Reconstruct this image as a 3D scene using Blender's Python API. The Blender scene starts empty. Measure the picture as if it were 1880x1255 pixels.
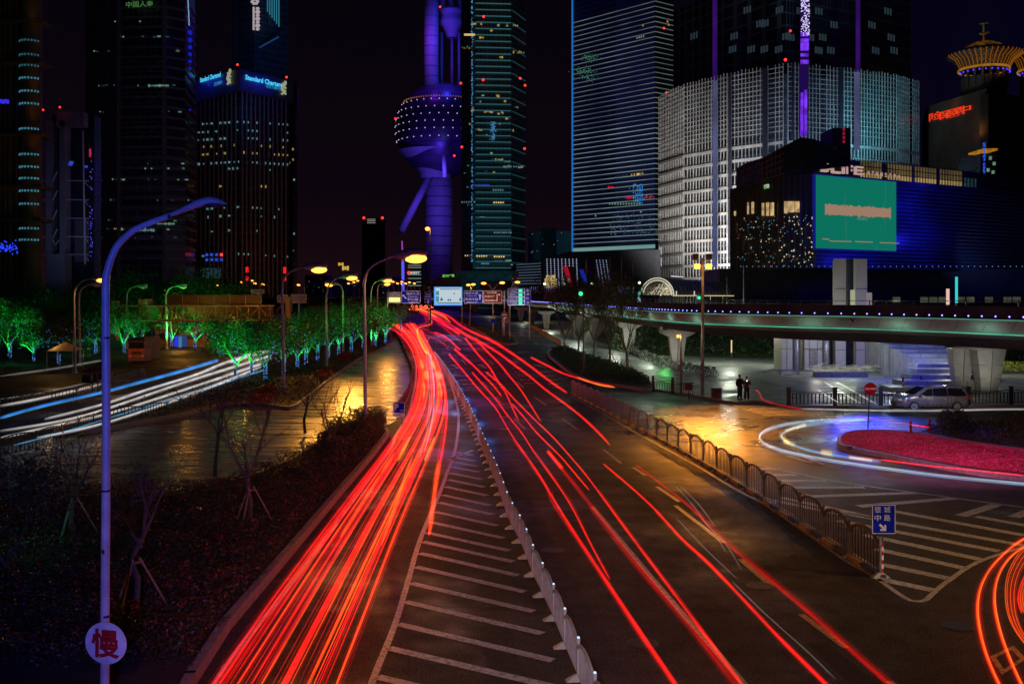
import bpy, bmesh, math, random
from mathutils import Vector, Matrix
R = math.radians
random.seed(7)
scene = bpy.context.scene
col = scene.collection
F, ZC, HZ = 1800.0, 7.7, 545.0      # focal length in photo pixels, eye height, horizon row

# ------------------------------------------------------------------ camera
cam = bpy.data.cameras.new("camera")
cam.sensor_width = 36; cam.lens = F / 1880 * 36
cam.shift_y = -(627.5 - HZ) / 1880
cam.clip_start = 0.1; cam.clip_end = 6000
camo = bpy.data.objects.new("camera", cam); col.objects.link(camo)
camo.location = (0, 0, ZC); camo.rotation_euler = (R(90), 0, 0)
scene.camera = camo
scene.view_settings.view_transform = 'Standard'
scene.view_settings.look = 'None'
scene.view_settings.gamma = 1
scene.view_settings.exposure = -0.3
scene.cycles.max_bounces = 4
scene.cycles.transparent_max_bounces = 48
scene.cycles.sample_clamp_indirect = 2.0
scene.cycles.sample_clamp_direct = 0
scene.cycles.use_light_tree = True
scene.cycles.caustics_reflective = False

# ------------------------------------------------------------------ world: night sky
world = bpy.data.worlds.new("World"); scene.world = world
world.use_nodes = True
wn = world.node_tree; wn.nodes.clear()
wo = wn.nodes.new('ShaderNodeOutputWorld')
sky = wn.nodes.new('ShaderNodeTexSky'); sky.sky_type = 'NISHITA'; sky.sun_disc = False
sky.sun_elevation = R(-8); sky.sun_rotation = R(200)
b1 = wn.nodes.new('ShaderNodeBackground'); b1.inputs[1].default_value = 0.05
wn.links.new(sky.outputs[0], b1.inputs[0])
tc = wn.nodes.new('ShaderNodeTexCoord'); sx = wn.nodes.new('ShaderNodeSeparateXYZ')
wn.links.new(tc.outputs['Generated'], sx.inputs[0])
rp = wn.nodes.new('ShaderNodeValToRGB')
wn.links.new(sx.outputs[2], rp.inputs[0])
e = rp.color_ramp.elements
e[0].position = 0.0; e[0].color = (.0125, .0040, .0065, 1)
e[1].position = 0.4; e[1].color = (.0011, .0010, .0032, 1)
m_ = e.new(0.10); m_.color = (.0050, .0019, .0050, 1)
b2 = wn.nodes.new('ShaderNodeBackground'); b2.inputs[1].default_value = 1.0
mp_ = wn.nodes.new('ShaderNodeMapRange'); wn.links.new(sx.outputs[0], mp_.inputs[0]); mp_.inputs[1].default_value = .10; mp_.inputs[2].default_value = .50
mxs = wn.nodes.new('ShaderNodeMix'); mxs.data_type = 'RGBA'; wn.links.new(mp_.outputs[0], mxs.inputs[0]); wn.links.new(rp.outputs[0], mxs.inputs[6]); mxs.inputs[7].default_value = (.0016, .0012, .0100, 1)
wn.links.new(mxs.outputs[2], b2.inputs[0])
ad = wn.nodes.new('ShaderNodeAddShader')
wn.links.new(b1.outputs[0], ad.inputs[0]); wn.links.new(b2.outputs[0], ad.inputs[1])
wn.links.new(ad.outputs[0], wo.inputs[0])

# ------------------------------------------------------------------ helpers
def G(x, y, z=0.0):                  # photo pixel -> point on the level z
    Y = F * (ZC - z) / (y - HZ); return Vector(((x - 940) * Y / F, Y, z))
def W(x, y, Y):                      # photo pixel at a known distance
    return Vector(((x - 940) * Y / F, Y, ZC - (y - HZ) * Y / F))
def C(pts, ox, oy, s): return [(ox + a / s, oy + b / s) for a, b in pts]
c7 = lambda p: C(p, 620, 820, 2.884)
c8 = lambda p: C(p, 1240, 820, 2.884)
cE = lambda p: C(p, 720, 620, 4.476)
cA = lambda p: C(p, 700, 500, 6.267)
cL = lambda p: C(p, 0, 500, 3.917)
cR = lambda p: C(p, 1380, 700, 3.586)

def smooth(pts, n=6):                # Catmull-Rom
    P = [Vector(p) for p in pts]
    if len(P) < 3: return P
    out = []
    for i in range(len(P) - 1):
        a = P[max(i-1, 0)]; b = P[i]; c = P[i+1]; d = P[min(i+2, len(P)-1)]
        for k in range(n):
            t = k / n
            out.append(0.5*((2*b)+(c-a)*t+(2*a-5*b+4*c-d)*t*t+(3*b-a-3*c+d)*t**3))
    out.append(P[-1]); return out
def resample(P, step):
    P = [Vector(p) for p in P]; out = [P[0].copy()]; need = step
    for i in range(len(P)-1):
        a, b = P[i], P[i+1]; L = (b-a).length; s = 0
        while L - s >= need:
            s += need; out.append(a.lerp(b, s/L)); need = step
        need -= (L - s)
    return out

class MB:
    def __init__(s): s.v = []; s.f = []; s.m = []
    def add(s, vs, fs, mi=0):
        n = len(s.v); s.v += [tuple(v) for v in vs]
        s.f += [tuple(i+n for i in f) for f in fs]; s.m += [mi]*len(fs); return s
    def quad(s, a, b, c, d, mi=0): return s.add([a, b, c, d], [(0, 1, 2, 3)], mi)
    def box(s, c, d, rz=0, mi=0, M=None):
        cx, cy, cz = c; x, y, z = d[0]/2, d[1]/2, d[2]/2; co, si = math.cos(rz), math.sin(rz)
        vs = []
        for k in (-z, z):
            for (i, j) in ((-x, -y), (x, -y), (x, y), (-x, y)):
                p = Vector((cx+i*co-j*si, cy+i*si+j*co, cz+k)); vs.append(M @ p if M else p)
        return s.add(vs, [(3,2,1,0),(4,5,6,7),(0,1,5,4),(1,2,6,5),(2,3,7,6),(3,0,4,7)], mi)
    def tube(s, P, r, n=6, mi=0, cap=True):
        P = [Vector(p) for p in P]
        if not hasattr(r, '__len__'): r = [r]*len(P)
        vs = []; up = None
        for i, p in enumerate(P):
            t = (P[min(i+1, len(P)-1)] - P[max(i-1, 0)])
            if t.length < 1e-9: t = Vector((0, 0, 1))
            t.normalize()
            a = Vector((0, 0, 1)) if abs(t.z) < .9 else Vector((1, 0, 0))
            if up is not None and (up - t*up.dot(t)).length > .1: a = up
            u = t.cross(a).normalized(); w = u.cross(t).normalized(); up = w
            for k in range(n):
                an = 2*math.pi*k/n; vs.append(p + (u*math.cos(an) + w*math.sin(an))*r[i])
        fs = [(i*n+k, i*n+(k+1) % n, (i+1)*n+(k+1) % n, (i+1)*n+k) for i in range(len(P)-1) for k in range(n)]
        if cap:
            fs.append(tuple(range(n-1, -1, -1))); fs.append(tuple((len(P)-1)*n+k for k in range(n)))
        return s.add(vs, fs, mi)
    def prism(s, poly, z0, z1, mi=0, top=True, bottom=True):
        n = len(poly); vs = [(p[0], p[1], z0) for p in poly] + [(p[0], p[1], z1) for p in poly]
        fs = [(i, (i+1) % n, n+(i+1) % n, n+i) for i in range(n)]
        if top: fs.append(tuple(range(n, 2*n)))
        if bottom: fs.append(tuple(range(n-1, -1, -1)))
        return s.add(vs, fs, mi)
    def ball(s, c, r, nu=10, nv=6, sc=(1, 1, 1), mi=0):
        vs = []; c = Vector(c)
        for j in range(nv+1):
            ph = math.pi*j/nv
            for i in range(nu):
                th = 2*math.pi*i/nu
                vs.append(c + Vector((math.sin(ph)*math.cos(th)*sc[0], math.sin(ph)*math.sin(th)*sc[1], math.cos(ph)*sc[2]))*r)
        fs = [(j*nu+i, (j+1)*nu+i, (j+1)*nu+(i+1) % nu, j*nu+(i+1) % nu) for j in range(nv) for i in range(nu)]
        return s.add(vs, fs, mi)
    def lathe(s, prof, c=(0, 0, 0), n=24, mi=0):
        vs = []
        for r, z in prof:
            for k in range(n):
                a = 2*math.pi*k/n; vs.append((c[0]+r*math.cos(a), c[1]+r*math.sin(a), c[2]+z))
        fs = [(j*n+i, j*n+(i+1) % n, (j+1)*n+(i+1) % n, (j+1)*n+i) for j in range(len(prof)-1) for i in range(n)]
        return s.add(vs, fs, mi)

ORG = {}
def T(name, label, cat, loc=(0, 0, 0), group=None):
    o = bpy.data.objects.new(name, None); col.objects.link(o); o.empty_display_size = .2
    o.location = loc; o['label'] = label; o['category'] = cat
    if group: o['group'] = group
    ORG[o] = Vector(loc); return o
def part(name, mb, mat, parent=None, smooth_=False, label=None, kind=None):
    me = bpy.data.meshes.new(name)
    org = ORG.get(parent, Vector((0, 0, 0))) if parent else Vector((0, 0, 0))
    me.from_pydata([tuple(Vector(v)-org) for v in mb.v], [], mb.f)
    mats = mat if isinstance(mat, (list, tuple)) else [mat]
    for m in mats: me.materials.append(m)
    if len(mats) > 1: me.polygons.foreach_set('material_index', mb.m)
    if smooth_: me.polygons.foreach_set('use_smooth', [True]*len(me.polygons))
    me.update()
    o = bpy.data.objects.new(name, me); col.objects.link(o)
    if parent: o.parent = parent
    ORG[o] = org
    if label: o['label'] = label
    if kind: o['kind'] = kind
    return o
def tag(o, label, cat, group=None):
    o['label'] = label; o['category'] = cat
    if group: o['group'] = group
    return o
def struct(name, mb, mat, **k):
    o = part(name, mb, mat, **k); o['kind'] = 'structure'; return o
def stuff(name, label, cat, mb, mat, **k):
    o = part(name, mb, mat, **k); o['kind'] = 'stuff'; o['label'] = label; o['category'] = cat; return o
def kids(o): return [c for c in bpy.data.objects if c.parent == o]
def dup(root, loc, rz=0, sc=1, label=None):
    m = {}
    def rec(o, par):
        c = o.copy(); col.objects.link(c); c.parent = par
        for ch in CH.get(o, []): rec(ch, c)
        return c
    r = rec(root, None); r.location = loc; r.rotation_euler = (0, 0, rz)
    r.scale = (sc, sc, sc) if not hasattr(sc, '__len__') else sc
    if label: r['label'] = label
    return r
CH = {}
def reg(root):                       # remember the children of a prototype
    def rec(o):
        CH[o] = kids(o)
        for c in CH[o]: rec(c)
    rec(root); return root
ORD = ['first', 'second', 'third', 'fourth', 'fifth', 'sixth', 'seventh', 'eighth', 'ninth', 'tenth', 'eleventh',
       'twelfth', 'thirteenth', 'fourteenth', 'fifteenth', 'sixteenth', 'seventeenth', 'eighteenth', 'nineteenth', 'twentieth',
       'twenty-first', 'twenty-second', 'twenty-third', 'twenty-fourth', 'twenty-fifth', 'twenty-sixth', 'twenty-seventh', 'twenty-eighth']

KL = dict(lamp_light=.10, added_behind_lamp=1, mast_flood=.30, lot_lamp=.55, added_soffit_light=.45, tree_uplight=.8, added_flood=.20, added_tower_light=.085, crown_light=.10, wall_light=.35, column_light=.18, sign_fill=.5, screen_glow=.4)  # tower, crown and column lights are added floods without modelled lamps
def light(kind, loc, color, P, parent=None, r=.15, target=None, angle=60, blend=.6, name='lamp_light'):
    l = bpy.data.lights.new(name, kind); l.color = color; l.energy = P*KL.get(name, 1); l.shadow_soft_size = r
    o = bpy.data.objects.new(name, l); col.objects.link(o)
    o.location = Vector(loc) - (ORG[parent] if parent else Vector((0, 0, 0)))
    if parent: o.parent = parent
    if kind == 'SPOT':
        l.spot_size = R(angle); l.spot_blend = blend
        o.rotation_euler = (Vector(target)-Vector(loc)).to_track_quat('-Z', 'Y').to_euler()
    return o

# ------------------------------------------------------------------ materials
def mat_base(name):
    m = bpy.data.materials.new(name); m.use_nodes = True
    n = m.node_tree; b = n.nodes['Principled BSDF']; return m, n, b
def noise(n, scale, detail=4, rough=.6, vec=None):
    t = n.nodes.new('ShaderNodeTexNoise'); t.inputs['Scale'].default_value = scale
    t.inputs['Detail'].default_value = detail; t.inputs['Roughness'].default_value = rough
    if vec is None:
        g = n.nodes.new('ShaderNodeNewGeometry'); vec = g.outputs['Position']
    n.links.new(vec, t.inputs['Vector']); return t.outputs['Fac']
def mr(n, fac, a, b, c, d):
    r = n.nodes.new('ShaderNodeMapRange'); n.links.new(fac, r.inputs[0])
    for i, v in enumerate((a, b, c, d)): r.inputs[i+1].default_value = v
    return r.outputs[0]
def mixc(n, fac, a, b):
    m = n.nodes.new('ShaderNodeMix'); m.data_type = 'RGBA'; n.links.new(fac, m.inputs[0])
    for k, v in ((6, a), (7, b)):
        if isinstance(v, tuple): m.inputs[k].default_value = (*v[:3], 1)
        else: n.links.new(v, m.inputs[k])
    return m.outputs[2]
def P(name, c, rough=.6, metal=0, c2=None, ns=3.0, bump=0, spec=.5, bs=40):
    m, n, b = mat_base(name)
    if c2 is None: c2 = tuple(v*.65 for v in c)
    n.links.new(mixc(n, mr(n, noise(n, ns), .35, .65, 0, 1), c, c2), b.inputs['Base Color'])
    n.links.new(mr(n, noise(n, ns*2.7), .3, .7, max(rough-.1, .02), min(rough+.1, 1)), b.inputs['Roughness'])
    b.inputs['Metallic'].default_value = metal; b.inputs['Specular IOR Level'].default_value = spec
    if bump:
        bp = n.nodes.new('ShaderNodeBump'); bp.inputs['Strength'].default_value = bump; bp.inputs['Distance'].default_value = .02
        n.links.new(noise(n, bs), bp.inputs['Height']); n.links.new(bp.outputs[0], b.inputs['Normal'])
    return m
def E(name, c, s, sample=False, vary=0, vs=1.0):
    m = bpy.data.materials.new(name); m.use_nodes = True; n = m.node_tree; n.nodes.clear()
    o = n.nodes.new('ShaderNodeOutputMaterial'); e = n.nodes.new('ShaderNodeEmission')
    e.inputs[0].default_value = (*c, 1); e.inputs[1].default_value = s
    if vary: n.links.new(mr(n, noise(n, vs, 3), .3, .7, s*(1-vary), s*(1+vary)), e.inputs[1])
    n.links.new(e.outputs[0], o.inputs[0])
    m.cycles.emission_sampling = 'AUTO' if sample else 'NONE'
    return m
def asphalt():
    m, n, b = mat_base('wet_asphalt')
    big = noise(n, .12, 5, .65); mid = noise(n, 1.3, 5, .6); fine = noise(n, 26, 4, .8)
    c = mixc(n, mr(n, mid, .35, .65, 0, 1), (.034, .031, .029), (.020, .019, .018))
    c = mixc(n, mr(n, fine, .52, .64, 0, 1), c, (.20, .175, .15))
    n.links.new(c, b.inputs['Base Color'])
    w = mr(n, big, .36, .52, 0, 1)
    a = n.nodes.new('ShaderNodeMath'); a.operation = 'MULTIPLY_ADD'
    n.links.new(w, a.inputs[0]); a.inputs[1].default_value = .34
    n.links.new(mr(n, mid, .3, .7, .30, .48), a.inputs[2]); n.links.new(a.outputs[0], b.inputs['Roughness'])
    bp = n.nodes.new('ShaderNodeBump'); bp.inputs['Strength'].default_value = .8; bp.inputs['Distance'].default_value = .02
    n.links.new(noise(n, 14, 6, .75), bp.inputs['Height']); n.links.new(bp.outputs[0], b.inputs['Normal'])
    b.inputs['Specular IOR Level'].default_value = .20
    # the junction beside the right fence stands wet: rain water lies in uneven patches round it
    g = n.nodes.new('ShaderNodeNewGeometry'); vd = n.nodes.new('ShaderNodeVectorMath'); vd.operation = 'DISTANCE'; n.links.new(g.outputs['Position'], vd.inputs[0]); vd.inputs[1].default_value = (14, 60, 0)
    dm = mr(n, vd.outputs['Value'], 8, 23, 1, 0); w2 = n.nodes.new('ShaderNodeMath'); w2.operation = 'MULTIPLY'; n.links.new(dm, w2.inputs[0]); n.links.new(mr(n, noise(n, .35, 5, .65), .32, .58, .35, 1), w2.inputs[1])
    mx = n.nodes.new('ShaderNodeMix'); n.links.new(w2.outputs[0], mx.inputs[0]); n.links.new(a.outputs[0], mx.inputs[2]); mx.inputs[3].default_value = .24; n.links.new(mx.outputs[0], b.inputs['Roughness'])
    n.links.new(mr(n, w2.outputs[0], 0, 1, .20, .55), b.inputs['Specular IOR Level'])
    return m
def lot_surface():
    m, n, b = mat_base('wet_lot')
    g = n.nodes.new('ShaderNodeNewGeometry'); mp = n.nodes.new('ShaderNodeMapping'); mp.inputs['Scale'].default_value = (.25, 1.6, 1); n.links.new(g.outputs['Position'], mp.inputs[0])
    st = noise(n, .8, 5, .65, mp.outputs[0]); n.links.new(mixc(n, mr(n, st, .35, .65, 0, 1), (.09, .08, .065), (.05, .045, .04)), b.inputs['Base Color'])
    n.links.new(mr(n, st, .35, .65, .14, .38), b.inputs['Roughness'])
    bp = n.nodes.new('ShaderNodeBump'); bp.inputs['Strength'].default_value = .5; bp.inputs['Distance'].default_value = .03; n.links.new(noise(n, 3, 6, .7, mp.outputs[0]), bp.inputs['Height']); n.links.new(bp.outputs[0], b.inputs['Normal'])
    return m
def paving():
    m, n, b = mat_base('plaza_paving'); g = n.nodes.new('ShaderNodeNewGeometry'); br = n.nodes.new('ShaderNodeTexBrick'); n.links.new(g.outputs['Position'], br.inputs['Vector'])
    br.inputs['Color1'].default_value = (.36, .37, .34, 1); br.inputs['Color2'].default_value = (.26, .27, .25, 1); br.inputs['Mortar'].default_value = (.08, .08, .08, 1); br.inputs['Scale'].default_value = 1; br.inputs['Brick Width'].default_value = 1.6; br.inputs['Row Height'].default_value = .8; br.inputs['Mortar Size'].default_value = .03
    n.links.new(mixc(n, mr(n, noise(n, .5, 5), .35, .65, 0, .65), br.outputs['Color'], (.13, .135, .13)), b.inputs['Base Color']); n.links.new(mr(n, noise(n, .35, 4), .35, .65, .25, .60), b.inputs['Roughness']); return m
def paint(name, c, wear=.5):
    m, n, b = mat_base(name)
    f = mr(n, noise(n, 7, 7, .8), .46, .62, 0, .92)
    g = mr(n, noise(n, .5, 3), .4, .7, 0, .4)
    k = mixc(n, f, c, (.05, .045, .04)); k = mixc(n, g, k, tuple(v*.55 for v in c))
    n.links.new(k, b.inputs['Base Color']); b.inputs['Roughness'].default_value = .45
    bp = n.nodes.new('ShaderNodeBump'); bp.inputs['Strength'].default_value = .3; bp.inputs['Distance'].default_value = .01
    n.links.new(noise(n, 25, 4, .7), bp.inputs['Height']); n.links.new(bp.outputs[0], b.inputs['Normal'])
    return m
def facade(name, glass, frame, fh, fw, mh, mw, rough=.2, frough=.5, paned=True):
    """curtain wall: a band of frame colour each fh metres of height (share fw), mullions each mh metres (share mw)"""
    m, n, b = mat_base(name)
    g = n.nodes.new('ShaderNodeNewGeometry'); s = n.nodes.new('ShaderNodeSeparateXYZ'); n.links.new(g.outputs['Position'], s.inputs[0])
    def line(src, period, share):
        d = n.nodes.new('ShaderNodeMath'); d.operation = 'DIVIDE'; n.links.new(src, d.inputs[0]); d.inputs[1].default_value = period
        q = n.nodes.new('ShaderNodeMath'); q.operation = 'FRACT'; n.links.new(d.outputs[0], q.inputs[0])
        l = n.nodes.new('ShaderNodeMath'); l.operation = 'LESS_THAN'; n.links.new(q.outputs[0], l.inputs[0]); l.inputs[1].default_value = share
        return l.outputs[0]
    ax = n.nodes.new('ShaderNodeMath'); ax.operation = 'ADD'
    n.links.new(s.outputs[0], ax.inputs[0]); n.links.new(s.outputs[1], ax.inputs[1])
    mx = n.nodes.new('ShaderNodeMath'); mx.operation = 'MAXIMUM'
    n.links.new(line(s.outputs[2], fh, fw), mx.inputs[0]); n.links.new(line(ax.outputs[0], mh, mw), mx.inputs[1])
    gl = mixc(n, mr(n, noise(n, .15, 3), .3, .7, 0, 1), glass, tuple(v*.4 for v in glass))
    n.links.new(mixc(n, mx.outputs[0], gl, frame), b.inputs['Base Color'])
    n.links.new(mr(n, mx.outputs[0], 0, 1, rough, frough), b.inputs['Roughness'])
    return m

M = {}
M['asphalt'] = asphalt()
M['wet_lot'] = lot_surface()
M['white_paint'] = paint('white_paint', (.62, .60, .56))
M['yellow_paint'] = paint('yellow_paint', (.62, .42, .10))
M['kerb'] = P('kerb_stone', (.30, .28, .26), .6, c2=(.18, .17, .16), ns=5, bump=.3)
M['paving'] = paving()
M['soil'] = P('soil', (.05, .035, .025), .9, c2=(.03, .022, .015), ns=2, bump=.6, bs=12)
M['grass'] = P('grass', (.05, .08, .025), .8, c2=(.03, .05, .015), ns=2, bump=.6, bs=30)
M['steel'] = P('galvanised_steel', (.45, .45, .46), .42, .4, ns=4)
M['pole'] = P('pole_paint', (.50, .50, .52), .38, ns=2)
M['pale_steel'] = P('pale_steel', (.50, .53, .58), .75, 0, ns=4, spec=.15)
M['dark_steel'] = P('weathered_steel', (.22, .21, .20), .38, .5, ns=4)
M['yellow_metal'] = P('yellow_metal', (.55, .38, .08), .5, ns=4)
M['dark_metal'] = P('dark_metal', (.05, .05, .055), .4, .3)
M['black'] = P('black_rubber', (.02, .02, .02), .7)
M['concrete'] = P('concrete', (.38, .37, .34), .55, c2=(.30, .29, .27), ns=1.5, bump=.12, bs=8)
M['panel'] = P('stone_cladding', (.42, .38, .33), .4, c2=(.34, .31, .28), ns=.8)
M['bark'] = P('bark', (.13, .09, .06), .9, c2=(.06, .045, .03), ns=9, bump=.6, bs=25)
M['leaf'] = P('leaf_green', (.06, .12, .03), .55, c2=(.03, .07, .015), ns=1.5)
M['leaf_dark'] = P('leaf_dark', (.035, .055, .02), .6, c2=(.02, .03, .012), ns=1.5)
M['leaf_red'] = P('shrub_red_leaf', (.14, .035, .02), .5, c2=(.04, .045, .015), ns=1.2)
M['red_flower'] = P('red_flower', (.40, .01, .012), .6, c2=(.2, .005, .01))
M['pink_flower'] = P('pink_flower', (.72, .03, .16), .6, c2=(.45, .008, .04), ns=.7)
M['white_sign'] = P('sign_white', (.75, .75, .75), .7, spec=.1)
M['blue_sign'] = P('sign_blue', (.006, .018, .42), .8, spec=.08)
M['brown_sign'] = P('sign_brown', (.22, .03, .015), .8, spec=.08)
M['red_sign'] = P('sign_red', (.50, .012, .02), .7, spec=.1)
M['wood'] = P('stake_wood', (.30, .20, .11), .8)
M['bulb'] = E('sodium_bulb', (1, .36, .05), 4.5)
M['bulb_far'] = E('sodium_bulb_far', (1, .34, .04), 5)
M['led_blue'] = E('led_blue', (.16, .22, 1), 4.5)
M['led_green'] = E('led_green', (.16, .75, .42), .38, vary=.5, vs=.5)
M['red_lamp'] = E('red_beacon', (1, .03, .02), 3)
def W2(c, s): return E('lit_window', c, s, vary=.6, vs=.9)
M['win_cool'] = W2((.35, .75, .85), .32); M['win_warm'] = W2((1, .62, .16), .42)
M['win_green'] = W2((.45, .85, .55), .30); M['win_dim'] = W2((.10, .28, .36), .16); M['win_blue'] = W2((.05, .12, 1), .6)
M['win_gold'] = W2((1, .66, .24), 1.0)

# text ---------------------------------------------------------------
def text_mb(s, right, up, centre, height=None, width=None, bold=0.0, thick=.01, spacing=1.0):
    cu = bpy.data.curves.new('txt', 'FONT'); cu.body = s; cu.align_x = 'CENTER'; cu.align_y = 'CENTER'
    cu.offset = bold; cu.resolution_u = 2; cu.space_character = spacing
    o = bpy.data.objects.new('txt', cu); col.objects.link(o)
    bpy.context.view_layer.update()
    dg = bpy.context.evaluated_depsgraph_get(); me = o.evaluated_get(dg).to_mesh()
    vs = [v.co.copy() for v in me.vertices]; fs = [tuple(p.vertices) for p in me.polygons]
    o.evaluated_get(dg).to_mesh_clear(); bpy.data.objects.remove(o); bpy.data.curves.remove(cu)
    x0, x1 = min(v.x for v in vs), max(v.x for v in vs); y0, y1 = min(v.y for v in vs), max(v.y for v in vs)
    sy = height/(y1-y0) if height else None; sx_ = width/(x1-x0) if width else sy
    if sy is None: sy = sx_
    r = Vector(right).normalized(); u = Vector(up).normalized(); nrm = r.cross(u)
    mb = MB(); mb.add([Vector(centre)+r*(v.x-(x0+x1)/2)*sx_+u*(v.y-(y0+y1)/2)*sy+nrm*thick for v in vs], fs)
    return mb
print('base ready')
# ================================================================== ground, roads, kerbs, markings
def ribbon(mb, P, w, z=None, mi=0):
    P = [Vector(p) for p in P]; L = []; Q = []
    for i, p in enumerate(P):
        t = P[min(i+1, len(P)-1)]-P[max(i-1, 0)]; t.z = 0; t.normalize(); nn = Vector((-t.y, t.x, 0))*w/2
        L.append(p+nn); Q.append(p-nn)
    for i in range(len(P)-1):
        mb.quad(Q[i], Q[i+1], L[i+1], L[i], mi)
    return mb
def gpoly(mb, pts, z=0.0):
    vs = [G(x, y, 0) for x, y in pts]
    for v in vs: v.z = z
    return mb.add(vs, [tuple(range(len(vs)))])
def slab(pts, z0, z1, n=0):
    ps = [G(x, y, 0).xy for x, y in pts]
    if n: ps = [v.xy for v in smooth([Vector((p.x, p.y, 0)) for p in ps]+[Vector((ps[0].x, ps[0].y, 0))], n)][:-1]
    mb = MB(); bm = bmesh.new()
    return ps
def tri_fix(o):
    bm = bmesh.new(); bm.from_mesh(o.data); bmesh.ops.recalc_face_normals(bm, faces=bm.faces[:])
    bmesh.ops.triangulate(bm, faces=[f for f in bm.faces if len(f.verts) > 4]); bm.to_mesh(o.data); bm.free(); return o
def area(name, pts, z0, z1, mat, sm=0, kerb=None, **k):
    ps = slab(pts, z0, z1, sm); mb = MB(); mb.prism(ps, z0, z1)
    o = struct(name, mb, mat, **k); tri_fix(o)
    if kerb:
        kb = MB(); q = [Vector((p[0], p[1], 0)) for p in ps]; q.append(q[0])
        for i in range(len(q)-1):
            a, b = q[i], q[i+1]; L = (b-a).length
            if L < 1e-3: continue
            mid = (a+b)/2; kb.box((mid.x, mid.y, (z1+.03)/2), (L+.1, .2, z1+.03), math.atan2((b-a).y, (b-a).x))
        struct(kerb, kb, M['kerb'])
    return o

mb = MB(); mb.quad((-2500, -60, 0), (2500, -60, 0), (2500, 4500, 0), (-2500, 4500, 0))
struct('ground', mb, M['asphalt'])

# plaza on the right under the walkway
area('plaza', [(1196, 716), (1290, 731), (1352, 742), (1385, 738), (1450, 748), (1900, 748), (2500, 748), (2500, 600), (1500, 575), (975, 575), (960, 590),
               (968, 598), (1000, 617), (1032, 637), (1080, 662), (1140, 690)], 0, .13, M['paving'], kerb='plaza_kerb')
tree_island = [(1008, 645), (1022, 641), (1039, 641), (1070, 653), (1123, 669), (1165, 686), (1195, 704), (1196, 719),
               (1140, 711), (1089, 703), (1051, 689), (1024, 669), (1007, 654)]
area('planting_island', tree_island, 0, .22, M['soil'], sm=3, kerb='island_kerb')
small_island = [(838, 589), (874, 606), (897, 620), (920, 632), (949, 632), (942, 622), (917, 612), (878, 599), (850, 586)]
area('median_island', small_island, 0, .22, M['grass'], sm=2, kerb='median_kerb')
left_bed = [(270, 1420), (350, 1258), (416, 1155), (537, 1012), (620, 912), (680, 842), (712, 800), (702, 784), (668, 778), (640, 790), (590, 815),
            (540, 850), (470, 880), (400, 900), (300, 915), (0, 930), (-400, 1000), (-1500, 1420)]
area('planting_bed', left_bed, 0, .25, M['soil'], kerb='bed_kerb')
lot_bed = [(200, 790), (330, 765), (400, 748), (480, 745), (530, 752), (560, 735), (610, 695), (660, 660), (712, 634), (716, 612), (690, 596),
           (600, 605), (520, 640), (440, 690), (300, 730), (150, 770), (100, 800)]
area('verge', lot_bed, 0, .2, M['soil'], sm=2, kerb='verge_kerb')
rb = cR([(575, 420), (580, 385), (620, 358), (700, 345), (850, 342), (1100, 360), (1400, 415), (1793, 470), (2600, 560), (2600, 760), (1793, 655),
         (1500, 620), (1200, 568), (900, 508), (700, 470), (600, 445)])
area('roundabout_island', rb, 0, .2, M['soil'], sm=3, kerb='roundabout_kerb')
lawn = cR([(1100, 345), (1200, 325), (1450, 285), (1793, 250), (2600, 230), (2600, 480), (1793, 455), (1450, 405), (1200, 370)])
area('roundabout_lawn', lawn, 0, .14, M['soil'], sm=2)

m_ = MB(); gpoly(m_, [(729, 618), (746, 650), (756, 694), (750, 726), (742, 745), (722, 775), (702, 784), (668, 778), (640, 790), (590, 815), (540, 850), (470, 880), (400, 900), (300, 915), (0, 930), (-300, 960), (-300, 880),
    (100, 800), (200, 790), (330, 765), (400, 748), (480, 745), (530, 752), (560, 735), (610, 695), (660, 660), (712, 634)], .004); tri_fix(struct('parking_lot', m_, M['wet_lot']))
# ---- markings
def marking(name, build, mat='white_paint'):
    mb = MB(); build(mb); o = struct(name, mb, M[mat]); return o
zp = .006
def gl(pts, z=zp): return [Vector((G(x, y).x, G(x, y).y, z)) for x, y in pts]
left_line = [(735, 612), (750, 632), (762, 660), (764, 690), (758, 727), (748, 763), (727, 799), (718, 822), (672, 886), (600, 985), (520, 1090), (430, 1201), (392, 1257), (300, 1400)]
right_line = cE([(430, 220), (490, 400), (530, 540), (545, 640), (540, 780), (510, 950), (450, 1110), (400, 1250)]) + [(773, 986), (748, 1070), (724, 1149), (681, 1257), (640, 1400)]
solid = [(1088, 930), (1140, 992), (1200, 1064), (1260, 1134), (1305, 1184), (1368, 1257), (1480, 1400)]
rl_near = c8([(470, 300), (700, 460), (900, 600), (1060, 690), (1150, 755), (1220, 800), (1260, 815), (1320, 812), (1370, 770), (1430, 720), (1600, 610), (1846, 530), (2100, 470)])
rl_fence = [(1047, 727), (1100, 755), (1164, 792), (1230, 828), (1290, 861), (1342, 893), (1403, 924)]
rl_far = [(1392, 853), (1470, 870), (1552, 886), (1673, 903), (1880, 931), (2100, 958)]
marking('lane_line', lambda m: [ribbon(m, smooth(gl(p), 5), .15) for p in (left_line, right_line, rl_near, rl_fence, rl_far)] + [ribbon(m, gl(solid), .16)])
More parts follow.
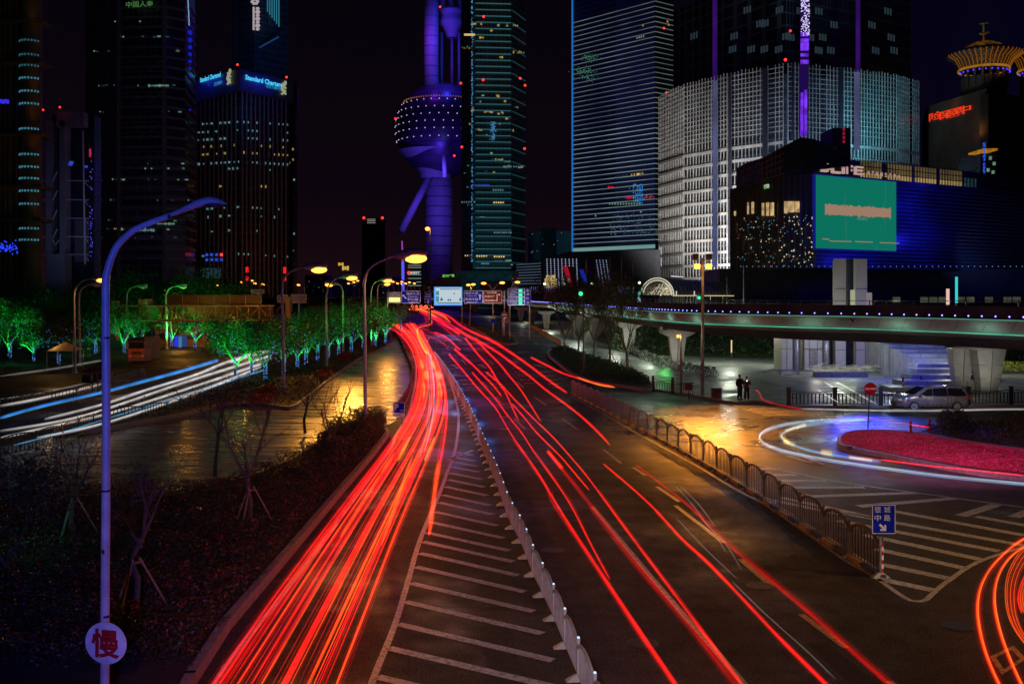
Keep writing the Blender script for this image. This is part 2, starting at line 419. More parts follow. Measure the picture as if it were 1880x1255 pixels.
# hatching of the gore beside the median fence
hx = [831, 840, 848, 857, 868, 880, 893, 908, 922, 939, 958, 977, 994, 1015, 1040, 1070, 1104, 1145, 1189, 1242, 1310]
def on_line(pts, y):
    for a, b in zip(pts, pts[1:]):
        if (a[1]-y)*(b[1]-y) <= 0 and a[1] != b[1]: return a[0]+(b[0]-a[0])*(y-a[1])/(b[1]-a[1])
    return pts[-1][0]
med_base = [(797, 656), (812, 678), (830, 707), (848, 740), (868, 782), (885, 824), (904, 870), (918, 908), (931, 948), (942, 973), (955, 997), (968, 1028), (982, 1066),
            (1001, 1104), (1020, 1146), (1041, 1198), (1064, 1253), (1092, 1320), (1130, 1410)]
def gore(m):
    for y in hx:
        xl = on_line(right_line, y)+6
        yr = y + 4 + (y-831)*.20; xr = on_line(med_base, yr) - 22 - (y-831)*.03
        a, b = gl([(xl, y), (xr, yr)]); ribbon(m, [a, b], .26 if y > 900 else .3)
    a, b = gl([(822, 845), (868, 826)]); ribbon(m, [a, b], .2)
marking('gore_hatching', gore)
# hatching behind the right fence
def rhatch(m):
    for p in ([(1075, 698), (1362, 758)], [(1090, 622), (1442, 695)], [(1060, 540), (1532, 642)], [(1000, 465), (1622, 597)], [(860, 390), (1715, 552)],
              [(740, 325), (1846, 522)], [(1090, 328), (1846, 468)], [(1590, 368), (1900, 424)], [(560, 268), (1050, 375)], [(420, 262), (900, 362)]):
        a, b = gl(c8(p)); ribbon(m, [a, b], .38)
    for p in ([(970, 315), (1480, 272)], [(640, 264), (1280, 243)], [(1510, 366), (1700, 306)], [(1790, 372), (1900, 330)], [(600, 215), (1000, 214)], [(560, 178), (800, 180)], [(520, 148), (640, 148)], [(450, 115), (560, 118)]):
        a, b = gl(c8(p)); ribbon(m, [a, b], .42)
marking('chevron_hatching', rhatch)
def dashes(m):
    for p in (cE([(850, 485), (910, 555)]), cE([(1170, 487), (1265, 553)]), cE([(1000, 660), (1095, 752)]), cE([(1395, 662), (1522, 752)]), cE([(1735, 915), (1880, 1030)]),
              cE([(1280, 935), (1390, 1065)]), cE([(570, 180), (605, 215)]), cE([(795, 190), (830, 215)]), cE([(740, 360), (785, 405)]), cE([(1025, 360), (1080, 410)]),
              cA([(1760, 805), (1805, 830)]), cA([(1600, 710), (1635, 730)]), cE([(1000, 180), (1040, 205)])):
        ribbon(m, gl(p), .15)
marking('lane_dashes', dashes)
marking('yellow_dashes', lambda m: [ribbon(m, gl(p), .17) for p in (c7([(1565, 108), (1630, 152)]), c7([(1690, 210), (1808, 290)]),
        c8([(0, 310), (255, 508)]), c8([(345, 595), (505, 735)]), c8([(665, 885), (905, 1065)]), c8([(1130, 1240), (1350, 1400)]))], 'yellow_paint')
def box_mark(m):
    q = gl(c8([(1665, 1110), (1790, 1052), (1858, 1122), (1728, 1206)])); c = sum(q, Vector())/4; k = [c+(p-c)*.66 for p in q]
    for i in range(4): m.quad(q[i], q[(i+1) % 4], k[(i+1) % 4], k[i])
marking('box_marking', box_mark, 'yellow_paint')
# turn arrows and lane lettering on the right carriageway
def arrow(m, x, y, s=1.0, rz=0):
    c = gl([(x, y)])[0]; co, si = math.cos(rz), math.sin(rz)
    def q(u, v): return Vector((c.x+u*co-v*si, c.y+u*si+v*co, zp))
    m.quad(q(-.12, -3*s), q(.12, -3*s), q(.12, 1.2*s), q(-.12, 1.2*s)); m.add([q(-.45, 1.2*s), q(.45, 1.2*s), q(0, 2.8*s)], [(0, 1, 2)])
def lettering(m):
    for (x, y) in ((835, 672), (886, 672), (940, 664), (992, 672)):
        arrow(m, x, y, 1.0, .18)
        for k, dy in enumerate((11, 18, 25, 33)):
            for j in range(3):
                a, b = gl([(x+6+k*5+j*7-6, y+dy), (x+6+k*5+j*7-1, y+dy)])
                ribbon(m, [a, b], .75 if (j+k) % 2 else .5)
        a, b = gl([(x+22, y+39), (x+42, y+39)]); ribbon(m, [a, b], .35)
    for x, y in ((800, 628), (822, 636), (850, 632), (872, 640), (812, 646), (842, 650)):
        for j in range(3):
            a, b = gl([(x+j*6, y+j), (x+j*6+4, y+j)]); ribbon(m, [a, b], 1.2)
    a, b = gl([(918, 765), (932, 766)]); ribbon(m, [a, b], .3); a, b = gl([(918, 787), (935, 787)]); ribbon(m, [a, b], .3)
    a, b, c = gl([(1446, 836), (1478, 846), (1505, 852)]); ribbon(m, [a, b, c], .3); a, b = gl([(1505, 852), (1478, 836)]); ribbon(m, [a, b], .4)
marking('lane_lettering', lettering)
# zebra crossings
def zebra(m):
    for i in range(12):
        y = 765+i*2.75; x0 = 1540+(i*3); x1 = 1720 - i*5 + 10
        a, b = gl([(x0-25, y), (x1+20, y+1)]); ribbon(m, [a, b], .40)
    for i in range(7):
        y = 745+i*2.7; a, b = gl([(1345+i*9, y), (1490+i*10, y+2)]); ribbon(m, [a, b], .38)
marking('crossing_stripes', zebra)

# worn tyre tracks, patched strips and manhole covers
patchm = P('asphalt_patch', (.017, .016, .016), .7, ns=2, bump=.5, bs=30)
mb = MB()
for pts in ([(900, 1255), (880, 1150), (935, 1150), (965, 1255)], [(1480, 1180), (1560, 1255), (1610, 1255), (1520, 1180)], [(1010, 830), (1060, 900), (1085, 900), (1030, 830)]): gpoly(mb, pts, .0025)
struct('asphalt_patches', mb, patchm)
mb = MB()
for a, b in (((690, 1108), (1010, 1120)), ((1050, 1150), (1560, 1130)), ((1240, 1124), (1700, 1180)), ((940, 820), (1320, 905)), ((860, 720), (1080, 745)), ((1420, 960), (1880, 1060))): ribbon(mb, resample([Vector((*G(*a).xy, .0035)), Vector((*G(*b).xy, .0035))], 2), .035)
struct('road_seams', mb, M['black'])
for i, (x, y) in enumerate(((1180, 1180), (1015, 1010), (1760, 1150), (1395, 1075))):
    c = G(x, y); m = MB(); m.lathe([(.36, .001), (.36, .008), (.0, .008)], c, 24); r_ = T('manhole_cover', 'round iron manhole cover in the road, %s from the viewer' % ORD[i], 'manhole cover', c, 'manhole covers')
    part('frame', m, M['dark_metal'], r_); m = MB(); m.lathe([(.30, .009), (.30, .012), (0, .012)], c, 24); part('lid', m, P('cast_iron', (.05, .045, .04), .45, .5, ns=14, bump=.6, bs=20), r_)
# ================================================================== street fences
def fence_panel(L=1.0, post_h=.92, arch=.30, bars=9, foot=True, mat='steel', name='fence_panel', label='', grp='', t=.026, base=.12):
    root = T(name, label, 'fence panel', (0, 0, 0), grp)
    fr = MB(); h = post_h
    A = [Vector((0, 0, base))]
    N = 10; pts = []
    for i in range(N+1):
        x = i/N; pts.append(Vector((x*L, 0, h-arch+arch*math.sin(math.pi*x)**.6)))
    fr.tube(pts, t*1.3, 5); fr.tube([(0, 0, base), (L, 0, base)], t, 4)
    part('rail', fr, M[mat], root)
    br = MB()
    for k in range(1, bars+1):
        x = k/(bars+1); br.tube([(x*L, 0, base), (x*L, 0, h-arch+arch*math.sin(math.pi*x)**.6)], t*.55, 4, cap=False)
    part('bars', br, M[mat], root)
    po = MB(); po.box((0, 0, (h-arch*.2)/2), (.03, .055, h-arch*.2)); po.ball((0, 0, h-arch*.2), .045, 6, 4, (.5, 1, 1))
    part('post', po, M[mat], root)
    if foot:
        ft = MB(); ft.add([(-.05, -.26, 0), (.05, -.26, 0), (.05, .26, 0), (-.05, .26, 0), (-.02, -.07, .13), (.02, -.07, .13), (.02, .07, .13), (-.02, .07, .13)],
                          [(0, 1, 5, 4), (1, 2, 6, 5), (2, 3, 7, 6), (3, 0, 4, 7), (4, 5, 6, 7)])
        part('foot', ft, M['concrete'], root)
    return reg(root)
def run(proto, pts, step, z=0):
    P_ = resample(smooth(pts, 6), step); out = []
    for i in range(len(P_)-1):
        a, b = P_[i], P_[i+1]; d = b-a
        o = proto if i == 0 else dup(proto, a)
        o.location = (a.x, a.y, z); o.rotation_euler = (0, 0, math.atan2(d.y, d.x)); o.scale = (d.length, 1, 1); out.append(o)
    return out
med = fence_panel(1.0, .86, .20, 11, True, 'pale_steel', 'fence_panel', 'arched grey railing panel in the median fence between the red trails', 'railing panels of the median fence')
for c_ in CH[med]:
    if c_.name.startswith('post'):
        m = MB(); m.ball((0, 0, .86), .03, 6, 4, (.5, 1, 1)); part('cap_reflector', m, E('cap_reflector', (.45, .65, 1), 2.2), med)  # reflective post cap; its glint is made as emission
CH[med] = kids(med)
run(med, gl(med_base[::-1], 0), 1.85)
for i, p_ in enumerate(resample(smooth(gl(med_base[::-1], 0), 6), 7.5)):
    if i > 4: light('POINT', p_+Vector((.55, 0, .55)), (.08, .25, 1), 16+i*1.6, None, .2, name='fence_light'); light('POINT', p_+Vector((-.55, -1, .8)), (.35, .55, 1), 7+i*.9, None, .2, name='fence_light')
right_base = [(1047, 722), (1100, 748), (1164, 782), (1230, 817), (1290, 850), (1342, 881), (1401, 917), (1434, 941), (1510, 990), (1557, 1021), (1616, 1059)]
rf = fence_panel(1.0, 1.16, .34, 9, True, 'dark_steel', 'fence_panel', 'round-topped railing panel on the fence beside the golden wet road', 'railing panels of the right fence', t=.036)
run(rf, gl(right_base[::-1], 0), 2.05)
lf = fence_panel(1.0, .95, .18, 8, False, 'dark_metal', 'fence_panel', 'dark railing panel curving along the edge of the orange-lit parking lot', 'railing panels of the parking lot fence')
run(lf, gl([(714, 605), (729, 622), (741, 648), (751, 675), (757, 694), (752, 722), (744, 742), (730, 765)], 0), 2.6)
ff = fence_panel(1.0, 1.0, .18, 8, False, 'dark_metal', 'fence_panel', 'dark railing panel beside the road of white headlight trails', 'railing panels of the far left fence')
run(ff, gl(cL([(0, 1330), (400, 1240), (800, 1095), (1170, 1045), (1480, 930)]), 0), 2.4)
f2 = fence_panel(1.0, 1.0, .25, 6, False, 'dark_metal', 'fence_panel', 'dark railing panel with dark feet along the blue headlight trail', 'railing panels of the left centre fence')
run(f2, gl(cL([(0, 1010), (370, 950), (640, 905), (740, 850), (820, 830), (1100, 745)]), 0), 2.6)
f3 = fence_panel(1.0, .9, .12, 8, False, 'yellow_metal' if 'yellow_metal' in M else 'steel', 'fence_panel', 'low railing panel lit yellow between side road and pedestrian plaza', 'railing panels of the plaza edge')  # yellow light on this railing is put into its metal colour
run(f3, gl([(972, 601), (1000, 618), (1031, 637)], .13), 2.6, .13)
# ornate dark fence on the right, with low chain-like top rail
def ornate(L=1.0):
    root = T('ornate_fence_panel', 'dark ornate railing panel with sagging top rail at the plaza edge', 'fence panel', (0, 0, 0), 'ornate railing panels of the plaza')
    m = MB(); m.tube([(0, 0, .15), (L, 0, .15)], .022, 4); m.tube([(0, 0, .85), (L, 0, .85)], .022, 4)
    m.tube([(i/8*L, 0, 1.06-.13*math.sin(math.pi*i/8)) for i in range(9)], .022, 4); part('rail', m, M['dark_metal'], root)
    b = MB()
    for k in range(1, 12): b.tube([(k/12*L, 0, .15), (k/12*L, 0, .85)], .013, 4, cap=False)
    part('bars', b, M['dark_metal'], root)
    p = MB(); p.box((0, 0, .6), (.09, .09, 1.2)); p.ball((0, 0, 1.24), .07, 6, 4); part('post', p, M['dark_metal'], root)
    return reg(root)
orn = ornate()
run(orn, gl([(1448, 748), (1640, 748), (1880, 745), (2100, 742)], 0), 3.2, .13)
def orn_run(pts, step):
    P_ = resample(gl(pts, .13), step)
    for a, b in zip(P_, P_[1:]):
        d = b-a; o = dup(orn, a, math.atan2(d.y, d.x)); o.scale = (d.length, 1, 1)
orn_run([(1199, 722), (1255, 729), (1303, 734)], 2.3)
# striped kerb blocks under the right fence
for i, (a, b) in enumerate(zip(*(lambda q: (q, q[1:]))(resample(smooth(gl(right_base[::-1], 0), 6), 1.0)))):
    m = MB(); d = b-a; nn = Vector((-d.y, d.x, 0)).normalized()
    c = (a+b)/2 + nn*.0
    m.box((c.x, c.y, .07), (d.length*.97, .26, .14), math.atan2(d.y, d.x))
    if i == 0: m0 = 0
    tag(part('kerb_block', m, M['yellow_paint'] if i % 2 else M['dark_metal']),
        ('yellow' if i % 2 else 'black')+' painted kerb block under the right fence', 'kerb block', 'striped kerb blocks under the right fence')
# ================================================================== street lamps
SOD = (1.0, .40, .055)
def lamp_post(base, path, bulb=True, r=.085, P_=900, label='', group=None, head=1.0, far=False, Y=None, z0=0, color=SOD, lit=True, ln='lamp_light', aim=None):
    Y = Y or 13860/(base[1]-HZ)
    b = W(base[0], base[1], Y); b.z = z0
    root = T('street_lamp', label, 'street lamp', b, group)
    pts = smooth([b]+[W(x, y, Y) for x, y in path], 5)
    n = len(pts); m = MB(); m.tube(pts, [r*(1.25-.75*i/(n-1)) for i in range(n)], 8); part('pole', m, M['pole'], root, True)
    if not far:
        fb = MB(); fb.lathe([(r*2.6, 0), (r*2.6, .05), (r*1.5, .12), (r*1.4, .5), (r*1.2, .52)], b, 12); part('base_flange', fb, M['pole'], root)
    end = pts[-1]; d = (pts[-1]-pts[-3]).normalized(); d.z *= .4; d.normalize()
    h = MB(); L = .75*head
    pr = [(-.1, .06), (.1, .11), (.4, .16), (.8, .14), (1.0, .05)]
    q = [end+d*L*t for t, _ in pr]; h.tube(q, [w*head for _, w in pr], 8)
    part('lamp_head', h, M['pole'], root, True)
    lp = end+d*L*.62+Vector((0, 0, -.12*head))
    k = MB(); k.ball(lp, (.19 if not far else .17)*head, 10, 6, (1.5, 1.0, .65)); part('bulb', k, M['bulb_far' if far else 'bulb'] if bulb else M['white_sign'], root, True)
    if bulb and lit: light('SPOT', lp+Vector((0, -.05, -.2*head)), color, P_*1.3, root, .2, lp+Vector((0, 0, -9)) if aim is None else G(*aim), 168 if aim is None else 84, .25 if aim is None else 1.0, name=ln)
    return root
near_arm = [(671, 760), (670, 640), (669, 560), (669, 522), (674, 499), (690, 484), (712, 474), (729, 469)]
lamp_post((672, 803), near_arm, P_=4500, label='tall grey street lamp with big orange lamp in the shrub bed beside the trails', head=2.2, r=.09)
lamp_post((521, 722), [(520, 660), (519, 580), (518, 535), (521, 512), (533, 499), (550, 492), (561, 490)], P_=7000, aim=(560, 790), ln='lot_lamp', label='bright orange street lamp among the green-lit trees', head=2.3, r=.11)
lamp_post((600, 678), [(600, 620), (599, 560), (600, 537), (605, 522), (615, 513), (628, 508)], P_=15000, aim=(625, 745), ln='lot_lamp', label='street lamp, its orange head bent right over the green trees', head=2.2, r=.11)
lamp_post((630, 655), [(630, 600), (630, 545), (629, 532), (625, 524), (619, 521)], P_=800, label='shorter street lamp behind with its head bent left over the green trees', head=2.2, r=.12, far=True)
lamp_post((682, 640), [(681, 600), (681, 550), (682, 532), (687, 520), (698, 514)], P_=3800, aim=(680, 690), ln='lot_lamp', label='orange street lamp just right of the tall grey lamp pole', head=2.4, r=.12)
lamp_post((693, 628), [(693, 560), (693, 532), (695, 524), (699, 521)], P_=800, label='small orange street lamp behind the tall grey lamp pole', head=2.3, r=.12, far=True)
lamp_post((138, 685), [(137, 620), (136, 560), (137, 535), (144, 522), (156, 514), (170, 511)], P_=3800, label='orange street lamp by the tent on the far left', head=2.0, r=.11)
lamp_post((147, 672), [(146, 600), (145, 550), (148, 534), (156, 526), (166, 522)], bulb=False, label='unlit street lamp just behind the far left orange one', head=1.6, r=.11)
lamp_post((233, 640), [(233, 580), (233, 545), (237, 532), (245, 527), (253, 525)], bulb=False, label='unlit street lamp above the truss footbridge, nearer the blue pole', head=2, r=.14)
lamp_post((306, 640), [(306, 580), (305, 545), (309, 532), (316, 527), (325, 525)], bulb=False, label='unlit street lamp above the truss footbridge, right of the other', head=2, r=.14)
far_l = [(407, 524), (451, 519), (470, 516), (475, 521), (490, 523), (555, 524), (645, 521), (655, 519), (662, 516), (708, 520), (718, 521), (727, 518), (735, 521), (743, 518),
         (750, 521), (757, 519), (766, 521)]
for i, (x, y) in enumerate(far_l):
    Yf = 330 if i < 6 else 420
    yb = HZ+13860/Yf
    lamp_post((x+5 if i < 6 else x+3, yb), [(x+5, y+18), (x+4, y+5), (x+1, y)], P_=2500, label='distant orange street lamp, %s from the left of the row on the horizon' % ORD[i], group='distant street lamps', head=3.0, r=.14, far=True, Y=Yf, lit=i % 4 == 1)
# double and single curved lamps at the signs
def twin(base, xm, lamps, label):
    Y = 13860/(base[1]-HZ); b = W(base[0], base[1], Y); b.z = 0
    root = T('street_lamp', label, 'street lamp', b)
    m = MB(); m.tube([b, W(xm, 534, Y)], [.16, .10], 8)
    for lx, ly in lamps: m.tube(smooth([W(xm, 534, Y), W((xm*.6+lx*.4), (534+ly)/2-3, Y), W(lx, ly-2, Y)], 5), .07, 6)
    part('pole', m, M['pole'], root, True)
    for lx, ly in lamps:
        k = MB(); k.ball(W(lx, ly, Y), .40, 10, 6, (1.4, 1, .6)); part('bulb', k, M['bulb'], root, True)
        light('SPOT', W(lx, ly, Y)+Vector((0, 0, -.5)), SOD, 3500, root, .2, W(lx, ly, Y)+Vector((0, 0, -9)), 165, .3)
twin((905, 614), 905, [(888, 520), (922, 519)], 'twin-armed orange street lamp above the brown direction sign')
twin((935, 612), 935, [(950, 518)], 'orange street lamp curving over the parking display board')
twin((862, 604), 865, [(860, 523), (869, 522)], 'small twin orange lamp right behind the blue direction sign')
# the high mast lamp in front of the broadcast tower
Y = 250; b = W(790, HZ+13860/Y, Y); b.z = 0
root = T('mast_lamp', 'very tall mast lamp shining high in front of the purple tower', 'mast lamp', b)
m = MB(); m.tube([b, W(790, 420, Y)], [.22, .12], 8); m.tube([W(790, 421, Y), W(785, 420, Y)], .09, 6); part('pole', m, M['dark_metal'], root)
m = MB(); m.ball(W(785, 420, Y), .62, 10, 6, (1, 1, .8)); part('bulb', m, M['bulb'], root, True); light('POINT', W(785, 424, Y-1), SOD, 9000, root, .3)

# nearest lamp post, blue lit, with the round sign
Y = 17.0; b = W(192, 1362, Y); b.z = 0
root = T('street_lamp', 'big blue-lit lamp post with curved arm and unlit head at the left of the photo', 'street lamp', b)
pp = [(193, 1100), (195, 800), (194, 600), (194, 517), (198, 494), (204, 474), (214, 453), (230, 435), (250, 420), (281, 407), (311, 396)]
P1 = smooth([b]+[W(x, y, Y) for x, y in pp], 5); n = len(P1)
m = MB(); m.tube(P1, [.078-.028*(i/(n-1)) for i in range(n)], 14); part('pole', m, M['pole'], root, True)
hd = [(300, 400.5, 3.5, 3.5), (311, 396, 5, 5), (325, 391, 6, 5.5), (345, 383, 8, 8), (365, 375, 10, 9.5), (385, 370, 10, 10), (400, 370.5, 8, 8), (410, 372.5, 5, 5), (416, 375, 1.5, 1.5)]
m = MB(); vs = []; N = 14
for x, y, hh, ww in hd:
    c = W(x, y, Y); s = Y/F
    for k in range(N):
        a = 2*math.pi*k/N; zz = math.sin(a)*hh*s*(1 if math.sin(a) > 0 else .55); vs.append(c+Vector((0, math.cos(a)*ww*s*1.3, zz)))
fs = [(j*N+i, j*N+(i+1) % N, (j+1)*N+(i+1) % N, (j+1)*N+i) for j in range(len(hd)-1) for i in range(N)]
m.add(vs, fs); part('lamp_head', m, M['pole'], root, True)
m = MB(); m.ball(W(390, 377, Y), .12, 12, 6, (1.5, .8, .3)); part('lamp_glass', m, M['dark_metal'], root, True)
m = MB()
for yy in (398, 1012): m.box(W(311 if yy < 500 else 190, yy, Y-.06), (.045, .05, .07))
for yy in (620, 900, 1130): m.tube([W(194.5, yy-2, Y), W(194.5, yy+2, Y)], .078 if yy > 700 else .07, 14)
part('clamp', m, M['dark_metal'], root)
root = T('round_sign', 'round pale blue-lit sign with one large red character on the blue lamp post', 'road sign', W(194, 1180, Y-.15))
rr = Matrix.Rotation(R(-12), 4, 'Z'); cc = W(194, 1180, Y-.14)
m = MB(); vs = []
for yy in (0, .015):
    for k in range(40):
        a = 2*math.pi*k/40; vs.append(cc + rr @ Vector((math.cos(a)*.395, yy, math.sin(a)*.36)))
m.add(vs, [tuple(range(39, -1, -1)), tuple(range(40, 80))]+[(k, (k+1) % 40, 40+(k+1) % 40, 40+k) for k in range(40)])
o = part('plate', m, M['white_sign'], root); tri_fix(o)
m = text_mb('慢', rr @ Vector((1, 0, 0)), (0, 0, 1), cc+Vector((.0, -.012, 0)), height=.50, width=.54, bold=.028, thick=0)
part('character', m, M['red_sign'], root)
m = MB(); m.box(cc+Vector((0, .07, .1)), (.2, .1, .03)); m.box(cc+Vector((0, .07, -.1)), (.2, .1, .03)); part('bracket', m, M['dark_metal'], root)
# blue spotlight added out of view on the viewing footbridge to tint that post
root = T('added_bridge_spotlight', 'small added blue spotlight on the edge of the viewing footbridge', 'spotlight', (-1.5, .2, 6.0))
m = MB(); m.tube([(-1.5, .2, 6.0), (-1.55, .34, 6.0)], .06, 10); part('housing', m, M['dark_metal'], root)
light('SPOT', (-1.56, .42, 6.0), (.07, .11, 1), 8000, root, .05, W(215, 800, 17), 33, .35, name='pole_spot')

# floodlight mast with two box floodlights
Y = 75.7; b = W(1290, 728, Y); b.z = .13
root = T('floodlight_mast', 'orange-lit mast with two square floodlights blazing at its top', 'floodlight', b)
m = MB(); m.tube([b, W(1290, 474, Y)], [.13, .10], 10); m.tube([W(1272, 477, Y), W(1304, 477, Y)], .05, 6); part('pole', m, M['pole'], root, True)
for x in (1277, 1301):
    m = MB(); c = W(x, 471, Y); m.box(c, (.42, .45, .42)); part('floodlight_box', m, M['dark_metal'], root)
for x, tx in ((1280, 1230), (1301, 1330)):
    m = MB(); c = W(x, 489, Y-.3); m.box(c, (.42, .12, .40)); part('floodlight', m, M['bulb'], root)
    m = MB(); m.tube([W(x, 478, Y), W(x, 485, Y-.2)], .035, 5); part('bracket', m, M['dark_metal'], root)
light('SPOT', W(1290, 491, Y-.6), (1, .33, .035), 95000, root, .35, G(1350, 768), 60, 1.0, name='mast_flood')
light('POINT', W(1290, 491, Y-.6), (1, .42, .08), 900, root, .35)
# short lamp with bent arm beside it
Y = 76; b = W(1251, 727, Y); b.z = .13
root = T('street_lamp', 'short brown lamp post with bent arm beside the floodlight mast', 'street lamp', b)
m = MB(); m.tube([b, W(1250, 616, Y), W(1249, 612, Y)], .09, 8); m.tube([W(1249, 618, Y), W(1232, 606, Y), W(1214, 605, Y)], .05, 6); part('pole', m, M['dark_steel'], root)
m = MB(); m.box(W(1214, 602, Y), (.16, .2, .24)); part('camera_box', m, M['white_sign'], root)
m = MB(); m.ball(W(1245, 617, Y-.2), .13, 10, 6); part('bulb', m, M['bulb'], root); light('POINT', W(1245, 619, Y-.6), (1, .7, .35), 500, root, .1)
# upright light columns in the plaza garden
for i, (x, y0, y1, yb, w, lab) in enumerate(((1299, 617, 637, 641, .09, 'slim glowing light column under the walkway, left one'), (1343, 624, 647, 662, .12, 'slim glowing light column with a wet reflection below, right one'),
        (1757, 661, 691, 712, .20, 'thick pinkish glowing light column beside the walkway pier'), (1748, 646, 673, 690, .08, 'thin glowing light column behind the thick pinkish one'))):
    p = W(x, yb, 13860/(yb-HZ)); Y = p.y; p.z = .13
    root = T('light_column', lab, 'light column', p)
    m = MB(); m.box((p.x, p.y, (.13+W(x, y1, Y).z)/2), (w*1.1, w*1.1, max(W(x, y1, Y).z-.13, .1))); part('post', m, M['dark_metal'], root)
    a, c = W(x, y0, Y), W(x, y1, Y); m = MB(); m.box(((a.x), Y, (a.z+c.z)/2), (w, w, a.z-c.z)); part('tube_light', m, E('tube_glow', (1, .75, .35) if i != 2 else (1, .55, .5), 1.1, True), root)
    light('POINT', ((a.x), Y-.5, (a.z+c.z)/2), (1, .75, .4), 120, root, .2)

# ================================================================== signs
def board(name, label, cat, x0, y0, x1, y1, Y, mat, border=True, posts=(), yb=None, beam=None, thick=.10, group=None, lit=160):
    a, b = W(x0, y0, Y), W(x1, y1, Y); cx, cz = (a.x+b.x)/2, (a.z+b.z)/2; w, h = b.x-a.x, a.z-b.z
    root = T(name, label, cat, (cx, Y, 0), group); s = Y/F
    m = MB(); m.box((cx, Y, cz), (w, thick, h)); part('panel', m, mat, root)
    if border:
        m = MB(); t = max(w*.02, .02)
        for dx, dz, ww, hh in ((0, h/2-t, w, t), (0, -h/2+t, w, t), (-w/2+t/2+.001, 0, t, h-2*t), (w/2-t/2-.001, 0, t, h-2*t)):
            m.box((cx+dx, Y-thick/2-.006, cz+dz), (ww, .012, hh))
        part('border', m, M['white_sign'], root)
    for px in posts:
        p = W(px, 545, Y); m = MB(); m.tube([(p.x, Y+thick, .05), (p.x, Y+thick, a.z if beam is None else beam)], .11 if Y > 60 else .04, 8); part('post', m, M['steel'], root)
    if beam is not None:
        m = MB(); p = W(posts[0], 545, Y); m.tube([(p.x, Y+thick+.12, beam), (b.x if p.x < cx else a.x, Y+thick+.12, beam)], .09, 6); m.tube([(p.x, Y+thick+.12, beam-.8), (b.x if p.x < cx else a.x, Y+thick+.12, beam-.8)], .06, 6); part('beam', m, M['steel'], root)
    if lit: light('SPOT', (cx, Y-3.0-w*.3, max(cz-2.0, .4)), (1, .92, .85), lit, root, .3, (cx, Y, cz), 75, .6, name='sign_fill')  # added fill on the sign face, no lamp modelled
    root['_f'] = 0; del root['_f']
    def put(s_, px, py, h_=None, w_=None, bold=.02, mat_='white_sign', nm='lettering'):
        m = text_mb(s_, (1, 0, 0), (0, 0, 1), W(px, py, Y-thick/2-.02), height=h_*s if h_ else None, width=w_*s if w_ else None, bold=bold, thick=0)
        part(nm, m, M[mat_] if isinstance(mat_, str) else mat_, root)
    return root, put, s
def poly_on(root, pts, Y, mat, nm='arrow'):
    m = MB(); vs = [W(x, y, Y) for x, y in pts]; m.add(vs, [tuple(range(len(vs)))]); o = part(nm, m, mat, root); tri_fix(o)
Y = 190
r1, put, s = board('direction_sign', 'blue direction sign with white arrow pointing up left above the start of the red trails', 'road sign', 737, 533.5, 772, 557, Y, M['blue_sign'], posts=(711,), beam=8.6, lit=1100)
put('浦东大道', 758, 539, 4.8, 24, .004); put('Pudong Ave', 758, 544.5, 2.6, 18, .01); put('罗山路', 758, 549.5, 4.6, 20, .004); put('Luoshan Rd', 759, 554.5, 2.6, 17, .01)
poly_on(r1, [(738.5, 541), (743, 541), (742, 542.3), (746.5, 547), (745, 548.3), (740.8, 543.6), (739.5, 545)], Y-.07, M['white_sign'])
r1, put, s = board('tunnel_sign', 'yellow-lit tunnel sign left of the blue arrow sign', 'road sign', 712, 536, 736, 556.5, Y+2, M['dark_steel'], posts=(711.5,), lit=500)
put('新建路隧道', 724.5, 541, 4, 20, .02, M['white_sign']); m = MB(); a, b = W(714, 546, Y+1.9), W(734.5, 554, Y+1.9); m.box(((a.x+b.x)/2, Y+1.9, (a.z+b.z)/2), (b.x-a.x, .1, a.z-b.z)); part('light_bar', m, E('sign_glow', (.85, .9, .25), 1.6, True), r1)
r1, put, s = board('small_blue_sign', 'small dim blue sign on a post left of the white screen', 'road sign', 780, 535, 792, 556, 230, M['blue_sign'], posts=(786,), lit=300)
for k, t_ in enumerate(('陆家嘴', '银城路', 'Lujiazui')): put(t_, 786, 540+k*4.5, 2.6, 9, .01)
poly_on(r1, [(785.3, 555), (785.3, 553), (784.3, 553), (786, 551), (787.7, 553), (786.7, 553), (786.7, 555)], 229.9, M['white_sign'])
# big LED screen
Y = 210
r1, put, s = board('led_screen', 'large glowing white LED screen with blue frame over the avenue', 'screen', 797, 526.5, 848.5, 560.5, Y, E('screen_blue', (.12, .35, .9), 1.3, True), border=False, posts=(848,), lit=0, thick=.3)
m = MB(); a, b = W(800, 528.5, Y-.2), W(847, 557.5, Y-.2); m.box(((a.x+b.x)/2, Y-.2, (a.z+b.z)/2), (b.x-a.x, .06, a.z-b.z)); part('display', m, E('screen_white', (.62, .74, .80), 1.0, True), r1)
for (x0, y0, x1, y1) in ((800.5, 534, 806, 542), (800.5, 543.5, 806, 554)):
    m = MB(); a, b = W(x0, y0, Y-.26), W(x1, y1, Y-.26); m.box(((a.x+b.x)/2, Y-.26, (a.z+b.z)/2), (b.x-a.x, .04, a.z-b.z)); part('blue_box', m, E('scr_teal', (.05, .42, .62), .8), r1)
for q in ([(808, 552), (810, 545), (814, 551)], [(821, 552), (823, 547.5), (825, 552)], [(824.5, 552), (827.5, 547.5), (829, 552)], [(842, 551.5), (846, 545), (846.5, 552)], [(832, 538), (835, 537), (835, 541)], [(808, 530), (844, 530), (845, 531.2), (808, 531.5)], [(802, 555), (846, 555), (846, 556.6), (802, 556.6)]):
    poly_on(r1, q, Y-.25, E('scr_dark', (.02, .25, .4), .6), 'shape')
light('SPOT', W(822, 543, Y-1), (.15, .3, 1), 26000, r1, 2.0, G(800, 690), 100, 1.0)
Y = 185
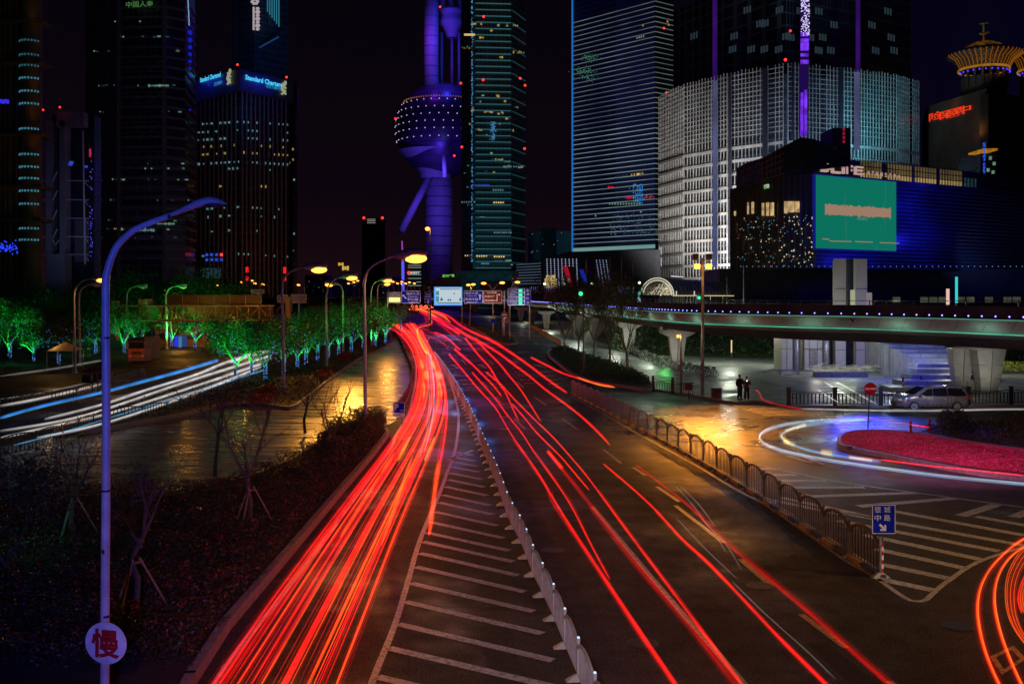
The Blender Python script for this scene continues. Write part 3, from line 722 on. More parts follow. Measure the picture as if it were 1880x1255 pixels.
r1, put, s = board('direction_sign', 'blue direction sign with white arrow pointing straight up, right of the white screen', 'road sign', 852, 533, 886.5, 557, Y, M['blue_sign'], posts=(926,), beam=8.55, lit=1100)
put('世纪大道', 866, 538, 4.6, 24, .004); put('Century Ave', 866, 543.3, 2.4, 19, .01); put('杨高中路', 866, 549, 4.6, 24, .004); put('Yanggao Rd M', 866, 554.4, 2.4, 20, .01)
poly_on(r1, [(880, 550), (880, 543.5), (878, 543.5), (881, 539), (884, 543.5), (882, 543.5), (882, 550)], Y-.07, M['white_sign'])
r1, put, s = board('tourist_sign', 'brown direction sign with three lines and arrow pointing right', 'road sign', 888, 533, 921.5, 557, Y, M['brown_sign'], posts=(926.5,), lit=1100)
put('东方明珠', 903, 537, 3.8, 18); put('金茂大厦', 899, 544, 3.8, 18); put('环球金融中心', 902, 551.5, 3.8, 23)
poly_on(r1, [(912, 552), (912, 540), (916, 540), (916, 538.5), (919, 540.7), (916, 543), (916, 541.5), (913.3, 541.5), (913.3, 552)], Y-.07, M['white_sign'])
r1, put, s = board('parking_display', 'parking guidance board with four blue rows and lit green digits', 'sign', 932, 529, 963, 560.5, 172, M['white_sign'], border=False, posts=(936,), lit=1000)
for k in range(4):
    m = MB(); a, b = W(933, 530.3+k*7.5, 171.9), W(962, 536.3+k*7.5, 171.9); m.box(((a.x+b.x)/2, 171.9, (a.z+b.z)/2), (b.x-a.x, .06, a.z-b.z)); part('row', m, M['blue_sign'], r1)
    put('P  ' + ('金茂大厦', '国金中心', '正大广场', '环球金融')[k], 942, 533.3+k*7.5, 3.4, 16, .02, nm='row_lettering') if False else None
    m = text_mb(('P 金茂大厦', 'P 国金中心', 'P 正大广场', 'P 环球金融')[k], (1, 0, 0), (0, 0, 1), W(942, 533.3+k*7.5, 171.8), height=3.6*172/F, width=16*172/F, bold=.02, thick=0); part('lettering', m, M['white_sign'], r1)
    m = MB(); a, b = W(952, 530.6+k*7.5, 171.8), W(959, 536+k*7.5, 171.8); m.box(((a.x+b.x)/2, 171.8, (a.z+b.z)/2), (b.x-a.x, .06, a.z-b.z)); part('digits', m, E('digits_green', (.1, .95, .55), 1.3, True), r1)
r1, put, s = board('road_name_sign', 'tall narrow blue sign with gold vertical characters beside the parking display', 'road sign', 964, 529, 974.5, 560, 172, M['blue_sign'], posts=(972,), lit=500)
for k, ch in enumerate('东泰路方'): put(ch, 969.3, 533+k*7.7, 5.6, 6, .03, M['yellow_paint'], 'character')
r1, put, s = board('brown_arrow_sign', 'small brown sign with white arrow low on the sign post', 'road sign', 921, 573, 931.5, 591.5, 183, M['brown_sign'], lit=400, posts=(923.5,))
put('停车场', 926, 577.5, 3.2, 8); poly_on(r1, [(924.5, 589), (924.5, 582), (928, 582), (928, 580.8), (930, 583), (928, 585), (928, 584), (926.3, 584), (926.3, 589)], 182.9, M['white_sign'])
r1, put, s = board('warning_sign', 'small yellow plate above a round blue sign on the median island', 'road sign', 902, 579, 909, 584.5, 200, M['yellow_paint'], border=False, posts=(905.5,), lit=200)
m = MB(); c = W(905.5, 588.5, 199.9); m.tube([c, c+Vector((0, -.08, 0))], .42, 16); part('round_plate', m, M['blue_sign'], r1)
for x in (846.5, 953):
    pass
# parking sign by the left carriageway
Y = 13860/(808-HZ)
r1, put, s = board('parking_sign', 'blue P parking sign at the edge of the orange-lit lot', 'road sign', 722, 738, 743, 758, Y, M['blue_sign'], posts=(740,), lit=60, thick=.04)
put('P', 728, 747, 12, 8, .04); put('vehicle', 738, 753, 2.4, 8, .01)
m = MB(); a, b = W(722, 758.6, Y), W(743, 764, Y); m.box(((a.x+b.x)/2, Y, (a.z+b.z)/2), (b.x-a.x, .04, a.z-b.z)); part('lower_plate', m, M['white_sign'], r1)
m = text_mb('Free', (1, 0, 0), (0, 0, 1), W(732.5, 761.3, Y-.03), height=2.8*s, width=9*s, bold=.01, thick=0); part('lower_lettering', m, M['blue_sign'], r1)
# road name sign at the end of the right fence
Y = 13860/(1055-HZ)
r1, put, s = board('road_name_sign', 'blue sign with four white characters and a diagonal arrow at the fence end', 'road sign', 1600.5, 925, 1643.5, 979.5, Y, M['blue_sign'], lit=260, thick=.03)
for ch, x, y in (('银', 1611.5, 935), ('城', 1629, 935), ('中', 1611.5, 950), ('路', 1629, 950)): put(ch, x, y, 11.5, 11.5, .006, nm='character')
poly_on(r1, [(1613.5, 963.5), (1616.3, 960.5), (1623.5, 967.5), (1623.5, 962.8), (1627, 962.8), (1627, 974), (1616, 974), (1616, 970.3), (1620.5, 970.3)], Y-.05, M['white_sign'])
m = MB(); m.tube([W(1620, 978, Y+.03), W(1619, 1045, Y+.03)], .03, 8); part('post', m, M['dark_metal'], r1)
c = G(1618, 1058)
r1 = T('bollard', 'red and white striped bollard at the end of the right fence', 'bollard', c)
m = MB(); m.lathe([(.16, 0), (.16, .06), (.07, .12)], c, 12); part('foot', m, M['dark_metal'], r1)
for k in range(7):
    m = MB(); m.lathe([(.062, .12+k*.12), (.062, .24+k*.12), (.02, .24+k*.12)], c, 12); part('stripe', m, M['red_sign'] if k % 2 == 0 else M['white_sign'], r1)
# no entry sign
Y = 13860/(795-HZ); c = W(1597, 713, Y)
r1 = T('no_entry_sign', 'round red no-entry sign with white bar on a leaning dark post', 'road sign', (c.x, Y, 0))
m = MB(); m.tube([W(1593, 795, Y), W(1597, 702, Y)], .035, 8); part('post', m, M['dark_metal'], r1)
m = MB(); m.tube([c+Vector((0, -.06, 0)), c+Vector((0, -.1, 0))], 11.3*Y/F, 28); part('disc', m, M['red_sign'], r1)
m = MB(); m.box(c+Vector((0, -.11, 0)), (.62, .015, .10)); part('bar', m, M['white_sign'], r1)
light('POINT', c+Vector((-1, -4, 0)), (1, .8, .7), 100, r1, .2, name='sign_fill')  # added fill for the disc, no lamp modelled
for i, (x, yb, yt) in enumerate(((1672, 800, 772), (1707, 798, 769), (1658, 722, 692), (1691, 716, 690))):
    c = G(x, yb); h = (yb-yt)*c.y/F
    r1 = T('bollard', ('red bollard left of a pair beside the blue crossing', 'red bollard right of a pair beside the blue crossing', 'red and white bollard left of a pair behind the ornate fence', 'red and white bollard right of a pair behind the ornate fence')[i], 'bollard', c)
    m = MB(); m.tube([c, c+Vector((0, 0, h))], .065, 10); part('post', m, M['red_sign'], r1)
    m = MB(); m.tube([c+Vector((0, 0, h*.55)), c+Vector((0, 0, h*.7))], .07, 10); part('band', m, M['white_sign'] if i > 1 else M['dark_metal'], r1)
# traffic signals
for x, y0, y1, xb, yb, lab in ((1066, 530, 548, 1060, 700, 'traffic signal showing green behind the bare trees'), (1283, 540, 553, 1288, 640, 'traffic signal showing green in front of the arched canopy')):
    Y = 95 if x < 1100 else 120
    c = W(x, (y0+y1)/2, Y); r1 = T('traffic_light', lab, 'traffic light', (c.x, Y, 0))
    m = MB(); m.box(c, (.35, .25, 1.0)); part('housing', m, M['dark_metal'], r1)
    m = MB(); m.tube([(c.x+.3, Y+.15, 0), (c.x+.3, Y+.15, c.z+.5)], .08, 8); part('post', m, M['dark_metal'], r1)
    m = MB(); m.ball((c.x, Y-.14, c.z), .2, 10, 6, (1, .4, 1)); part('green_lens', m, E('green_lens', (.03, 1, .3), 2.2, True), r1)

# ================================================================== light trails of the passing traffic
def TE(name, c, s):            # luminous streak: adds its light and hides nothing behind it
    m = bpy.data.materials.new(name); m.use_nodes = True; n = m.node_tree; n.nodes.clear()
    o = n.nodes.new('ShaderNodeOutputMaterial'); e = n.nodes.new('ShaderNodeEmission'); t = n.nodes.new('ShaderNodeBsdfTransparent'); a = n.nodes.new('ShaderNodeAddShader')
    e.inputs[0].default_value = (*c, 1); n.links.new(mr(n, noise(n, .35, 3), .3, .7, s*.55, s*1.3), e.inputs[1])
    n.links.new(e.outputs[0], a.inputs[0]); n.links.new(t.outputs[0], a.inputs[1]); n.links.new(a.outputs[0], o.inputs[0])
    m.cycles.emission_sampling = 'NONE'; return m
TM = {}
for k_, c_, s_ in (('hi', (1, .011, .008), .62), ('mid', (1, .004, .007), .18), ('lo', (1, .003, .005), .05), ('pink', (1, .012, .04), .22), ('orange', (1, .085, .006), .50), ('amber', (1, .28, .025), .42),
                   ('white', (.85, .80, .76), .24), ('dimw', (.55, .5, .52), .12), ('cyan', (.10, .42, .75), .28), ('blue', (.01, .16, .62), .42), ('yellow', (.85, .55, .05), .30)):
    TM[k_] = [TE('trail_'+k_, c_, s_), TE('trail_glow_'+k_, c_, s_*.16)]
RK = .54
def trail_pts(pts, z=.8, n=5):
    Q = smooth([G(x, y, z) for x, y in pts], n)
    if len(pts) > 4:                 # traffic drives smooth lines: relax the path
        L = sum((a-b).length for a, b in zip(Q, Q[1:])); Q = resample(Q, max(L/90, .25))+[Q[-1]]
        for _ in range(14): Q = [Q[0]]+[Q[i]*.5+(Q[i-1]+Q[i+1])*.25 for i in range(1, len(Q)-1)]+[Q[-1]]
    return Q
def strand(root, pts, z=.8, r=.03, mat='hi', nm='light_strand', n=5, raw=False):
    P_ = pts if raw else trail_pts(pts, z, n); k = len(P_)
    m = MB(); rs = [max(r*RK, ((.00028+.0000045*P_[i].y) if P_[i].y < 100 else .00073)*P_[i].y)*min(1, (min(i, k-1-i)+.4)/2.0) for i in range(k)] if k > 4 else [r]*k
    # bright core inside a wider faint tube that makes its soft glow
    m.tube(P_, rs, 6, 0); m.tube(P_, [q*2.1 for q in rs], 8, 1); return part(nm, m, TM[mat], root, True)
def trail(label, sts, group=None, name='light_trail'):
    p0 = G(*sts[0][0][0], .8); root = T(name, label, 'light trail', (p0.x, p0.y, 0), group)
    for s_ in sts: strand(root, *s_)
    return root
LG = [(300, 1400), (404, 1255), (461, 1156), (537, 1056), (608, 960), (664, 886), (700, 840), (728, 800), (750, 768), (763, 735), (769, 705), (771, 680), (765, 652), (752, 625), (735, 606), (716, 594)]
RG = [(560, 1400), (618, 1255), (658, 1156), (696, 1056), (732, 960), (765, 886), (785, 840), (802, 800), (813, 768), (818, 735), (815, 705), (808, 680), (796, 652), (782, 625), (772, 606), (766, 594)]
def mixg(s): return [(a[0]+(b[0]-a[0])*s, a[1]+(b[1]-a[1])*s) for a, b in zip(LG, RG)]
rnd = random.Random(3)
cars = []
for i in range(11):
    s0 = -.02+.40*i/10+rnd.uniform(-.02, .02); w = rnd.uniform(.50, .66)
    lo = rnd.choice((0, 0, 0, 1)); hi = rnd.choice((16, 16, 15, 13))
    sts = []
    for s_ in (s0, s0+w):
        g = mixg(s_)[lo:hi]
        sts.append((g, .8, rnd.uniform(.022, .045), rnd.choice(('hi', 'hi', 'mid', 'orange', 'mid'))))
        for q in range(2): sts.append(([(x+rnd.uniform(-.5, .5), y) for x, y in mixg(s_+.025*(q+1)*rnd.choice((-1, 1)))[lo:hi]], .72+.06*q, rnd.uniform(.008, .022), rnd.choice(('mid', 'hi', 'lo', 'pink', 'lo'))))
    if i % 2: sts.append((mixg(s0+w/2)[lo:hi], 1.2, .012, rnd.choice(('pink', 'mid'))))
    cars.append(trail('red tail-light trail of one car in the dense bundle on the left carriageway', sts, 'tail-light trails on the left carriageway'))
# wide dim glow bands and amber flashes in the same bundle
for i, s_ in enumerate((.04, .16, .62, .74, .88)):
    strand(cars[i], mixg(s_), .55, .07, 'lo', 'wide_strand')
c2x = lambda p: C(p, 440, 560, 4.184)
for i, (p, r_, mt) in enumerate((([(753, 801), (742, 823), (731, 846)], .13, 'amber'), ([(798, 801), (789, 823), (779, 846)], .12, 'amber'), ([(773, 793), (766, 812), (758, 834)], .12, 'pink'),
        ([(724, 832), (712, 850), (700, 868)], .11, 'orange'), ([(700, 868), (660, 930), (625, 985)], .09, 'orange'), ([(758, 834), (742, 880), (722, 940), (700, 1000)], .09, 'orange'), ([(775, 835), (765, 860), (748, 905)], .10, 'pink'),
        ([(773, 663), (776, 673)], .16, 'amber'), ([(782, 683), (783, 693)], .17, 'amber'), ([(794, 666), (797, 674)], .16, 'amber'), ([(805, 683), (808, 693)], .17, 'amber'),
        ([(778, 700), (779, 716), (777, 732)], .10, 'amber'), ([(806, 700), (810, 716), (810, 732)], .10, 'amber'), ([(791, 650), (799, 668), (808, 690)], .14, 'pink'))):
    strand(cars[i % 11], p, .8, r_, mt, 'flash', 3)
trail('broad red light trail nearest the hatched area, ending in a blunt orange block', [([(789, 650), (803, 676), (814, 703), (820, 735), (820, 768), (815, 810), (806, 860), (797, 910), (787, 983)], .8, .085, 'hi'), ([(806, 845), (798, 900), (789, 980)], .9, .11, 'orange'), ([(812, 700), (817, 740), (814, 780), (806, 830), (795, 890)], .7, .06, 'mid')])
trail('grey blue light trail in the middle of the left carriageway bundle', [([(786, 640), (790, 680), (792, 720), (790, 760), (782, 800), (770, 840)], .6, .05, 'dimw'), ([(790, 650), (796, 700), (797, 740), (790, 790), (778, 830)], .6, .03, 'cyan'), ([(782, 650), (787, 700), (788, 740), (782, 790)], .6, .03, 'dimw')])
RK = .76
# trails on the right carriageway
T1 = cE([(465, 130), (600, 290), (700, 410), (850, 570), (900, 660), (1000, 830), (1085, 940), (1180, 1080), (1300, 1250)])+c7([(1130, 270), (1270, 480), (1430, 720), (1600, 980), (1790, 1255), (1900, 1420)])
T2 = cE([(655, 280), (760, 400), (850, 500), (950, 640), (1060, 770), (1160, 930), (1270, 1080), (1390, 1250)])+c7([(1240, 310), (1330, 500), (1440, 700)])
T3 = cE([(510, 90), (580, 150), (660, 220), (740, 300), (830, 390), (900, 480)])
T4 = cE([(600, 0), (700, 130), (800, 240), (870, 360), (940, 460), (980, 560), (1040, 680)])
T5 = cE([(770, 280), (880, 370), (1000, 500), (1100, 600), (1200, 700), (1330, 820), (1450, 960), (1560, 1080), (1680, 1240)])+c7([(1500, 400), (1640, 590), (1740, 720), (1846, 860)])+[(1360, 1255), (1470, 1400)]
T6 = cE([(985, 540), (1090, 660), (1180, 770), (1290, 880), (1400, 990), (1500, 1110), (1620, 1250)])
T7 = cE([(680, 0), (770, 100), (880, 210), (960, 310), (1030, 390), (1100, 490), (1160, 590), (1225, 690)])
T8 = cE([(520, -80), (600, -30), (700, 20), (870, 120), (1000, 220), (1140, 320), (1260, 430), (1400, 520), (1540, 630), (1680, 750), (1790, 880)])
T9 = cE([(760, 0), (900, 80), (1080, 200), (1200, 290), (1320, 380), (1440, 460)])
T10 = cE([(1140, 160), (1300, 240), (1400, 290), (1590, 350), (1730, 385), (1820, 398)])
T11 = c7([(1405, 88), (1550, 210), (1680, 330), (1840, 505)])+c8([(120, 560), (250, 690), (420, 870), (560, 1020), (800, 1255), (960, 1420)])
T12 = c7([(1115, 25), (1350, 320), (1560, 590), (1846, 920)])+[(1310, 1200), (1370, 1280)]
T13 = c7([(1580, 95), (1846, 300)])+c8([(240, 480), (520, 720), (700, 870), (900, 1050), (1130, 1255), (1300, 1400)])
trail('strong red trail running nearest the median fence down to the bottom edge', [(T1, .8, .032, 'hi'), ([(x-3, y) for x, y in T1[5:]], .75, .05, 'mid'), ([(x+4, y+1) for x, y in T1[8:]], .8, .018, 'mid')])
trail('thin red trail just right of the strong one nearest the median fence', [(T2, .8, .026, 'hi'), ([(x+3, y) for x, y in T2[5:]], .8, .014, 'mid')])
trail('short red trail with thick bright upper end near the lane lettering', [(T3, .8, .05, 'hi'), (T3[:3], .9, .14, 'pink')])
trail('thin red trail crossing the lane lettering and ending by a lane dash', [(T4, .8, .03, 'hi')])
trail('long red trail hugging the solid white lane line', [(T5, .8, .030, 'hi'), ([(x+4, y) for x, y in T5[8:]], .7, .02, 'mid')])
trail('red trail merging into the left side of the solid white lane line', [(T6, .8, .03, 'hi')])
trail('thin red trail ending between two lane dashes in mid carriageway', [(T7, .8, .032, 'hi')])
trail('broad bright red trail ending beside the right fence', [(T8, .8, .05, 'hi'), ([(x+2, y+2) for x, y in T8], .7, .06, 'mid')])
trail('soft red trail running up against the start of the right fence', [(T9, .7, .07, 'mid'), ([(x, y-2) for x, y in T9], .9, .02, 'hi')])
trail('thin red trail turning orange along the kerb of the tree island', [(T10, .8, .035, 'hi'), ([(1060, 692), (1075, 698), (1100, 706), (1130, 711)], .8, .03, 'amber')])
trail('long red trail with a sharp start in the dark middle lane', [(T11, .8, .030, 'hi'), ([(x+2, y+3) for x, y in T11[2:]], .7, .05, 'mid')])
trail('wide soft red trail under the solid white lane line', [(T12, .5, .075, 'mid'), ([(x-6, y) for x, y in T12[1:]], .5, .05, 'lo'), (c7([(1115, 25), (1185, 110)]), .8, .05, 'hi')])
trail('dim red trail along the yellow dashes beside the right fence', [(T13, .5, .045, 'mid'), ([(x+5, y-2) for x, y in T13[1:]], .5, .06, 'lo')])
fine = [c8([(0, 205), (60, 270), (110, 330), (180, 430), (260, 500), (350, 650)]), c8([(20, 200), (120, 300), (210, 420)]), c8([(300, 710), (420, 830), (560, 960), (700, 1080), (850, 1230)]), c8([(80, 370), (200, 460), (270, 560)]), c8([(0, 370), (150, 530), (330, 700)])]
trail('thin pale scratch-like light trails in the dark right lanes', [(p, .3, .006, 'dimw') for p in fine])
# far fan of trails near the horizon
FAN = [([(320, 430), (450, 430), (560, 480), (650, 530), (740, 600), (900, 715)], 'hi', .09), ([(540, 430), (700, 500), (800, 580)], 'orange', .10), ([(600, 440), (720, 480), (800, 520), (870, 580), (960, 640), (1080, 700), (1370, 830)], 'hi', .10),
       ([(610, 690), (700, 720), (800, 790), (850, 840), (910, 890)], 'hi', .12), ([(430, 650), (550, 740), (650, 770), (740, 840), (770, 890)], 'mid', .08), ([(80, 630), (200, 700), (290, 790), (380, 930)], 'hi', .09),
       ([(100, 570), (230, 590), (420, 630), (600, 700), (760, 790)], 'mid', .08), ([(540, 520), (580, 560), (560, 600), (430, 630), (415, 680), (450, 800), (530, 920)], 'orange', .07), ([(500, 505), (520, 550), (500, 590), (380, 615), (345, 660), (350, 750), (400, 900)], 'mid', .08),
       ([(430, 440), (620, 540), (750, 620), (900, 690)], 'hi', .12), ([(540, 450), (660, 520), (800, 600), (960, 700)], 'pink', .10), ([(560, 445), (640, 460), (720, 500), (760, 540)], 'orange', .14), ([(330, 400), (420, 420), (520, 450), (640, 520)], 'amber', .12),
       ([(470, 425), (570, 455), (700, 545), (880, 660), (1000, 740), (1180, 860)], 'mid', .08), ([(880, 590), (1040, 680), (1220, 760), (1400, 850)], 'mid', .09), ([(620, 560), (730, 640), (850, 750), (940, 800)], 'mid', .08),
       ([(340, 560), (260, 650), (210, 690), (330, 760), (400, 850)], 'mid', .06), ([(480, 820), (540, 770), (560, 740)], 'pink', .07)]
for i, (p, mt, r_) in enumerate(FAN):
    trail('distant red light trail in the fan converging under the signs, %s of the fan' % ORD[i], [(cA(p), .8, r_, mt)], 'distant red light trails')
dots = smooth([Vector((x, y, 0)) for x, y in cA([(415, 650), (420, 720), (450, 800), (490, 880), (530, 930)])], 6)
r_ = T('light_trail', 'dotted line of orange flashes leading into the left carriageway', 'light trail', G(766, 608))
m = MB()
for p in dots: m.ball(G(p.x, p.y, .9), .16, 6, 4, (1, 2.2, 1))
for p in [(720, 594), (724, 596), (728, 598), (732, 600), (737, 603), (742, 607)]: m.ball(G(*p, .9), .17, 6, 4, (1.6, 1, 1))
part('flash', m, TM['amber'][0], r_)
RK = .55
# right loops
for i, (p, mt, r__, lab) in enumerate(((c8([(2000, 430), (1846, 480), (1700, 600), (1620, 720), (1595, 850), (1615, 1000), (1650, 1120), (1710, 1255), (1790, 1400)]), 'orange', .030, 'outermost curved red orange trail in the bottom right corner'),
        (c8([(1900, 500), (1790, 560), (1710, 670), (1685, 800), (1710, 950), (1760, 1100), (1830, 1255), (1900, 1400)]), 'orange', .032, 'second curved orange trail in the bottom right corner, crossing the box marking'),
        (c8([(1960, 480), (1846, 530), (1770, 640), (1745, 750), (1760, 900), (1820, 1010), (1900, 1100)]), 'orange', .012, 'band of fine orange arcs inside the two bold ones in the bottom right corner'),
        (c8([(1900, 600), (1840, 700), (1815, 800), (1835, 880)]), 'hi', .03, 'short innermost red arc touching the right edge of the photo'))):
    sts = [(p, .8, r__, mt)]
    if i < 2: sts += [(p, .75, .085, 'mid'), ([(x+2, y) for x, y in p], .85, .010, 'amber')]
    if i == 0: sts += [([(x+5, y+2) for x, y in p], .7, .02, 'mid'), ([(x+9, y+2) for x, y in p], .7, .012, 'lo')]
    if i == 2: sts += [([(x+3.2*k, y+1.5*k) for x, y in p], .8, .010, ('mid', 'orange')[k % 2]) for k in range(1, 7)]
    if i == 3: sts += [([(x+4*k, y) for x, y in p], .8, .022, 'orange') for k in (1, 2, 3)]
    trail(lab, sts)
outer = cR([(770, 243), (550, 243), (300, 262), (120, 300), (48, 350), (80, 400), (200, 450), (400, 490), (700, 540), (1000, 580), (1300, 620), (1793, 665), (2100, 700)])
inner = cR([(760, 245), (550, 260), (350, 285), (230, 320), (192, 355), (240, 400), (400, 455), (640, 495), (850, 522)])
trail('outer pale blue loop of headlight trail round the flower island', [([(x, y+k*1.6) for x, y in outer], .6, .022, ('cyan', 'white', 'dimw', 'cyan')[k]) for k in range(4)])
trail('inner blue and yellow loop of headlight trail round the flower island', [([(x, y+k*1.7) for x, y in inner], .6, .03, ('cyan', 'cyan', 'dimw')[k]) for k in range(3)] +
      [(inner[a:b], .7, .07, 'yellow') for a, b in ((2, 4), (4, 6))] + [([(1510, 829), (1525, 832)], .65, .10, 'yellow'), ([(1560, 839), (1600, 845)], .65, .06, 'yellow'), ([(1441, 810), (1456, 815)], .65, .10, 'yellow')])
trail('pink light trail along the front of the pink flowers', [(cR([(640, 495), (850, 515), (1100, 550), (1400, 580), (1793, 620), (2000, 640)]), .7, .035, 'pink'), (cR([(850, 512), (1100, 546), (1400, 576), (1793, 616)]), .8, .012, 'hi')])
trail('long thin white light trail in front of the van', [([(1470, 750), (1603, 753), (1715, 754), (1800, 752), (1880, 751), (2050, 750)], .5, .05, 'white'), ([(1640, 751), (1715, 752), (1880, 749)], .6, .04, 'dimw')])
trail('wobbly red light trail of a scooter left of the ornate fence', [([(1386, 715), (1393, 719), (1396, 725), (1399, 732), (1418, 740), (1447, 746), (1472, 750)], .7, .05, 'pink')])
trail('red light trail of a scooter crossing the blue zebra stripes', [([(1570, 763), (1610, 769), (1640, 775), (1672, 779), (1690, 782), (1707, 785)], .7, .05, 'mid'), ([(1672, 779), (1690, 782), (1707, 784)], .8, .05, 'hi')])
for i, p in enumerate(([(1500, 714), (1520, 727), (1540, 739)], [(1512, 699.5), (1530, 711), (1546, 720), (1581, 741)], [(1535, 701.5), (1550, 708), (1571, 720), (1610, 742)])):
    trail('slanting white light trail of a walker, %s from the left behind the ornate fence' % ORD[i], [(p, .9, .035, 'white')], 'white trails of walkers')
RK = .45
WT = [([(0, 910), (300, 865), (620, 795)], 'dimw', .03), ([(0, 960), (250, 915), (500, 860), (740, 800)], 'white', .05), ([(0, 1045), (300, 960), (740, 860), (1000, 790), (1300, 710), (1570, 630)], 'blue', .09),
      ([(320, 1055), (740, 950), (1100, 830), (1400, 740), (1620, 650), (1900, 560)], 'white', .05), ([(0, 1140), (400, 1080), (740, 990), (1300, 800), (1650, 690), (1950, 600)], 'white', .045), ([(0, 1190), (400, 1100), (800, 1010), (1400, 820), (1880, 660)], 'white', .05),
      ([(260, 1190), (800, 1070), (1450, 850), (1880, 680)], 'white', .05), ([(0, 745), (400, 690), (600, 655), (740, 630)], 'dimw', .035), ([(100, 1240), (450, 1150), (800, 1040), (1300, 890), (1900, 700)], 'cyan', .04),
      ([(800, 910), (1200, 800), (1560, 690)], 'dimw', .08), ([(900, 1000), (1400, 850), (1850, 690)], 'dimw', .09), ([(1650, 650), (1780, 610), (1950, 560)], 'white', .07), ([(1600, 740), (1750, 690), (1950, 620)], 'dimw', .08)]
WL = ['faint white trail at the top of the left road', 'white headlight trail just above the blue one on the left road', 'long bright blue headlight trail on the far left road', 'white headlight trail just below the blue one', 'white headlight trail in the middle of the left road bundle',
      'white headlight trail with warm edge low in the left road bundle', 'white headlight trail lowest of the long ones on the left road', 'thin wavy orange white trail below the tent', 'thin cyan trail along the railing of the left road', 'soft wide pale trail in the upper left road lane',
      'soft wide pale trail in the lower left road lane', 'bright white trail end behind the green-lit trees, upper', 'soft white trail end behind the green-lit trees, lower']
for (p, mt, r_), lab in zip(WT, WL):
    q = cL(p); trail(lab, [(q, .6, r_, mt)] + ([([(x, y+1.8) for x, y in q], .5, r_*.6, 'dimw' if mt != 'blue' else 'cyan'), ([(x, y-1.5) for x, y in q], .65, r_*.4, mt)] if r_ > .04 and mt != 'dimw' else []))
# queue of cars far away under the signs
def far_car():
    r_ = T('queued_car', 'dark car with glowing tail lights in the distant queue under the signs', 'car', (0, 0, 0), 'cars queuing far down the avenue')
    m = MB(); prof = [(-2.1, .3), (-2.15, .85), (-1.6, 1.0), (-1.2, 1.42), (.6, 1.45), (1.3, .98), (2.1, .85), (2.1, .3)]
    n = len(prof); vs = [(-.85, y, z) for y, z in prof]+[(.85, y, z) for y, z in prof]
    m.add(vs, [tuple(range(n)), tuple(range(2*n-1, n-1, -1))]+[(i, n+i, n+(i+1) % n, (i+1) % n) for i in range(n)]); tri_fix(part('body', m, M['dark_metal'], r_))
    for s_ in (-1, 1):
        m = MB(); m.box((s_*.62, -2.17, .85), (.30, .06, .18)); part('tail_light', m, E('tail_light', (1, .05, .02), 30), r_)
        for y in (-1.3, 1.3): m = MB(); m.tube([(s_*.75, y, .32), (s_*.9, y, .32)], .32, 10); part('wheel', m, M['black'], r_)
    m = MB(); m.box((0, -1.75, 1.15), (.5, .05, .06)); part('brake_light', m, E('brake_light', (1, .2, .03), 30), r_)
    return reg(r_)
fc = far_car(); k = 0
for y, xs in ((572, (752, 760, 768)), (569.5, (756, 764, 772, 780, 787)), (567, (757, 766, 775, 784, 793)), (565, (754, 763, 771, 780)), (563, (757, 765, 773, 782, 790))):
    for x in xs:
        o = fc if k == 0 else dup(fc, (0, 0, 0)); o.location = G(x, y); o.rotation_euler = (0, 0, .12); k += 1
# ================================================================== towers
def onface(A, B, px):
    k = (px-940)/F; dx, dy = B.x-A.x, B.y-A.y
    t = (k*A.y-A.x)/(dx-k*dy); return Vector((A.x+t*dx, A.y+t*dy, 0))
def zat(p, py): return ZC-(py-HZ)*p.y/F
def tower(name, label, corners, ytop, depth, mat, z0=0, cat='tower', ptop=None, pname='body', yref=None):
    fr = [Vector(((x-940)*Y/F, Y, 0)) for x, Y in corners]
    zt = zat(fr[yref if yref is not None else 0], ytop)
    c = sum(fr, Vector())/len(fr)
    root = T(name, label, cat, (c.x, c.y, 0))
    poly = [p.xy for p in fr]+[(p.x*(1+depth/p.y), p.y+depth) for p in reversed(fr)]
    m = MB(); m.prism(poly, z0, zt); o = part(pname, m, mat, root); tri_fix(o)
    return root, fr, zt
def fbox(mb, A, B, px, z, w, h, proud=.15, th=.3):
    p = onface(A, B, px); d = (B-A).normalized(); n = Vector((d.y, -d.x, 0))
    a = math.atan2(d.y, d.x); c = p+n*(proud-th/2+.0)
    mb.box((c.x, c.y, z), (w, th, h), a); return mb
def win(root, A, B, px, py, w, h, mat, xr=None, nm='lit_window', proud=.22, label=None):
    p = onface(A, B, px); pr = onface(A, B, xr if xr else px); s = p.y/F
    m = MB(); fbox(m, A, B, px, zat(pr, py), w*s, h*s, proud); return part(nm, m, mat, root, label=label)
def strip(root, A, B, y, xr, mat, h=.5, nm='light_strip', x0=None, x1=None, proud=.3, off=0):
    pr = onface(A, B, xr); a = onface(A, B, x0) if x0 else A; b = onface(A, B, x1) if x1 else B
    d = (b-a); n = Vector((d.y, -d.x, 0)).normalized(); c = (a+b)/2+n*proud
    m = MB(); m.box((c.x, c.y, zat(pr, y)), (d.length, .4, h), math.atan2(d.y, d.x)); return part(nm, m, mat, root)
def flood(loc, tgt, c, P_, ang=70, parent=None): return light('SPOT', loc, c, P_, parent, 1.5, tgt, ang, 1.0, name='added_flood')  # floods added to brighten facades, no fixture modelled
rn = random.Random(11)

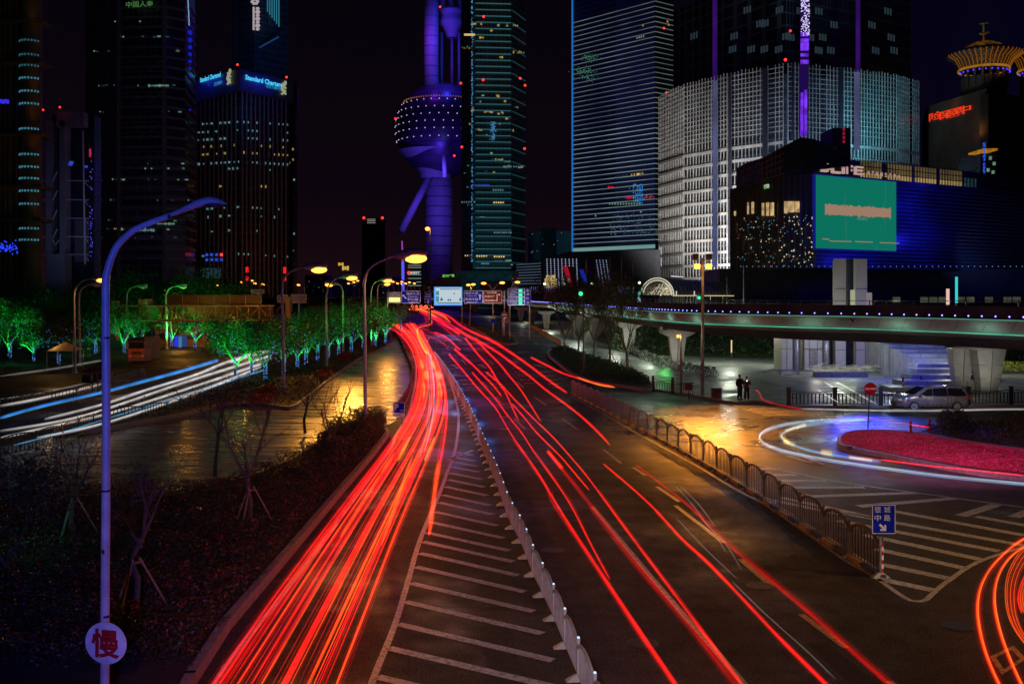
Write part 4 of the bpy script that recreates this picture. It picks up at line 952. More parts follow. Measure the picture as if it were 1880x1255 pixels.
# --- ornate tower at the far left
mF = P('tower_stone_brown', (.22, .15, .10), .6, ns=.2)
root, f, zt = tower('ornate_tower', 'dark ornate tower with orange-lit columns and rows of cyan-lit curved balconies at the left edge', [(-220, 225), (28, 222), (66, 226)], -160, 8, mF)
A, B = f[0], f[1]
bay = W(45, 300, 218); m = MB(); m.lathe([(2.3, 0), (2.3, 95)], (bay.x, 221, 0), 20); part('curved_bay', m, mF, root, True)
for y in (74, 100, 120, 143, 167, 190, 236, 283, 306, 327, 350, 374, 419, 440):
    m = MB(); z = zat(Vector((0, 219, 0)), y)
    for k in range(9):
        a = math.pi*(1.12+.72*k/8); m.box((bay.x+2.42*math.cos(a), 221+2.42*math.sin(a), z), (.32, .1, .42), a+math.pi/2)
    part('lit_balcony', m, E('balcony_cyan', (.10, .45, .62), .5 if y > 140 else .25, vary=.4, vs=2), root)
for y in (-40, 45, 120, 250, 345, 405):
    m = MB(); z = zat(Vector((0, 222, 0)), y); m.box((W(30, y, 221).x, 222, z), (13, 6, .7)); part('cornice', m, mF, root)
for i, x in enumerate((4, 12, 20, 33, 57, 64)):
    m = MB(); m.box((W(x, 0, 221).x, 221.0, 40), (.45, 1.2, 80)); part('pilaster', m, mF, root)
for x, y in ((59, 45), (62, 175), (60, 285), (10, 400), (62, 400), (15, 345), (58, 230)):
    p = W(x, y, 217.5); light('SPOT', p, (1, .38, .07), 420, root, .3, p+Vector((.3, 3, 11)), 75, 1, name='column_light')
m = text_mb('ICBC', (1, 0, 0), (0, 0, 1), W(8, 186, 218), height=1.0, width=2.0, bold=.04) if False else None
m = MB()
for k in range(4): m.box(W(2+k*4.2, 186+(k % 2), 217.5), (.35, .2, .9))
part('purple_sign', m, E('purple_sign', (.05, .03, 1), 1.0), root)
m = MB()
for k in range(60): m.ball(W(rn.uniform(-5, 32), rn.gauss(455, 5), 150), .12, 5, 3)
tag(part('fairy_lights', m, E('fairy_blue', (.02, .05, 1), 1.6)), 'swarm of small blue lights above the trees at the far left', 'fairy lights')

# --- frame tower with two pale slabs and a mast
mSl = P('slab_concrete', (.35, .38, .42), .6, ns=.1)
root = T('frame_building', 'low dark block with two blue-lit slabs, white diagonal braces and a lattice mast', 'building', W(110, 545, 300)*1)
Y = 300
def wbox(m, x0, y0, x1, y1, Y, d=3, Yo=0):
    a, b = W(x0, y0, Y), W(x1, y1, Y); m.box(((a.x+b.x)/2, Y+Yo+d/2, (a.z+b.z)/2), (abs(b.x-a.x), d, abs(a.z-b.z))); return m
part('body', wbox(MB(), 79, 205, 158, 545, Y, 5, 6), P('dark_glass', (.03, .04, .06), .25, ns=.1), root)
for x0, x1, yt in ((84, 95, 222), (109, 119, 222)): part('slab', wbox(MB(), x0, yt, x1, 545, Y, 4), mSl, root)
part('base_block', wbox(MB(), 85, 466, 118.5, 545, Y-1, 4.8), mSl, root)
part('roof_block', wbox(MB(), 104, 205, 154, 232, Y, 3), mSl, root)
m = MB()
for y in (315, 350, 385, 420): m.tube([W(96, y+18, Y), W(105, y, Y)], .25, 4)
m.tube([W(96, 440, Y), W(102, 450, Y), W(108, 440, Y)], .25, 4)
part('brace', m, M['white_sign'], root)
m = MB(); m.tube([W(152, 240, Y-1), W(156, 485, Y-1)], .28, 6)
for y in (332, 367, 401, 435, 468): m.tube([W(122, y-1, Y-1), W(163, y, Y-1)], .2, 4); m.tube([W(154, y, Y-1), W(162, y+10, Y-1)], .15, 4); m.tube([W(73, y, Y-1), W(84, y, Y-1)], .15, 4)
for i in range(22): m.tube([W(137, 405+i*3.5, Y-1), W(163, 405.5+i*3.5, Y-1)], .07, 4)
part('mast', m, M['white_sign'], root)
m = MB()
for k in range(40): m.ball(W(167+rn.uniform(-2, 3), rn.uniform(270, 470), Y-2), .14, 5, 3)
part('coloured_lights', m, E('sign_mixed', (.1, .08, .9), 1.5), root)
part('red_sign', wbox(MB(), 163.5, 273, 166, 288, Y-2, .5), E('red_sign_glow', (.8, .02, .06), .7), root)
for x, y in ((130, 298), (128, 302), (156, 306)): part('lit_window', wbox(MB(), x-3, y-2, x+4, y+2, Y-.5, .4), M['win_blue'], root)
flood(W(100, 520, 250), W(105, 350, 300), (.08, .18, .9), 22000, 80, root); flood(W(140, 520, 270), W(135, 430, 300), (.5, .65, 1), 12000, 60, root)
for x, y in ((79, 202), (110, 197)): m = MB(); m.ball(W(x, y, 298), .35, 6, 4); part('beacon', m, M['red_lamp'], root)

# --- tall dark tower with braced bands
mCL = facade('dark_banded_glass', (.035, .045, .075), (.16, .17, .24), 4.05, .16, 2.2, .10)
root, f, zt = tower('office_tower', 'tall dark tower with grey floor bands, braced panels and a green sign on top', [(157, 430), (222, 402), (302, 400), (340, 406), (358, 430)], -60, 12, mCL, yref=1)
A, B = f[1], f[2]; grey = P('band_metal', (.30, .28, .36), .5, ns=.3)
for i in range(28):
    y = 14+i*18.3+(2 if i > 14 else 0)
    if y > 490: break
    strip(root, A, B, y, 260, grey, .9, 'floor_band'); strip(root, f[2], f[3], y+2, 320, grey, .9, 'side_band')
    strip(root, f[3], f[4], y+3, 350, grey, .8, 'side_band')
for y in (124, 181, 235, 289, 342, 396, 450):
    m = MB(); n_ = -.9; z = zat(A, y); hh = 2.1
    def q(x, dz): p = onface(A, B, x); return Vector((p.x, p.y-.9, z+dz))
    for a, b in (((226, hh), (300, hh)), ((226, -hh), (300, -hh)), ((228, hh), (250, -hh)), ((298, hh), (276, -hh)), ((252, -hh), (252, hh)), ((275, -hh), (275, hh))): m.tube([q(*a), q(*b)], .22, 4)
    part('brace_panel', m, grey, root)
m = MB()
for x in (222, 302): m.box((onface(A, B, x).x, 400, 60), (1.2, 1.6, 260))
part('pier', m, grey, root)
for _ in range(60):
    x = rn.choice((rn.uniform(170, 215), rn.uniform(270, 330), rn.uniform(225, 345))); y = rn.choice((40, 68, 95, 157, 205, 310, 330, 367, 405, 421, 436, 300))+rn.uniform(-1, 1)
    k = 0 if x < 222 else 1 if x < 302 else 2
    win(root, f[k], f[k+1], x, y, rn.uniform(1.5, 6), rn.uniform(1.5, 3), rn.choice((M['win_cool'], M['win_dim'], M['win_green'], M['win_dim'])), proud=.8)
for x0, n_, y, mt in ((275, 12, 158, 'win_green'), (292, 10, 411, 'win_green'), (242, 14, 423, 'win_cool'), (212, 5, 420, 'win_warm')):
    for k in range(n_): win(root, A, B, x0+k*3.2, y, 2, rn.uniform(1.5, 5), M[mt], proud=.9)
m = text_mb('中国人寿', (1, 0, .04), (0, 0, 1), W(256, 8, 397), height=11*397/F, width=50*397/F, bold=.02); part('sign', m, E('green_sign', (.10, .30, .08), .55), root)
m = text_mb('CHINA LIFE', (1, 0, .04), (0, 0, 1), W(260, -3, 397), height=7*397/F, width=40*397/F, bold=.02); part('sign', m, E('green_sign2', (.10, .30, .08), .5), root)
m = MB()
for i in range(70): m.ball(W(345+i*.03+rn.uniform(-.8, .8), -5+i*.75, 396), .18, 5, 3)
part('led_column', m, E('led_col', (.3, .6, .9), .8), root)
m = MB()
for i, y in enumerate((60, 74, 87, 100, 113, 126, 140, 202)): m.ball(W(349, y, 397), 1.0-.08*i, 8, 5)
part('blue_lamp', m, E('blue_globe', (.01, .03, .9), .6), root)
flood(W(290, 480, 280), W(265, 250, 400), (.5, .45, 1), 55000, 90, root)

# --- tower behind with a vertical white sign
root, f, zt = tower('office_tower', 'blue-tinted tower behind with a glowing white vertical sign at its top', [(426, 600), (470, 585), (530, 600)], -40, 60, facade('blue_glass', (.06, .10, .16), (.12, .16, .22), 4, .14, 3, .1), yref=0)
m = MB()
def bl(x, y, w, h): wbox(m, x-w/2, y-h/2, x+w/2, y+h/2, 582, 1)
bl(465.3, 34, 3, 42)
for i in range(7): m.ball(W(473, 16+i*6.3, 582), .95+.25*(i % 2), 8, 5, (1.3, .4, 1))
for a in range(6): m.ball(W(468+5*math.cos(a), 3+4*math.sin(a), 582), 1.0, 8, 5, (1, .4, 1))
part('sign', m, E('white_sign_glow', (.62, .52, .58), .75), root)
m = MB()
for i in range(6): m.tube([W(491+i*4.2, -10, 590), W(491+i*4.2, 22+i*5.5, 590)], .35, 4)
part('light_line', m, E('cyan_line', (.05, .35, .5), .55), root)
flood(W(480, 130, 520), W(470, 0, 590), (.1, .3, 1), 120000, 90, root)
m = MB(); m.tube([W(476, 88, 579), W(512, 68, 579)], .5, 5); part('light_streak', m, E('blue_line', (.03, .15, .5), .3), root)

# --- bank tower with blue crown
mSC = facade('fin_facade_glass', (.03, .04, .05), (.06, .06, .07), 4.1, .18, 2.5, .2)
root, f, zt = tower('bank_tower', 'dark tower with glowing blue crown carrying a bank name twice', [(356, 478), (440, 450), (532, 474)], 168, 14, mSC, yref=1)
crz0, crz1 = zt, zat(f[1], 128)
m = MB(); pl = [(f[0].x-1.2, f[0].y-.5), (f[1].x, f[1].y-1.8), (f[2].x+1.2, f[2].y-.5)]; poly = pl+[(x, y+15) for x, y in reversed(pl)]
m.prism(poly, crz0, crz1); tri_fix(part('crown', m, P('crown_panel', (.10, .13, .20), .4, ns=.1), root))
pv = [Vector((x, y, 0)) for x, y in pl]
for (A, B, xc, yc, xw, xl, yl) in ((pv[0], pv[1], 388, 144.5, 53, 423, 141), (pv[1], pv[2], 486, 152, 54, 519, 161)):
    p = onface(A, B, xc); d = (B-A).normalized(); s = p.y/F; n_ = Vector((d.y, -d.x, 0)); cs = d.x
    m = text_mb('Standard Chartered', d, (0, 0, 1), Vector((p.x, p.y, zat(p, yc-2)))+n_*.6, height=9*s, width=xw*s/cs, bold=.03); part('sign', m, E('bank_sign', (.06, .55, .95), 1.5), root)
    p2 = onface(A, B, xc+xw*.27); m = text_mb('渣打银行', d, (0, 0, 1), Vector((p2.x, p2.y, zat(p2, yc+9)))+n_*.6, height=6.5*s, width=21*s/cs, bold=.02); part('sign', m, E('bank_sign2', (.04, .35, .7), .9), root)
    m = MB(); p3 = onface(A, B, xl)
    for i in range(4):
        a0 = -.6*i; q = [Vector((p3.x, p3.y, zat(p3, yl)))+n_*.8+d*(1.3*math.sin(i*1.6+t*2.4)*(1))+Vector((0, 0, (1-i*.66)*4.2*.55-1.2*math.cos(t*2.4))) for t in (0, .33, .66, 1)]
        m.tube(q, .5, 5)
    m.tube([Vector((p3.x, p3.y, zat(p3, yl)+3))+n_*.8+d*1, Vector((p3.x, p3.y, zat(p3, yl)+0))+n_*.8-d*1, Vector((p3.x, p3.y, zat(p3, yl)-3.2))+n_*.8+d*1.2], .5, 6)
    part('emblem', m, E('emblem', (.45, .48, .30), .8), root)
    c = onface(A, B, xc)
    light('POINT', Vector((c.x, c.y, zat(c, yc)))+n_*5, (.02, .05, 1), 7000, root, 1.5, name='crown_light')
    light('POINT', Vector((onface(A, B, xc-20).x, onface(A, B, xc-20).y, zat(c, yc)))+n_*5, (.02, .05, 1), 5000, root, 1.5, name='crown_light')
m = MB()
for A, B, xs in ((f[0], f[1], range(362, 440, 8)), (f[1], f[2], range(446, 532, 8))):
    for x in xs: p = onface(A, B, x); m.box((p.x, p.y-.5, zt/2), (.55, 1.2, zt))
part('fins', m, P('fin_metal', (.30, .26, .22), .5, ns=.4), root)
for (y, mt, pr) in ((224, 'win_cool', .75), (239, 'win_cool', .5), (253, 'win_cool', .7), (266, 'win_warm', .4), (280, 'win_warm', .45), (297, 'win_cool', .75), (309, 'win_cool', .4), (340, 'win_warm', .25), (380, 'win_cool', .5), (395, 'win_cool', .3), (422, 'win_cool', .15), (466, 'win_cool', .4)):
    for x in range(366, 530, 8):
        if rn.random() < pr:
            A, B = (f[0], f[1]) if x < 440 else (f[1], f[2])
            for dx in (-1.1, 1.1): 
                if rn.random() < .8: win(root, A, B, x+dx, y+abs(x-440)*.06, 1.3, rn.uniform(2, 5), M[mt], proud=.5)
m = MB()
for i in range(4):
    for j in range(2):
        if not (i == 3 and j == 0): wbox(m, 377+i*9, 465+j*9, 381.5+i*9, 470+j*9, 455, .5)
part('blue_panel', m, M['win_blue'], root)
part('red_panel', wbox(MB(), 404, 465, 408.5, 470, 455, .5), M['red_lamp'], root)
for x, y0, y1 in ((453.5, 490, 500), (453.5, 507, 516), (522.5, 490, 502), (522.5, 508, 515)): part('red_sign', wbox(MB(), x-2.5, y0, x+2.5, y1, 440, .5), E('red_neon', (1, .02, .02), 1.0), root)
for i in range(5): part('lit_window', wbox(MB(), 372+i*7, 492, 377+i*7, 511, 440, .4), M['win_dim'], root)
flood(W(450, 540, 400), W(445, 400, 452), (1, .42, .14), 48000, 100, root)
flood(W(445, 175, 435), W(445, 230, 452), (.1, .25, 1), 12000, 120, root)
for x, y in ((526, 142), (436, 119)): m = MB(); m.ball(W(x, y, 448), .55, 6, 4); part('beacon', m, M['red_lamp'], root)
root, f, zt = tower('office_slab', 'narrow dark slab right of the bank tower with a few yellow windows', [(530, 480), (546, 480)], 150, 8, P('dark_facade', (.04, .04, .06), .3, ns=.1))
for x, y, mt in ((538, 274, 'win_warm'), (538, 293, 'win_warm'), (531, 299, 'win_warm'), (540, 330, 'win_cool'), (540, 429, 'win_cool'), (539, 460, 'win_dim')): win(root, f[0], f[1], x, y, 3, 4, M[mt])

# --- broadcast tower with sphere
Y = 800; s = Y/F; mT = P('tower_concrete', (.45, .45, .48), .6, ns=.03)
cc = W(812, 240, Y); root = T('broadcast_tower', 'purple-lit broadcast tower with big dotted sphere, smooth columns and a slanting leg', 'tower', (cc.x, Y, 0))
sphR = 86*s
m = MB(); m.ball(cc, sphR, 48, 28); part('sphere', m, P('sphere_panel', (.12, .10, .16), .35, .2, ns=.05), root, True)
for y in (181, 194, 207, 220, 234, 248):
    # latitude whose front edge shows at row y
    best = min((abs((HZ-(ZC-(cc.z+sphR*math.sin(b*.01)-0))*0) - 0) for b in range(1)), default=0)
    sb = None
    for q in range(-120, 150):
        ph = q*.01; z = cc.z+sphR*math.sin(ph); yy = Y-sphR*math.cos(ph); py = HZ-(z-ZC)*F/yy
        if sb is None or abs(py-y) < sb[0]: sb = (abs(py-y), ph)
    ph = sb[1]; m = MB()
    for k in range(-8, 9):
        a = -math.pi/2+k*R(11)+(R(5.5) if y in (194, 234, 220) else 0)
        m.ball(cc+Vector((math.cos(ph)*math.cos(a), math.cos(ph)*math.sin(a), math.sin(ph)))*(sphR+.2), .38, 6, 4)
    part('led_row', m, E('sphere_led', (.62, .48, .85), 1.6), root)
m = MB(); 
for k in range(-20, 14):
    a = -math.pi/2+k*R(4); ph = .62
    m.ball(cc+Vector((math.cos(ph)*math.cos(a), math.cos(ph)*math.sin(a), math.sin(ph)))*(sphR+.2), .5, 5, 3)
part('lit_window_row', m, E('orange_windows', (.8, .28, .04), .45), root)
m = MB()
for k in range(24):
    a = 2*math.pi*k/24; m.tube([cc+Vector((math.cos(p_)*math.cos(a), math.cos(p_)*math.sin(a), math.sin(p_)))*(sphR+.08) for p_ in [R(-70+14*i) for i in range(11)]], .12, 4, cap=False)
for p_ in (-40, -22, -4, 14, 32, 50): m.lathe([((sphR+.14)*math.cos(R(p_)), (sphR+.14)*math.sin(R(p_))), ((sphR+.14)*math.cos(R(p_+1)), (sphR+.14)*math.sin(R(p_+1)))], cc, 48)
part('sphere_ribs', m, P('rib_dark', (.05, .04, .08), .5), root)
m = MB()
for y in range(345, 560, 18): z_ = ZC-(y-HZ)*s; m.lathe([(25.15*s, z_), (25.15*s, z_+.8)], (W(806, 0, Y).x, Y, 0), 28)
for y in range(-50, 175, 18): z_ = ZC-(y-HZ)*s; m.lathe([(13.15*s, z_), (13.15*s, z_+.6)], (W(792, 0, Y-12).x, Y-12, 0), 20)
part('shaft_joints', m, P('joint_dark', (.12, .11, .14), .6), root)
def colm(x, r_, y0, y1, nm='column', n=20, dy=0):
    m = MB(); a, b = W(x, y0, Y+dy), W(x, y1, Y+dy); m.tube([b, a], r_*s, n); return part(nm, m, mT, root, True)
colm(792, 13, -60, 175, dy=-12); colm(806, 25, 330, 562, 'shaft', 28)
for x in (811, 830, 843): colm(x, 2.6, 60, 158, 'slim_column', 10)
m = MB(); px0 = W(830, 0, Y); 
def zz(y): return ZC-(y-HZ)*s
m.lathe([(9*s, zz(70)), (14*s, zz(56)), (23*s, zz(45)), (24*s, zz(42)), (22*s, zz(36)), (21*s, zz(33)), (21*s, zz(28)), (24*s, zz(24)), (24*s, zz(20)), (4*s, zz(18))], (px0.x, Y, 0), 32); part('pod', m, mT, root, True)
for x in (813, 828, 845): colm(x, 4.5, -60, 20, 'upper_column', 12)
m = MB(); m.lathe([(28*s, zz(330)), (30*s, zz(318)), (38*s, zz(306)), (56*s, zz(292)), (70*s, zz(280))], (W(800, 0, Y).x, Y-3, 0), 36); part('collar', m, mT, root, True)
m = MB(); m.tube([W(792, 318, Y-8), W(736, 425, Y-40)], 6.5*s, 14); part('leg', m, mT, root, True)
m = MB(); m.tube([W(815, 285, Y-45), W(817, 326, Y-45)], 4*s, 10); part('bracket', m, mT, root, True)
PU, BL = (.22, .03, 1), (.03, .04, 1)
def lp(x, y, dY, c, P_, r_=3): light('POINT', W(x, y, Y-dY), c, P_, root, r_, name='added_tower_light')  # coloured point lights added round the tower, without lamps
lp(778, 60, 40, PU, 260000); lp(782, 120, 36, PU, 90000); lp(826, 60, 30, BL, 90000); lp(828, 85, 25, BL, 50000); lp(828, 10, 32, BL, 110000); lp(826, 140, 30, BL, 110000)
lp(797, 318, 62, (.12, .04, 1), 520000, 4); lp(812, 312, 70, BL, 160000); lp(788, 380, 60, PU, 130000); lp(770, 350, 60, BL, 60000); lp(790, 450, 60, PU, 60000); lp(745, 400, 62, BL, 22000); lp(806, 290, 80, (.14, .04, 1), 60000)
for x, y in ((808, 13), (857, 19), (726, 218), (834, 286), (848, 270), (846, 153)): m = MB(); m.ball(W(x, y, Y-60), .9, 6, 4); part('beacon', m, M['red_lamp'], root)

# --- teal tower with floor strips
mTe = facade('teal_glass', (.06, .10, .11), (.10, .14, .15), 4.0, .25, 3.0, .12, .15)
root, f, zt = tower('office_tower', 'slender teal-lit tower with thin floor lines and a vertical strip of blue sparkles', [(847, 640), (868, 618), (940, 620), (964, 642)], -60, 50, mTe, yref=1)
tl = E('strip_teal', (.07, .26, .30), .42, vary=.2, vs=.02); tl2 = E('strip_teal_dim', (.04, .14, .18), .3)
for i in range(44):
    y = 6.5+i*11.55
    if y > 492: break
    strip(root, f[1], f[2], y, 870, tl, .55, x0=873, x1=938, proud=.6, nm='light_strip'); 
    if i % 2: strip(root, f[2], f[3], y+2, 941, tl2, .5, nm='side_strip')
m = MB()
for i in range(330):
    m.ball(W(866.5+rn.uniform(-1.4, 1.8)*(1 if rn.random() < .4 else .3), rn.uniform(-10, 480), 615), rn.uniform(.16, .42), 5, 3)
part('led_column', m, E('spark_blue', (.08, .32, .62), 1.0), root)
ww = [(870+8*0, 45), (881, 46), (913, 47), (932, 47), (950, 48), (944, 47), (905, 58), (882, 69), (888, 70), (852, 88), (860, 88), (944, 96), (950, 97), (958, 97), (920, 105), (884, 175), (912, 176), (884, 187), (928, 187), (948, 197), (868, 204), (930, 218), (893, 206), (899, 206), (906, 207), (914, 208), (922, 207),
      (864, 228), (880, 238), (896, 250), (916, 228), (943, 240), (920, 293), (908, 293), (900, 282), (905, 317), (930, 306), (936, 306), (950, 307), (957, 306)]
for x, y in ww:
    A, B = (f[0], f[1]) if x < 868 else (f[1], f[2]) if x < 940 else (f[2], f[3])
    for k in range(2): win(root, A, B, x+rn.uniform(-3, 3), y+rn.uniform(-1.5, 1.5), rn.uniform(1, 5), rn.uniform(1.2, 4), rn.choice((M['win_warm'], M['win_warm'], M['win_green'])), proud=.7)
for _ in range(16):
    x = rn.uniform(850, 962); y = rn.uniform(290, 500); A, B = (f[0], f[1]) if x < 868 else (f[1], f[2]) if x < 940 else (f[2], f[3])
    win(root, A, B, x, y, rn.uniform(3, 16) if 868 < x < 935 else 3, rn.uniform(1, 2.5), rn.choice((M['win_cool'], M['win_green'], M['win_dim'])), proud=.7)
for x0, x1, y, mt in ((907, 927, 372, 'win_gold'), (868, 900, 340, 'win_blue'), (850, 872, 371, 'win_cool'), (906, 925, 349, 'win_cool'), (908, 940, 427, 'win_cool'), (876, 895, 470, 'win_gold'), (908, 925, 471, 'win_gold'), (856, 862, 469, 'win_gold'), (925, 960, 306, 'win_cool')):
    x = x0
    while x < x1:
        A, B = (f[0], f[1]) if x < 868 else (f[1], f[2]) if x < 940 else (f[2], f[3])
        win(root, A, B, x, y, 2.4, 2.6, M[mt], proud=.8); x += 4.2
m = MB()
for _ in range(70): 
    p = W(905+rn.gauss(0, 2.6), rn.uniform(224, 258), 616); m.ball(p, .35, 5, 3)
part('pixel_pattern', m, E('px_blue', (.10, .35, .7), .7), root)
for x, y in ((888, 31), (887, 147), (964, 157), (846, 153), (955, 144), (963, 273), (848, 270)): m = MB(); m.ball(W(x, y, 612), .8, 6, 4); part('beacon', m, M['red_lamp'], root)
part('top_panel', wbox(MB(), 852, 62, 872, 65.5, 612, .6), E('gold_panel', (1, .62, .2), .9), root)
part('podium', wbox(MB(), 838, 497, 958, 560, 600, 20), P('podium_stone', (.025, .025, .03), .5, ns=.1), root)
flood(W(905, 530, 480), W(905, 420, 620), (.12, .75, .9), 280000, 70, root); flood(W(905, 530, 430), W(905, 200, 620), (.12, .6, .75), 200000, 80, root)

# --- tower with slanting floor lines
mSh = facade('dark_green_glass', (.05, .085, .09), (.07, .10, .10), 4.0, .3, 3.2, .35, .15)
root, f, zt = tower('office_tower', 'large dark tower ruled with thin white floor lines and a blue left edge', [(1052, 836), (1203, 774), (1236, 786)], -60, 80, mSh, yref=1, z0=40)
sl = E('floor_line', (.45, .58, .55), .26, vary=.5, vs=.03); sl2 = E('floor_line_low', (.50, .66, .62), .44, vary=.4, vs=.03)
for i in range(48):
    y = 2.5+i*9.3
    if y > 440: break
    mt = sl if y < 220 else sl2
    strip(root, f[0], f[1], y, 1203, mt, .42, 'floor_line'); strip(root, f[1], f[2], y, 1203, mt, .44, 'side_floor_line')
strip(root, f[0], f[1], 452, 1203, E('base_line', (.35, .65, .62), .5), 3.0, 'base_band')
m = MB(); p = f[0]; m.box((p.x-.6, p.y-.6, zt/2+20), (1.3, 1.3, zt-40)); part('edge_light', m, E('edge_blue', (.02, .22, .75), .75), root)
m = MB()
for _ in range(130):
    x = rn.choice((rn.gauss(1172, 9),)); y = rn.uniform(338, 374); m.ball(W(x if rn.random() < .1 else 1160+rn.choice((3, 7, 11, 15, 19))+rn.uniform(-.6, .6), y, 770), .38, 5, 3)
part('blue_pattern', m, E('pat_blue', (.03, .30, .8), 1.1), root)
for x0, x1, y in ((1116, 1126, 344), (1148, 1162, 363), (1183, 1200, 362)):
    m = MB()
    for _ in range(18): m.ball(W(rn.uniform(x0, x1), y+rn.uniform(-2, 2), 768), .45, 5, 3)
    part('red_pattern', m, E('pat_red', (.9, .01, .03), .8), root)
for x, y, mt in ([(1120+i*5, 374, 'win_green') for i in range(12)]+[(1160+i*5, 321-i*.7, 'win_warm') for i in range(5)]+[(1130+i*5, 326-i, 'win_dim') for i in range(5)]+[(1172, 320, 'win_gold'), (1094, 396, 'win_green'), (1177, 389, 'win_green'), (1181, 47, 'win_warm'), (1225, 40, 'win_warm'), (1227, 46, 'win_warm'), (1170+0, 70, 'win_green'), (1174, 69, 'win_green'), (1178, 68, 'win_green'), (1182, 67, 'win_green')]):
    A, B = (f[0], f[1]) if x < 1203 else (f[1], f[2]); win(root, A, B, x, y, 2.6, 3.5, M[mt], proud=.5)
m = MB()
for cx, cy, n_ in ((1085, 106, 60), (1073, 130, 70), (1078, 143, 40)):
    for _ in range(n_): m.ball(W(cx+rn.gauss(0, 9), cy+rn.gauss(0, 3.5), 790), .34, 5, 3)
part('sparkle_pattern', m, E('spark_green', (.10, .42, .26), .5), root)
m = MB()
for _ in range(160): m.ball(W(rn.uniform(1120, 1215), 385+rn.random()**.6*48, 768), .30, 5, 3)
part('sparkle_pattern', m, E('spark_teal', (.25, .55, .6), .45), root)
for x, y in ((1219, 52), (1224, 170)): m = MB(); m.ball(W(x, y, 770), .9, 6, 4); part('beacon', m, M['red_lamp'], root)
flood(W(1120, 520, 560), W(1130, 330, 800), (.10, .5, .7), 700000, 60, root)
root, f2_, z2 = tower('podium_building', 'dark navy windowless podium below the ruled tower with a white glowing panel on its corner', [(1048, 430), (1200, 400), (1222, 402)], 462, 60, P('navy_panel', (.05, .06, .10), .5, ns=.1), yref=1, cat='building')
part('light_panel', wbox(MB(), 1211, 454, 1219, 490, 398, .8), E('panel_white', (.55, .65, .9), 1.0), root)
part('panel_frame', wbox(MB(), 1209.5, 452, 1220.5, 492, 399, .8), E('panel_blue', (.02, .15, 1), .9), root)
flood(W(1130, 540, 380), W(1130, 480, 410), (.06, .06, 1), 16000, 110, root)

# --- two-tier tower: lattice curtain over a dark glass shaft
mU = facade('upper_glass', (.03, .04, .055), (.10, .12, .15), 4.2, .16, 1.9, .28, .2)
root, f, zt = tower('lattice_tower', 'huge stepped tower with white lattice curtain below and purple light lines on dark glass above', [(1236, 372), (1330, 345), (1442, 322), (1560, 336), (1672, 356)], -60, 60, mU, yref=2)
uf = f
lowf = [Vector(((x-940)*Y_/F, Y_, 0)) for x, Y_ in ((1216, 349), (1262, 330), (1300, 322), (1340, 314), (1442, 300), (1500, 304), (1570, 309), (1640, 317), (1680, 326))]
zL = zat(lowf[4], 118)
m = MB(); poly = [p.xy for p in lowf]+[(p.x*(1+30/p.y), p.y+30) for p in reversed(lowf)]; m.prism(poly, 0, zL-3); tri_fix(part('lower_body', m, facade('lower_glass', (.05, .07, .10), (.08, .10, .13), 4, .1, 2, .1), root))
fin = P('lattice_metal', (.55, .55, .54), .45, .2, ns=.3)
for k in range(len(lowf)-1):
    A, B = lowf[k], lowf[k+1]; d = B-A; L = d.length; dn = d.normalized(); n_ = Vector((dn.y, -dn.x, 0)); ang = math.atan2(dn.y, dn.x)
    m = MB(); cnt = max(int(L/1.25), 2)
    for i in range(cnt+1):
        if rn.random() < .06: continue
        c = A+dn*(L*i/cnt)+n_*1.3; m.box((c.x, c.y, zL/2), (.16, .30, zL+rn.uniform(0, 1.2)), ang)
    part('lattice_fins', m, fin, root)
    m = MB(); c = (A+B)/2+n_*1.3; z = zL
    for i in range(14): m.box((c.x, c.y, zL-1.0-i*1.5), (L, .22, .17), ang)
    z = zL-24
    while z > 1:
        m.box((c.x, c.y, z), (L, .7, .85), ang); z -= 4.1
    part('lattice_bands', m, fin, root)
def vline(x, Y_, y0, y1, w, mat, nm='light_line'):
    m = MB(); wbox(m, x-w/2, y0, x+w/2, y1, Y_, .8); return part(nm, m, mat, root)
pv1 = E('violet_line', (.11, .02, .42), .28, vary=.35, vs=.1); pv2 = E('violet_bright', (.22, .04, 1), .9, vary=.7, vs=.35); pv3 = E('violet_pale', (.25, .28, .60), .33, vary=.3, vs=.1)
vline(1313, 340, -40, 150, 8, pv1); vline(1313, 310, 148, 490, 8, pv3)
vline(1576, 330, -40, 130, 7, pv1); vline(1574, 304, 132, 275, 9, pv3)
part('light_column', wbox(MB(), 1471, -40, 1486, 118, 316, 1), E('violet_col', (.05, .015, .24), .25), root)
m = MB()
for _ in range(150): m.ball(W(rn.uniform(1471, 1486), -5+rn.random()**1.5*70, 313), .20, 5, 3)
part('sparkle', m, E('spark_white', (.7, .6, 1), 1.4), root)
for y0, y1 in ((60, 66), (71, 76), (78, 92), (98, 103), (110, 117)): vline(1478, 315, y0, y1, 14, pv2, 'bright_segment')
for x, y0, y1 in ((1473, 170, 250), (1480, 165, 250)): vline(x, 296, y0, y1, 4, pv2, 'bright_segment')
vline(1476, 298, 118, 250, 15, E('violet_deep', (.04, .01, .22), .35))
for x, Y_, y0, y1, w in ((1340, 310, 140, 470, 5), (1455, 299, 118, 280, 4), (1545, 303, 125, 240, 6), (1405, 300, 125, 290, 9)): vline(x, Y_, y0, y1, w, P('dark_gap', (.02, .02, .04), .4), 'dark_reveal')
m = MB(); m.ball(W(1442, 110, 300), .5, 6, 4); part('beacon', m, M['red_lamp'], root); m = MB(); m.ball(W(1451, 57, 300), .4, 6, 4); part('beacon', m, M['red_lamp'], root)
